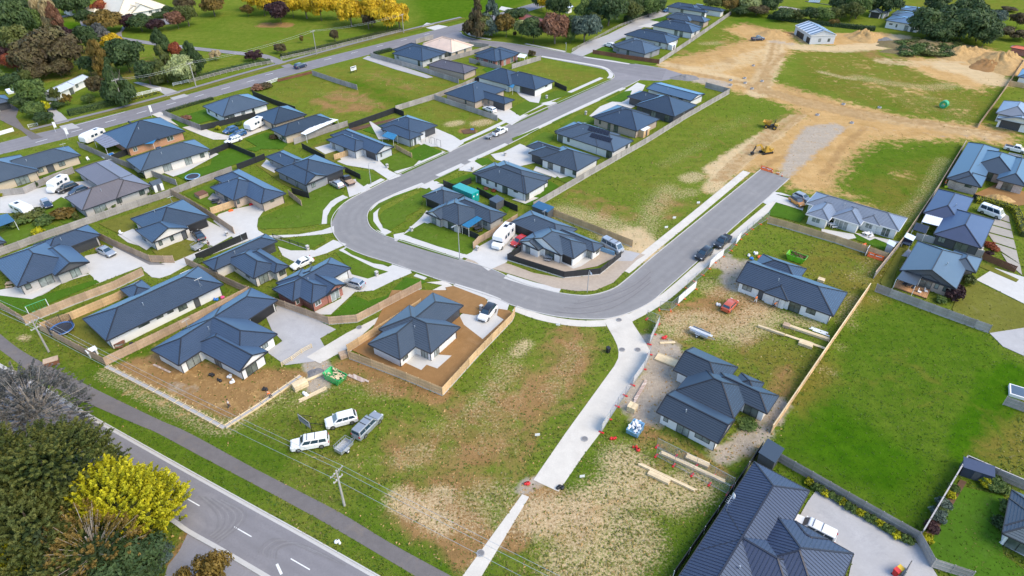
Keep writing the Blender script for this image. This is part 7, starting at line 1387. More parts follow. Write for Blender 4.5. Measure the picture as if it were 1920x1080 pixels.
stack('timber planks beside the soil section corner','D2',(440,795),40,4.5,5,1,.13,.1,jit=.1); stack('wrapped yellow timber pack by the footing','D2',(335,745),40,2.2,8,8,.14,.12); stack('pink treated timber beside the green skip','D2',(765,680),-30,3.2,5,1,.15,.1,'brick_mix',jit=.15); stack('brown pallet stack at the soil section corner','D2',(660,515),30,1.4,6,7,.2,.1,'wood_mid',name='pallet_stack',cat='pallets'); stack('pile of timber slats below the pale yellow pack','D2',(400,690),35,5.0,2,2,.2,.1)
stack('pallets lying by the lane bend','D3',(1160,545),-32,3.6,7,2,.25,.1,'wood_pale',name='pallet_stack',jit=.0,cat='pallets'); stack('pink timber lengths beside the mesh fence','D3',(960,780),60,5.0,3,2,.15,.12,'brick_mix',jit=.1); stack('pale crate of tiles beside the waste cage','D3',(900,915),57,1.3,7,8,.17,.11,name='crate',cat='crate',jit=0); stack('small timber lengths near the orange bucket','D3',(1165,412),5,2.6,3,1,.15,.1); stack('pink long boards on the brown soil plot','D1',(1215,605),-28,4.0,2,1,.15,.06,'brick_mix'); stack('white metal sheets by the new charcoal roofed house','D4',(380,325),-35,2.8,4,1,.25,.05,'sheet_white',jit=.2); stack('pallet with grey pack beside the timber beams','D4',(135,290),-33,1.1,5,4,.2,.12,'wood_mid',name='pallet_stack',cat='pallets'); stack('cardboard coloured pack on the upper site','C8',(395,1030),-35,1.2,5,5,.2,.1); stack('dark pallets leaning on the timber fence','C8',(810,835),-38,2.6,6,4,.3,.1,'wood_grey',name='pallet_stack',cat='pallets')
def footing(label,k,pts):
    W=[G(k,*p) for p in pts]; c=W[0].copy(); t=thing('footing_formwork',label,'formwork',c,0)
    for a,b in zip(W[:-1],W[1:]):
        d=(b-a).normalized(); n=Vector((-d.y,d.x,0)); L=(b-a).length; MB().bar(a-c+Vector((0,0,.1)),b-c+Vector((0,0,.1)),.5,.2).obj('concrete_strip',M['concrete_old'],t)
        for s in (-1,1): MB().bar(a-c+n*s*.32+Vector((0,0,.16)),b-c+n*s*.32+Vector((0,0,.16)),.06,.3).obj('form_board',M['wood_pale'],t)
        m_=int(L/1.5)
        for i in range(m_): q=a-c+d*(i+.5)*L/m_; MB().bar(q-n*.5+Vector((0,0,.36)),q+n*.5+Vector((0,0,.36)),.07,.06).obj('spreader',M['wood_pale'],t); MB().bar(q+n*.4+Vector((0,0,0)),q+n*.4+Vector((0,0,.6)),.06,.06).obj('peg',M['wood_pale'],t)
footing('timber boxed concrete footing along the roadside of the soil plot','D1',[(800,592),(1250,820),(1680,1052)]); footing('timber boxed concrete footing along the grass side of the soil plot','D1',[(1690,1048),(1930,895),(2260,665)])
# play equipment
def trampoline(label,k,c,r,net):
    p=G(k,*c); t=thing('trampoline',label,'trampoline',(p.x,p.y,0)); m=MB(); n=28; z=.7
    m.add([(math.cos(a)*r*f,math.sin(a)*r*f,z+.02) for f in (1,.84) for a in np.linspace(0,2*math.pi,n,False)],[(i,(i+1)%n,n+(i+1)%n,n+i) for i in range(n)]); m.obj('pad',M['plastic_blue' if net else 'paint_skyblue'],t); m=MB(); m.add([(math.cos(a)*r*.84,math.sin(a)*r*.84,z) for a in np.linspace(0,2*math.pi,n,False)],[tuple(range(n))]); m.obj('mat',M['fabric_dark'],t)
    m=MB(); m.tube([(math.cos(a)*r,math.sin(a)*r,z-.03) for a in np.linspace(0,2*math.pi,n+1)],.04,6); m.obj('frame',M['galv'],t)
    for a in np.linspace(0,2*math.pi,6,False): MB().tube([(math.cos(a)*r,math.sin(a)*r,0),(math.cos(a)*r,math.sin(a)*r,z if not net else 2.5)],.035,6).obj('leg',M['galv' if not net else 'fabric_dark'],t)
    if net:
        m=MB()
        for a in np.linspace(0,2*math.pi,56,False): m.box(math.cos(a)*r*.98-.012,math.sin(a)*r*.98-.012,z,math.cos(a)*r*.98+.012,math.sin(a)*r*.98+.012,2.4)
        for zz in np.linspace(z,2.4,14): m.tube([(math.cos(a)*r*.98,math.sin(a)*r*.98,zz) for a in np.linspace(0,2*math.pi,29)],.010,4,0,False)
        m.obj('net',M['net'],t)
trampoline('dark trampoline with safety net on the fenced side lawn','D1',(475,325),1.9,True); trampoline('round trampoline with bright blue rim on the back lawn','C5',(1450,262),1.75,False)
def swing():
    p=G('D1',300,178); t=thing('swing_set','children swing set with green seat on the lush lawn','swing set',(p.x,p.y,0),45); m=MB(); m.tube([(-1.6,0,2),(1.6,0,2)],.05,6); m.obj('top_bar',M['plastic_green'],t)
    for x in (-1.6,1.6):
        for s in (-1,1): MB().tube([(x,0,2),(x,s*.8,0)],.045,6).obj('leg',M['plastic_white'],t)
    for x in (-.8,.1,.9):
        m=MB(); m.tube([(x-.2,0,2),(x-.2,0,.5)],.015,4); m.tube([(x+.2,0,2),(x+.2,0,.5)],.015,4); m.box(x-.25,-.12,.45,x+.25,.12,.5); m.obj('swing_seat',M['plastic_green'],t)
swing()
def minihouse(label,k,c,a,L,W,h,wall,roof,name='shed',cat='shed',door='dark_wall',pitch=.35,flat=False):
    p=G(k,*c); t=thing(name,label,cat,(p.x,p.y,0),a); MB().box(-L/2,-W/2,0,L/2,W/2,h).obj('wall',M[wall],t); m=MB(); o=.12
    if flat: m.add([(-L/2-o,-W/2-o,h),(L/2+o,-W/2-o,h),(L/2+o,W/2+o,h+.3),(-L/2-o,W/2+o,h+.3),(-L/2-o,-W/2-o,h+.06),(L/2+o,-W/2-o,h+.06),(L/2+o,W/2+o,h+.36),(-L/2-o,W/2+o,h+.36)],[(3,2,1,0),(4,5,6,7),(0,1,5,4),(1,2,6,5),(2,3,7,6),(3,0,4,7)])
    else:
        r=W*pitch; m.add([(-L/2-o,-W/2-o,h-.03),(L/2+o,-W/2-o,h-.03),(L/2+o,0,h+r),(-L/2-o,0,h+r),(L/2+o,W/2+o,h-.03),(-L/2-o,W/2+o,h-.03)],[(0,1,2,3),(3,2,4,5),(0,3,5),(1,4,2)])
    m.obj('roof',M[roof],t); MB().box(-.4,-W/2-.03,.05,.4,-W/2-.001,min(1.9,h-.1)).obj('door',M[door],t); return t
minihouse('small white garden shed with slate roof behind the brown roof','C5',(1185,345),50,2.2,2.0,1.9,'plastic_white','roof_slate'); minihouse('pale timber shed with flat white roof by the paling fence','C3',(975,1015),50,3.2,2.6,2.1,'wood_new','sheet_white',flat=True); minihouse('small white lean-to shed behind the far grey house','C3',(1195,370),46,2.6,2.0,1.8,'plastic_white','sheet_white',flat=True); minihouse('black garden shed with blue-grey roof beside the clothes line','Z6',(1170,380),50,2.6,2.0,2.0,'dark_wall','roof_slate',flat=True); minihouse('dark garden shed with blue roof behind the corner house','Z5',(560,170),-40,4.2,2.2,2.0,'dark_wall','roof_blue',flat=True)
minihouse('small child playhouse with pale roof by the roadside fence','D1',(700,500),50,1.3,1.1,1.1,'plastic_white','sheet_white',name='playhouse',cat='playhouse'); minihouse('grey lean-to garden shed in the fenced garden corner','E4',(1540,330),-27,3.4,1.5,1.7,'roof_zinc','roof_zinc',flat=True); minihouse('pale garden shed behind the grey tiled house','C8',(905,800),50,1.8,1.2,1.6,'grey_light_wall','roof_ice',flat=True); minihouse('black pump shed beside the ribbed navy roof','E4',(0,215),50,3.0,2.2,1.9,'dark_wall','roof_charcoal',flat=True); minihouse('grey kennel with pale panels by the fence end','C8',(1045,745),50,2.0,1.6,1.4,'roof_zinc','roof_ice',flat=True); minihouse('pale glasshouse roof at the wood corner','C1',(20,330),40,5,3,2,'sheet_white','roof_ice'); minihouse('wide yellow trimmed hut at the wood corner','C1',(20,395),45,4,3,2,'plastic_yellow','roof_slate'); minihouse('white planter frame beside the garage','C1',(110,690),45,4.0,2.4,.6,'sheet_white','roof_ice',name='cold_frame',cat='cold frame')
def canopy(label,k,pts,mat,h=2.3,posts=True,name='awning',cat='awning',ribs=0,zoff=.25):
    W=[G(k,*p,h) for p in pts]; c=sum(W,Vector())/4; c.z=0; t=thing(name,label,cat,c,0); V=[w-c for w in W]; V[2].z+=zoff; V[3].z+=zoff
    MB().add(V+[v-Vector((0,0,.07)) for v in V],[(0,1,2,3),(7,6,5,4),(0,4,5,1),(1,5,6,2),(2,6,7,3),(3,7,4,0)]).obj('roof_sheet',M[mat],t)
    if posts:
        for v in V[:2]+V[2:]: MB().tube([(v.x*.97,v.y*.97,0),(v.x*.97,v.y*.97,v.z-.05)],.05,6).obj('post',M['white_paint'],t)
    for i in range(ribs): s=(i+.5)/ribs; MB().bar(V[0].lerp(V[1],s)+Vector((0,0,.03)),V[3].lerp(V[2],s)+Vector((0,0,.03)),.05,.06).obj('rib',M[mat],t)
    return t
canopy('blue sheet awning over the patio of the grey brick house','Z6',[(760,675),(660,630),(880,515),(960,555)],'awning_blue',ribs=8); canopy('blue sheet awning on the navy house behind black fence','C2',[(1030,1048),(942,1020),(985,992),(1060,1018)],'awning_blue',ribs=5); canopy('blue sheet awning on the solar panel house','C3',[(640,1085),(515,1045),(555,1022),(690,1065)],'awning_blue',ribs=5); canopy('blue awning beside the orange brick wall','C1',[(1150,1075),(1000,1085),(1020,1055),(1180,1040)],'awning_blue')
canopy('white translucent patio roof on the leafy garden house','C2',[(370,1010),(335,1000),(520,888),(618,903)],'sheet_white',2.4,ribs=6); canopy('glazed grey lean-to roof of the orange brick house','C1',[(700,1045),(790,1110),(930,1075),(780,1010)],'poly_roof',2.3,ribs=6); canopy('white ribbed patio roof of the dark hipped house','Z8',[(325,590),(210,560),(235,515),(350,545)],'sheet_white',2.5,ribs=8); canopy('navy sheet roof over the timber deck','Z8',[(170,992),(38,945),(80,895),(210,935)],'roof_slate',2.4); canopy('gazebo with blue iron roof in the leafy yard','C5',[(-60,640),(110,575),(60,528),(-80,560)],'roof_blue',2.4,name='gazebo',cat='gazebo'); canopy('white garden pergola beside the red brick house','C3',[(35,425),(95,435),(115,415),(60,405)],'sheet_white',2.3,name='pergola',cat='pergola'); canopy('blue patio awning behind the black stepped fence','C2',[(1880,640),(1925,660),(1945,635),(1890,620)],'awning_blue',2.2)
canopy('pair of dark solar sheets on the rear lean-to','Z8',[(235,640),(148,612),(170,572),(258,598)],'solar_glass',2.0,ribs=2); canopy('grey swim frame beside the kennel','Z8',[(130,722),(78,705),(95,668),(150,680)],'solar_glass',1.0,ribs=2); canopy('grey metal carport frame by the concrete yard fence','E4',[(265,410),(95,320),(120,270),(290,375)],'galv',1.6,ribs=0) if False else None
# timber decks with boards
def deck(label,k,pts,n,mat='wood_deck'):
    W=[G(k,*p) for p in pts]; c=sum(W,Vector())/4; t=thing('deck',label,'deck',c,0); V=[w-c for w in W]
    for i in range(n):
        s0=i/n; s1=(i+.93)/n; a,b=V[0].lerp(V[1],s0),V[3].lerp(V[2],s0); a2,b2=V[0].lerp(V[1],s1),V[3].lerp(V[2],s1); MB().add([(v.x,v.y,z) for z in (.1,.3) for v in (a,a2,b2,b)],[(3,2,1,0),(4,5,6,7),(0,1,5,4),(1,2,6,5),(2,3,7,6),(3,0,4,7)]).obj('board',M[mat],t)
deck('orange timber deck with white chairs by the dark gable','Z8',[(15,1005),(240,1085),(290,970),(60,935)],22); deck('grey timber deck beside the hot tub','C5',[(1560,420),(1690,470),(1720,430),(1600,375)],14,'wood_grey')
# drive slabs of the right hand house
for i,q in enumerate([((1700,560),(1815,600),(1825,645),(1680,605)),((1675,612),(1828,655),(1840,710),(1650,660)),((1645,668),(1843,722),(1860,790),(1690,735)),((1700,748),(1862,800),(1885,900),(1745,805)),((1750,822),(1888,905),(1905,985),(1800,900)),((1780,530),(1805,545),(1812,590),(1705,555))]):
    sheet('paving_slab','C8',q,'slab_tan',z=.09+.003*i)
for i in range(6): sheet('step_slab','C8',[(1560+i*3,800-i*14),(1605+i*4,815-i*14),(1612+i*4,805-i*14),(1567+i*3,790-i*14)],'concrete',z=.12+.003*i)
from mathutils.bvhtree import BVHTree
def roofhit(k,q,word):      # where the photo ray meets the roof of the named house
    h=[o for o in HOUSES if word in o['label']][0]; ro=[o for o in h.children if o.name.startswith('roof')][0]; mw=Matrix.Translation(h.location)@h.rotation_euler.to_matrix().to_4x4()
    bv=BVHTree.FromPolygons([mw@v.co for v in ro.data.vertices],[tuple(p.vertices) for p in ro.data.polygons]); r=bv.ray_cast(Vector((0,0,CAMH)),ray(*px(k,*q)).normalized()); return r[0] if r[0] is not None else G(k,*q,3.2)
def solar(label,k,pts,nx_,ny_,z0,z1,word):
    W=[roofhit(k,q,word) for q in pts]; W[2]=W[1]+(W[3]-W[0]); c=sum(W,Vector())/4; t=thing('solar_array',label,'solar panels',c,0); V=[w-c for w in W]
    for i in range(nx_):
        for j in range(ny_):
            def bi(s,u): return V[0].lerp(V[1],s).lerp(V[3].lerp(V[2],s),u)
            g=.04; q=[bi((i+g)/nx_,(j+g)/ny_),bi((i+1-g)/nx_,(j+g)/ny_),bi((i+1-g)/nx_,(j+1-g)/ny_),bi((i+g)/nx_,(j+1-g)/ny_)]; MB().add([v+Vector((0,0,.14)) for v in q]+[v+Vector((0,0,.08)) for v in q],[(0,1,2,3),(0,4,5,1),(1,5,6,2),(2,6,7,3),(3,7,4,0)]).obj('panel',M['solar_glass'],t)
    for u in (.25,.75): MB().bar(V[0].lerp(V[3],u)+Vector((0,0,.05)),V[1].lerp(V[2],u)+Vector((0,0,.05)),.06,.06).obj('rail',M['galv'],t)
solar('upper row of solar panels on the slate tile roof','C3',[(563,978),(720,1020),(740,990),(583,945)],7,1,3.0,3.7,'two rows of solar'); solar('lower row of solar panels on the slate tile roof','C3',[(578,1028),(735,1072),(755,1042),(600,998)],7,1,2.75,3.3,'two rows of solar')
solar('solar panels on the navy roof at the lane end','C3',[(1310,55),(1345,60),(1350,30),(1320,28)],3,2,2.9,3.8,'rooftop solar at the end'); solar('dark solar panels on the far navy roof wing','C3',[(1370,55),(1420,62),(1420,30),(1385,28)],4,2,2.9,3.8,'rooftop solar at the end'); solar('blue solar panels on the beige roof behind hedges','C4',[(300,18),(385,22),(400,4),(310,0)],6,2,2.7,3.5,'solar panels and wide glazing')
# barn
def barn():
    a=G('C4',200,185,3.2); b=G('C4',320,260,3.2); d=G('C4',520,265,3.2)
    t,cs,sn,cx,cy=house('open fronted grey steel barn with striped translucent roof on clay','C4',math.degrees(math.atan2(b.y-a.y,b.x-a.x)),[((205,190),(515,262),'u','gg')],'grey_light_wall','roof_ice',[('o',235,225,3.2),('o',260,245,3.2),('o',305,280,3.0),('w',390,292,1.2),('w',460,288,1.2)],ez=3.4,pitch=18,step=False,name='barn',cat='barn',vents=False,ov=.2,gable='grey_light_wall',fascia='fascia_white')
    me=[o for o in t.children if o.name.startswith('roof')][0].data; xs_=[v.co.x for v in me.vertices]; ys_=[v.co.y for v in me.vertices]; zs_=[v.co.z for v in me.vertices]; x0,x1,y0,y1,z0,z1=min(xs_),max(xs_),min(ys_),max(ys_),min(zs_),max(zs_); ym=(y0+y1)/2
    for i in range(6):
        x=x0+(x1-x0)*(i+.5)/6
        for yy in (y0,y1): MB().add([(x-.5,yy,z0+.06),(x+.5,yy,z0+.06),(x+.5,ym,z1+.06),(x-.5,ym,z1+.06)],[(0,1,2,3)]).obj('skylight',M['roof_slate'],t)
barn()
# mounds of clay
from mathutils import noise as mnoise
def mound(name,k,c,r,h,mat,rz=0,sy=1.0,seed=1):
    p=G(k,*c); m=MB(); n,rg=56,20; vs_=[(0,0,h)]; fs=[]
    for i in range(1,rg+1):
        f=i/rg
        for j in range(n):
            a=2*math.pi*j/n; d=Vector((math.cos(a)*f,math.sin(a)*f,seed*3.1)); rr=r*f*(1+.35*mnoise.noise(Vector((math.cos(a)*1.3,math.sin(a)*1.3,seed*7.7))))
            z=h*(1-f)**1.1*(1+.55*mnoise.noise(d*2.2)+.35*mnoise.noise(d*6)+.22*mnoise.noise(d*15)); z+=h*.10*mnoise.noise(d*24)*(1-f*.5)
            vs_.append((rr*math.cos(a),rr*math.sin(a)*sy,max(z,.0) if i<rg else -.1))
    fs+=[(0,1+j,1+(j+1)%n) for j in range(n)]
    for i in range(rg-1): fs+=[(1+i*n+j,1+(i+1)*n+j,1+(i+1)*n+(j+1)%n,1+i*n+(j+1)%n) for j in range(n)]
    m.add(vs_,fs); o=m.obj(name,M[mat],None,True); o.location=(p.x,p.y,0); o.rotation_euler=(0,0,R(rz)); tag(o,kind='structure')
mound('clay_mound','C4',(740,285),9,3.2,'clay',30,.7,1); mound('clay_mound','C4',(1720,470),15,3.4,'clay',60,.6,2); mound('clay_mound','C4',(1440,415),11,2.8,'clay',20,.6,3); mound('clay_mound','C4',(1650,490),9,2.0,'soil',40,.6,13); mound('clay_mound','C4',(1780,450),8,3.0,'clay',10,.7,14); mound('clay_mound','C4',(680,270),6,2.0,'clay',10,.7,15); mound('clay_mound','C4',(110,262),5,1.4,'soil',10,.7,16); mound('clay_mound','C4',(1530,395),8,2.2,'clay',0,.5,17); mound('clay_mound','C4',(40,265),9,2.0,'clay',0,.6,4); mound('gravel_mound','C4',(880,305),4,1.4,'gravel_grey',0,.6,5); mound('gravel_mound','C3',(1300,585),5,1.2,'gravel_grey',0,.6,6); mound('clay_mound','C8',(1720,420),4,1.4,'clay',0,.6,7); mound('bank','C4',(1180,345),22,2.2,'weeds',-10,.35,8); mound('bank','C4',(1200,395),18,1.5,'weeds',-10,.3,9); mound('gravel_mound','D2',(450,640),1.6,.5,'gravel_grey',0,.7,10)
# small street things
def manhole(k,c,lb,r=.42,group='manhole covers'):
    p=G(k,*c); t=thing('manhole_cover',lb,'manhole cover',(p.x,p.y,.12),0,group); MB().cyl((0,0),r,-.1,.035,18).obj('lid',M['gravel_grey'],t); MB().cyl((0,0),r*1.2,-.1,.02,18).obj('frame',M['concrete_old'],t)
for k,c,lb in (('D3',(803,242),'round manhole cover in the mouth of the concrete lane'),('D3',(826,465),'manhole cover on the grass side of the lane bend'),('D3',(943,465),'manhole cover on the site fence side of the lane bend'),('E3',(545,55),'manhole cover near the lower end of the concrete lane'),('E2',(1685,913),'manhole cover in the narrow concrete path'),('D2',(775,300),'manhole cover in the drive beside the new timber fence')): manhole(k,c,lb)
def riser(k,c):
    p=G(k,*c); t=thing('manhole_riser','pale concrete drainage riser ring in the clay','drain riser',(p.x,p.y,0),0,'drain risers in the earthworks'); MB().cyl((0,0),.55,0,.4,16).obj('ring',M['concrete_old'],t); MB().cyl((0,0),.38,.4,.44,14).obj('lid',M['dark_wall'],t)
for k,c in (('C3',(1640,605)),('C3',(1640,640)),('C3',(1745,590)),('C3',(1748,625)),('C3',(1875,612)),('C3',(1800,668)),('C4',(565,785)),('C4',(835,810)),('C4',(370,865)),('C4',(628,925)),('C3',(1810,495))): riser(k,c)
def drum():
    p=G('C4',1312,808); t=thing('cable_drum','bright green round drum lying in the cut grass','drum',(p.x,p.y,0),130); m=MB(); n=20
    for y in (-.75,.75): m.tube([(0,y-.05,1.1),(0,y+.05,1.1)],1.1,n,0,False)
    m.add([(math.cos(a)*r,y,1.1+math.sin(a)*r) for y in (-.8,.8) for r in (1.1,.55) for a in np.linspace(0,2*math.pi,n,False)],[(i,(i+1)%n,n+(i+1)%n,n+i) for i in range(n)]+[(2*n+i,3*n+i,3*n+(i+1)%n,2*n+(i+1)%n) for i in range(n)]+[(i,2*n+i,2*n+(i+1)%n,(i+1)%n) for i in range(n)]+[(n+i,n+(i+1)%n,3*n+(i+1)%n,3*n+i) for i in range(n)]); m.obj('drum_body',M['plastic_green'],t)
drum()
def cone(k,c):
    p=G(k,*c); t=thing('traffic_cone','orange traffic cone at the end of the sealed road','traffic cone',(p.x,p.y,.03),0,'traffic cones'); MB().box(-.2,-.2,0,.2,.2,.04).obj('base',M['trim_black'],t); MB().cyl((0,0),.15,.04,.8,10,0,.03).obj('cone',M['plastic_orange'],t); MB().cyl((0,0),.112,.4,.56,10,0,.085).obj('band',M['plastic_white'],t)
for c in ((30,215),(65,225),(78,228),(103,243),(0,205)): cone('C8',c)
def barrier(k,c,a):
    p=G(k,*c); t=thing('plastic_barrier','red and white plastic road barrier','barrier',(p.x,p.y,.03),a,'plastic road barriers'); m=MB(); m.add([(x,y,z) for x in (-.9,.9) for y,z in ((-.3,0),(.3,0),(.12,.45),(.10,.9),(-.10,.9),(-.12,.45))],[(0,1,2,3,4,5),(11,10,9,8,7,6)]+[(i,6+i,6+(i+1)%6,(i+1)%6) for i in range(6)]); m.obj('body',M['plastic_orange'],t); MB().box(-.6,-.125,.55,.6,.125,.72).obj('stripe',M['plastic_white'],t)
barrier('C7',(1890,195),-38); barrier('C7',(1925,205),-38); barrier('C8',(780,850),-38); barrier('C8',(825,865),-38); barrier('C8',(705,780),30)
def letterbox(k,c):
    p=G(k,*c); t=thing('letterbox','low pillar letterbox at a concrete drive','letterbox',(p.x,p.y,0),50,'letterboxes'); MB().box(-.25,-.25,0,.25,.25,1.0).obj('pillar',M['brick_grey'],t); MB().box(-.3,-.3,1.0,.3,.3,1.08).obj('cap',M['concrete'],t); MB().box(-.18,-.256,.65,.18,-.251,.85).obj('slot',M['trim_black'],t)
for k,c in (('C6',(1167,655)),('C6',(907,990)),('C6',(985,180)),('D2',(1690,165)),('C6',(1622,200)),('C3',(553,860)),('C3',(260,740)),('C6',(1868,90)),('C6',(390,795)),('C5',(1705,690)),('C6',(1660,800))): letterbox(k,c)
def bin_(k,c,lid,label,body='trim_black'):
    p=G(k,*c); t=thing('wheelie_bin',label,'wheelie bin',(p.x,p.y,.1),30); m=MB(); m.add([(-.22,-.24,0),(.22,-.24,0),(.22,.24,0),(-.22,.24,0),(-.28,-.32,.95),(.28,-.32,.95),(.28,.32,.95),(-.28,.32,.95)],[(3,2,1,0),(0,1,5,4),(1,2,6,5),(2,3,7,6),(3,0,4,7),(4,5,6,7)]); m.obj('body',M[body],t); m=MB(); m.add([(-.3,-.34,.95),(.3,-.34,.95),(.3,.34,1.02),(-.3,.34,1.02),(-.3,-.34,1.0),(.3,-.34,1.0),(.3,.34,1.08),(-.3,.34,1.08)],[(0,3,2,1),(4,5,6,7),(0,1,5,4),(1,2,6,5),(2,3,7,6),(3,0,4,7)]); m.obj('lid',M[lid],t)
    for s in (-1,1): MB().tube([(s*.2,.27,.1),(s*.26,.27,.1)],.1,8).obj('wheel',M['tyre'],t)
bin_('E4',(975,1058),'plastic_yellow','yellow lidded wheelie bin on the old concrete yard','plastic_yellow'); bin_('E4',(948,1075),'plastic_red','red wheelie bin on the old concrete yard','plastic_red'); bin_('D1',(1000,455),'trim_black','black bin by the timber fence'); bin_('D3',(720,485),'trim_black','dark bin standing on the grass by the lane')
def cube_thing(name,label,cat,k,c,a,parts):
    p=G(k,*c); t=thing(name,label,cat,(p.x,p.y,.02),a)
    for nm,b,mt in parts: MB().box(*b).obj(nm,M[mt],t)
cube_thing('spa_pool','brown cased hot tub on the grey deck','hot tub','C5',(1515,395),50,[('cabinet',(-1.1,-1.1,0,1.1,1.1,.85),'wood_mid'),('cover',(-1.15,-1.15,.85,1.15,1.15,.98),'wood_red')]); cube_thing('picnic_box','brown timber box beside the roadside path','box','D1',(395,570),30,[('case',(-1.0,-.6,.08,1.0,.6,.85),'wood_red'),('lid',(-1.06,-.66,.85,1.06,.66,.93),'wood_mid'),('foot',(-.95,-.5,0,-.8,.5,.08),'wood_mid'),('foot',(.8,-.5,0,.95,.5,.08),'wood_mid')])
cube_thing('paddling_pool','small rectangular blue pool beside the black fence','pool','C5',(815,92),48,[('rim',(-1.5,-.9,0,1.5,.9,.35),'plastic_white'),('water',(-1.35,-.75,.3,1.35,.75,.37),'plastic_blue')]); cube_thing('tipped_board','pale blue plastic panel by the black gravel garden fence','panel','Z5',(1430,690),-35,[('panel',(-1.6,-.05,0,1.6,.05,1.1),'paint_skyblue'),('frame',(-1.66,-.08,0,-1.58,.08,1.15),'plastic_white')])
cube_thing('spa_cover','square pale blue pool with white rim at the paddock edge','pool','D4',(1865,790),60,[('rim',(-1.3,-1.1,0,1.3,1.1,.5),'plastic_white'),('water',(-1.1,-.9,.4,1.1,.9,.52),'roof_slate')])
for k,c,a,lb in (('D1',(905,435),20,'small red-brown picnic table on the terrace'),('C5',(1300,155),20,'brown patio table set of the pale brick house'),('Z5',(640,770),-20,'grey patio table on the corner house terrace'),('Z6',(900,715),30,'dark outdoor table under the blue awning'),('C5',(90,1065),10,'timber bench table outside the grey brick house'),('C8',(480,620),10,'white patio table by the sliding doors'),('C8',(745,690),30,'white chairs table on the second patio'),('Z8',(120,1000),40,'black barbecue table on the orange deck'),('C5',(1620,440),10,'black barbecue on the grey deck')):
    mt={'s':'wood_red','b':'fabric_dark','g':'cloth_grey','d':'fabric_dark','w':'plastic_white','t':'wood_mid'}[lb[0]]
    cube_thing('garden_table',lb,'table',k,c,a,[('top',(-.8,-.45,.70,.8,.45,.76),mt)]+[('leg',(x-.04,y-.04,0,x+.04,y+.04,.70),mt) for x in (-.7,.7) for y in (-.38,.38)]+[('seat',(-.6,s*.85-.2,.42,.6,s*.85+.2,.47),mt) for s in (-1,1)]+[('seat_leg',(x-.03,s*.85-.03,0,x+.03,s*.85+.03,.42),mt) for s in (-1,1) for x in (-.5,.5)])
for k,c,lb,mt in (('Z8',(190,1045),'white slatted chair on the orange deck','plastic_white'),('Z8',(232,1040),'second white slatted chair on the orange deck','plastic_white'),('C8',(775,690),'white plastic chair on the second patio','plastic_white'),('C5',(560,150),'white chair by the beige wall','plastic_white'),('C5',(665,125),'white table chair at the end of the beige wall','plastic_white'),('C5',(915,680),'white chair on the carport house terrace','plastic_white')):
    cube_thing('garden_chair',lb,'chair',k,c,rng.uniform(0,90),[('seat',(-.28,-.28,.38,.28,.28,.44),mt),('backrest',(-.28,.24,.44,.28,.30,1.0),mt)]+[('leg',(x-.03,y-.03,0,x+.03,y+.03,.38),mt) for x in (-.24,.24) for y in (-.24,.24)])
for k,c,mt,lb in (('D1',(1620,90),'plastic_blue','blue toy ball by the white wall'),('D1',(1665,75),'plastic_pink','pink toy tub by the white wall'),('C5',(1890,455),'plastic_red','red toy car on the white concrete yard'),('C5',(1735,505),'plastic_orange','orange cone toy on the white concrete yard'),('D1',(825,370),'lamp_clear','lilac toy on the terrace'),('D3',(1140,375),'plastic_red','red and white bucket near the site gate'),('D3',(1545,130),'plastic_white','white sacks beside the red hatchback'),('Z3',(385,130),'plastic_orange','orange pallet wrap behind the new house'),('Z3',(280,155),'plastic_blue','blue wrap among rubbish behind the new house'),('Z3',(230,110),'plastic_white','white rubbish bags behind the new house'),('Z3',(330,80),'plastic_white','pale scrap heap behind the new house'),('C2',(1620,975),'plastic_blue','blue tarpaulin on the mown lot'),('D1',(1590,660),'trim_black','black offcut on the brown soil'),('D1',(1645,700),'trim_black','dark bag on the brown soil'),('D1',(1725,665),'cloth_white','pale bag against the white wall'),('D1',(1750,705),'plastic_white','white bucket on the brown soil'),('D2',(70,765),'trim_black','black wheelbarrow tray on the brown soil'),('D2',(370,800),'plastic_white','white plastic scraps by the timber slats'),('E2',(622,840),'plastic_white','white litter on the verge'),('C8',(1330,325),'hivis_yellow','hi-vis vest heap at the fence foot'),('E3',(105,385),'plastic_red','red marker block at the lane end'),('E3',(360,415),'trim_black','black sump box at the lane edge'),('E3',(925,130),'plastic_red','red fence foot lying on the straw'),('E3',(760,60),'plastic_red','red fence foot lying on the grass'),('C5',(1650,455),'fabric_dark','black covered barbecue on the deck edge')):
    p=G(k,*c); rs=random.Random(int(c[0])); m=MB()
    for i in range(5):
        x,y=rs.uniform(-.35,.35),rs.uniform(-.3,.3); r=rs.uniform(.14,.3); loft(m,[[(x+r*f*math.cos(a),y+r*f*math.sin(a),z) for a in np.linspace(0,2*math.pi,9)[:-1]] for f,z in ((.7,0),(1,.12),(.9,.3),(.45,.42))])
    o=m.obj(lb.split(' ')[1] if False else 'loose_item',M[mt]); o.location=(p.x,p.y,.02); tag(o,lb,'clutter')
def dish():
    p=G('Z4',540,405,2.7); t=thing('satellite_dish','pale satellite dish on the ribbed navy roof','satellite dish',(p.x,p.y,2.45),0); MB().tube([(0,0,0),(0,0,.9)],.03,6).obj('mast',M['galv'],t); m=MB(); loft(m,[[(.1+.05*0,math.cos(a)*.08,1.0+math.sin(a)*.08) for a in np.linspace(0,2*math.pi,15)[:-1]],[(.02,math.cos(a)*.25,1.0+math.sin(a)*.25) for a in np.linspace(0,2*math.pi,15)[:-1]],[(-.10,math.cos(a)*.42,1.0+math.sin(a)*.42) for a in np.linspace(0,2*math.pi,15)[:-1]]],0,False); m.obj('reflector',M['plastic_white'],t)
dish()
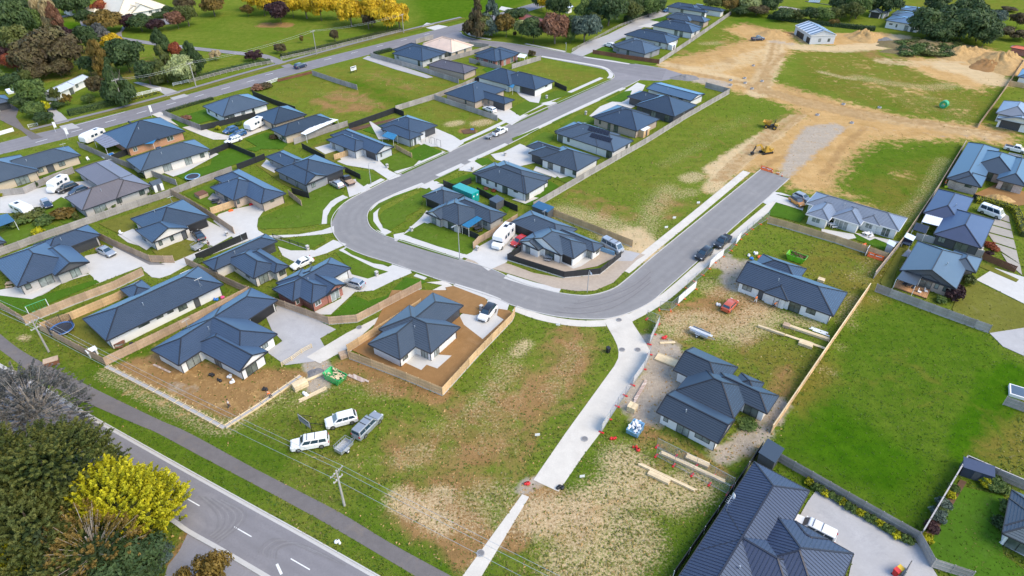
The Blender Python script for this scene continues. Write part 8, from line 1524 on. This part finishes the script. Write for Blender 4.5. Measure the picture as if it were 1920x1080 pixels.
# frames of an unfinished gate by the drive
def gframes():
    p=G('C2',1330,1085); t=thing('garden_arches','black steel frames standing on the white drive','frame',(p.x,p.y,0),-40)
    for i in range(3): m=MB(); x=-3+i*2.2; m.tube([(x,0,0),(x,0,2.0),(x+1.5,0,2.0),(x+1.5,0,0)],.05,6); m.obj('frame',M['black_metal'],t)
gframes()
# ---------------------------------------------------------------- people
def person(label,k,c,a,shirt,legs,hat=None,bend=0.0,stride=.12):
    p=G(k,*c); t=thing('person',label,'person',(p.x,p.y,0.02),a)
    def skin(nm,vs_,es,rad,mt):
        me=bpy.data.meshes.new(nm); me.from_pydata(vs_,es,[]); o=bpy.data.objects.new(nm,me); COL.objects.link(o); o.parent=t; me.materials.append(M[mt])
        md=o.modifiers.new('skin','SKIN'); md.use_smooth_shade=True
        for i,r in enumerate(rad): me.skin_vertices[0].data[i].radius=(r,r)
        me.skin_vertices[0].data[0].use_root=True
        s=o.modifiers.new('sub','SUBSURF'); s.levels=1; s.render_levels=1; return o
    b=bend; S=Vector((b*.55,0,1.42-b*.25)); N=S+Vector((.02+b*.1,0,.12)); Hd=N+Vector((.03+b*.1,0,.13))
    hip=Vector((0,0,.92)); V=[hip,hip.lerp(S,.5),S,N,Hd,Hd+Vector((.01,0,.1))]; Eg=[(0,1),(1,2),(2,3),(3,4),(4,5)]; Rr=[.13,.12,.12,.055,.10,.07]
    for s in (-1,1):
        i=len(V); sh=S+Vector((0,s*.19,-.03)); el=sh+Vector((.05+b*.15,s*.05,-.28)); wr=el+Vector((.16,-s*.02,-.22)); hd=wr+Vector((.05,0,-.08)); V+=[sh,el,wr,hd]; Eg+=[(2,i),(i,i+1),(i+1,i+2),(i+2,i+3)]; Rr+=[.06,.045,.032,.04]
        i=len(V); kn=Vector((.04+s*stride,s*.10,.49)); an=Vector((s*stride*1.4-.03,s*.11,.09)); to=an+Vector((.16,0,-.05)); V+=[Vector((0,s*.09,.86)),kn,an,to]; Eg+=[(0,i),(i,i+1),(i+1,i+2),(i+2,i+3)]; Rr+=[.085,.06,.045,.04]
    skin('body',[tuple(v) for v in V],Eg,Rr,'skin')
    sv=[hip+Vector((0,0,-.02)),hip.lerp(S,.5),S+Vector((0,0,.02))]; se=[(0,1),(1,2)]; sr=[.155,.15,.15]
    for s in (-1,1): i=len(sv); sh=S+Vector((0,s*.19,-.03)); el=sh+Vector((.05+b*.15,s*.05,-.28)); sv+=[sh,sh.lerp(el,.75)]; se+=[(2,i),(i,i+1)]; sr+=[.085,.07]
    skin('shirt',[tuple(v) for v in sv],se,sr,shirt)
    tv=[hip+Vector((0,0,.02))]; te=[]; tr_=[.15]
    for s in (-1,1): i=len(tv); kn=Vector((.04+s*stride,s*.10,.49)); an=Vector((s*stride*1.4-.03,s*.11,.12)); tv+=[Vector((0,s*.09,.84)),kn,an]; te+=[(0,i),(i,i+1),(i+1,i+2)]; tr_+=[.105,.078,.065]
    skin('trousers',[tuple(v) for v in tv],te,tr_,legs)
    m=MB(); hc=Hd+Vector((-.005,0,.06)); loft(m,[[(hc.x+r*math.cos(q),hc.y+r*math.sin(q),hc.z+z) for q in np.linspace(0,2*math.pi,11)[:-1]] for r,z in ((.118,-.02),(.122,.03),(.10,.09),(.05,.125))]); m.obj('hat' if hat else 'hair',M[hat or 'hair'],t,True)
person('person in white top and dark trousers on the brown soil','D1',(1722,900),30,'cloth_white','fabric_dark'); person('worker in orange vest bending at the footing','D2',(115,825),200,'hivis_orange','fabric_dark',None,.5); person('person in dark top walking past the small trailer','C5',(1572,780),-40,'fabric_dark','cloth_grey',None,0,.16); person('worker in orange shirt by the new white wall','D3',(1822,112),-60,'hivis_orange','cloth_white'); person('worker in bright orange top bending by the white wall','D4',(40,150),-50,'hivis_orange','fabric_dark',None,.4); person('worker in orange helmet and vest at the brick wall','C8',(1318,322),0,'hivis_orange','fabric_dark','plastic_orange')

# ---------------------------------------------------------------- grass tufts and clods (nobody could count them)
def inside(polys,x,y):
    r=np.zeros(len(x),bool)
    for W in polys:
        W=np.array([(p[0],p[1]) for p in W]); x0,y0=W.min(0); x1,y1=W.max(0); c=np.nonzero((x>x0)&(x<x1)&(y>y0)&(y<y1))[0]
        if not len(c): continue
        sx,sy=x[c],y[c]; ins=np.zeros(len(c),bool)
        for i in range(len(W)):
            ax,ay=W[i]; bx,by=W[(i+1)%len(W)]; k_=((ay>sy)!=(by>sy)); ins^=(k_&(sx<(bx-ax)*(sy-ay)/((by-ay) if abs(by-ay)>1e-9 else 1e-9)+ax))
        r[c]|=ins
    return r
HARD.append(pts2(P,[(1000,900),(1047,922),(1218,657),(1180,588),(1132,600),(1160,660)])); HARD.append(smooth(pts2(P,PU),4)+smooth(pts2(P,PL),4)[::-1])
rs=np.random.RandomState(11); N=120000; dd=np.stack([rs.uniform(-60,1980,N),rs.uniform(150,1110,N)],1)
dx=(dd[:,0]-960)/FPX; dy=-(dd[:,1]-540)/FPX; t_=CAMH/(sp-dy*cp); X=dx*t_; Y=(cp+dy*sp)*t_
ok=~inside(HARD,X,Y); X=X[ok]; Y=Y[ok]
ix=np.clip(np.searchsorted(xs,X),0,len(xs)-1); iy=np.clip(np.searchsorted(ys,Y),0,len(ys)-1)
def lay(k): return LAY[k].reshape(len(ys),len(xs))[iy,ix]
bare=np.maximum.reduce([lay('dirt'),lay('pale')*.9,lay('grey'),lay('brown')*.75]); keep=rs.uniform(0,1,len(X))>np.maximum(bare*1.15,lay('lush')*.55); lus=lay('lush'); st=lay('straw'); dr=lay('dry')
tint=np.clip(.36+.5*st+.30*dr-.48*lus+rs.normal(0,.16,len(X)),0,1)[keep]; X=X[keep]; Y=Y[keep]; lus=lus[keep]
n=len(X); nr=rs.normal(0,.6,(n,3))+np.array([0,0,.7]); nr/=np.linalg.norm(nr,axis=1,keepdims=True)
leaf_mat('tuft',[(0.045,0.105,0.006),(0.10,0.14,0.016),(0.18,0.165,0.035),(0.42,0.33,0.15)])
me=leaf_mesh('grass_tufts',np.stack([X,Y,rs.uniform(.03,.12,n)],1),nr,rs.uniform(.12,.34,n)*(1-.45*lus),tint,rs,1.5); me.materials[0]=M['leaf_tuft']; o=bpy.data.objects.new('grass_tufts',me); COL.objects.link(o); tag(o,'short uneven grass tufts over the vacant lots and verges','grass',kind='stuff')
N=60000; x_=rs.uniform(-60,1980,N); y_=rs.uniform(40,1100,N); dx=(x_-960)/FPX; dy=-(y_-540)/FPX; t_=CAMH/(sp-dy*cp); X=dx*t_; Y=(cp+dy*sp)*t_; ok=~inside(HARD[:-2],X,Y); X=X[ok]; Y=Y[ok]
ix=np.clip(np.searchsorted(xs,X),0,len(xs)-1); iy=np.clip(np.searchsorted(ys,Y),0,len(ys)-1); pr=np.maximum.reduce([lay('dirt')*.5,lay('grey')*.7,lay('brown')*.45,lay('straw')*.25,lay('pale')*.3]); k_=rs.uniform(0,1,len(X))<pr*.6; X=X[k_]; Y=Y[k_]; n=len(X)
s_=rs.uniform(.05,.20,n); b_=np.array([[-1,-1,-.3],[1,-1,-.3],[0,1.1,-.3],[.1,0,.9]]); v=(b_[None]*s_[:,None,None]*rs.uniform(.6,1.3,(n,4,3))); a_=rs.uniform(0,6.28,n); ca,sa=np.cos(a_)[:,None],np.sin(a_)[:,None]; vx=v[:,:,0]*ca-v[:,:,1]*sa+X[:,None]; vy_=v[:,:,0]*sa+v[:,:,1]*ca+Y[:,None]
V_=np.stack([vx,vy_,v[:,:,2]+.02],-1).reshape(-1,3); F_=np.concatenate([np.arange(n)[:,None]*4+np.array(f) for f in ((0,1,3),(1,2,3),(2,0,3))]); me=bpy.data.meshes.new('clods'); me.from_pydata(V_.tolist(),[],F_.tolist()); me.materials.append(M['clay']); o=bpy.data.objects.new('soil_clods',me); COL.objects.link(o); tag(o,'loose clods and stones on the bare earth','clods',kind='stuff')
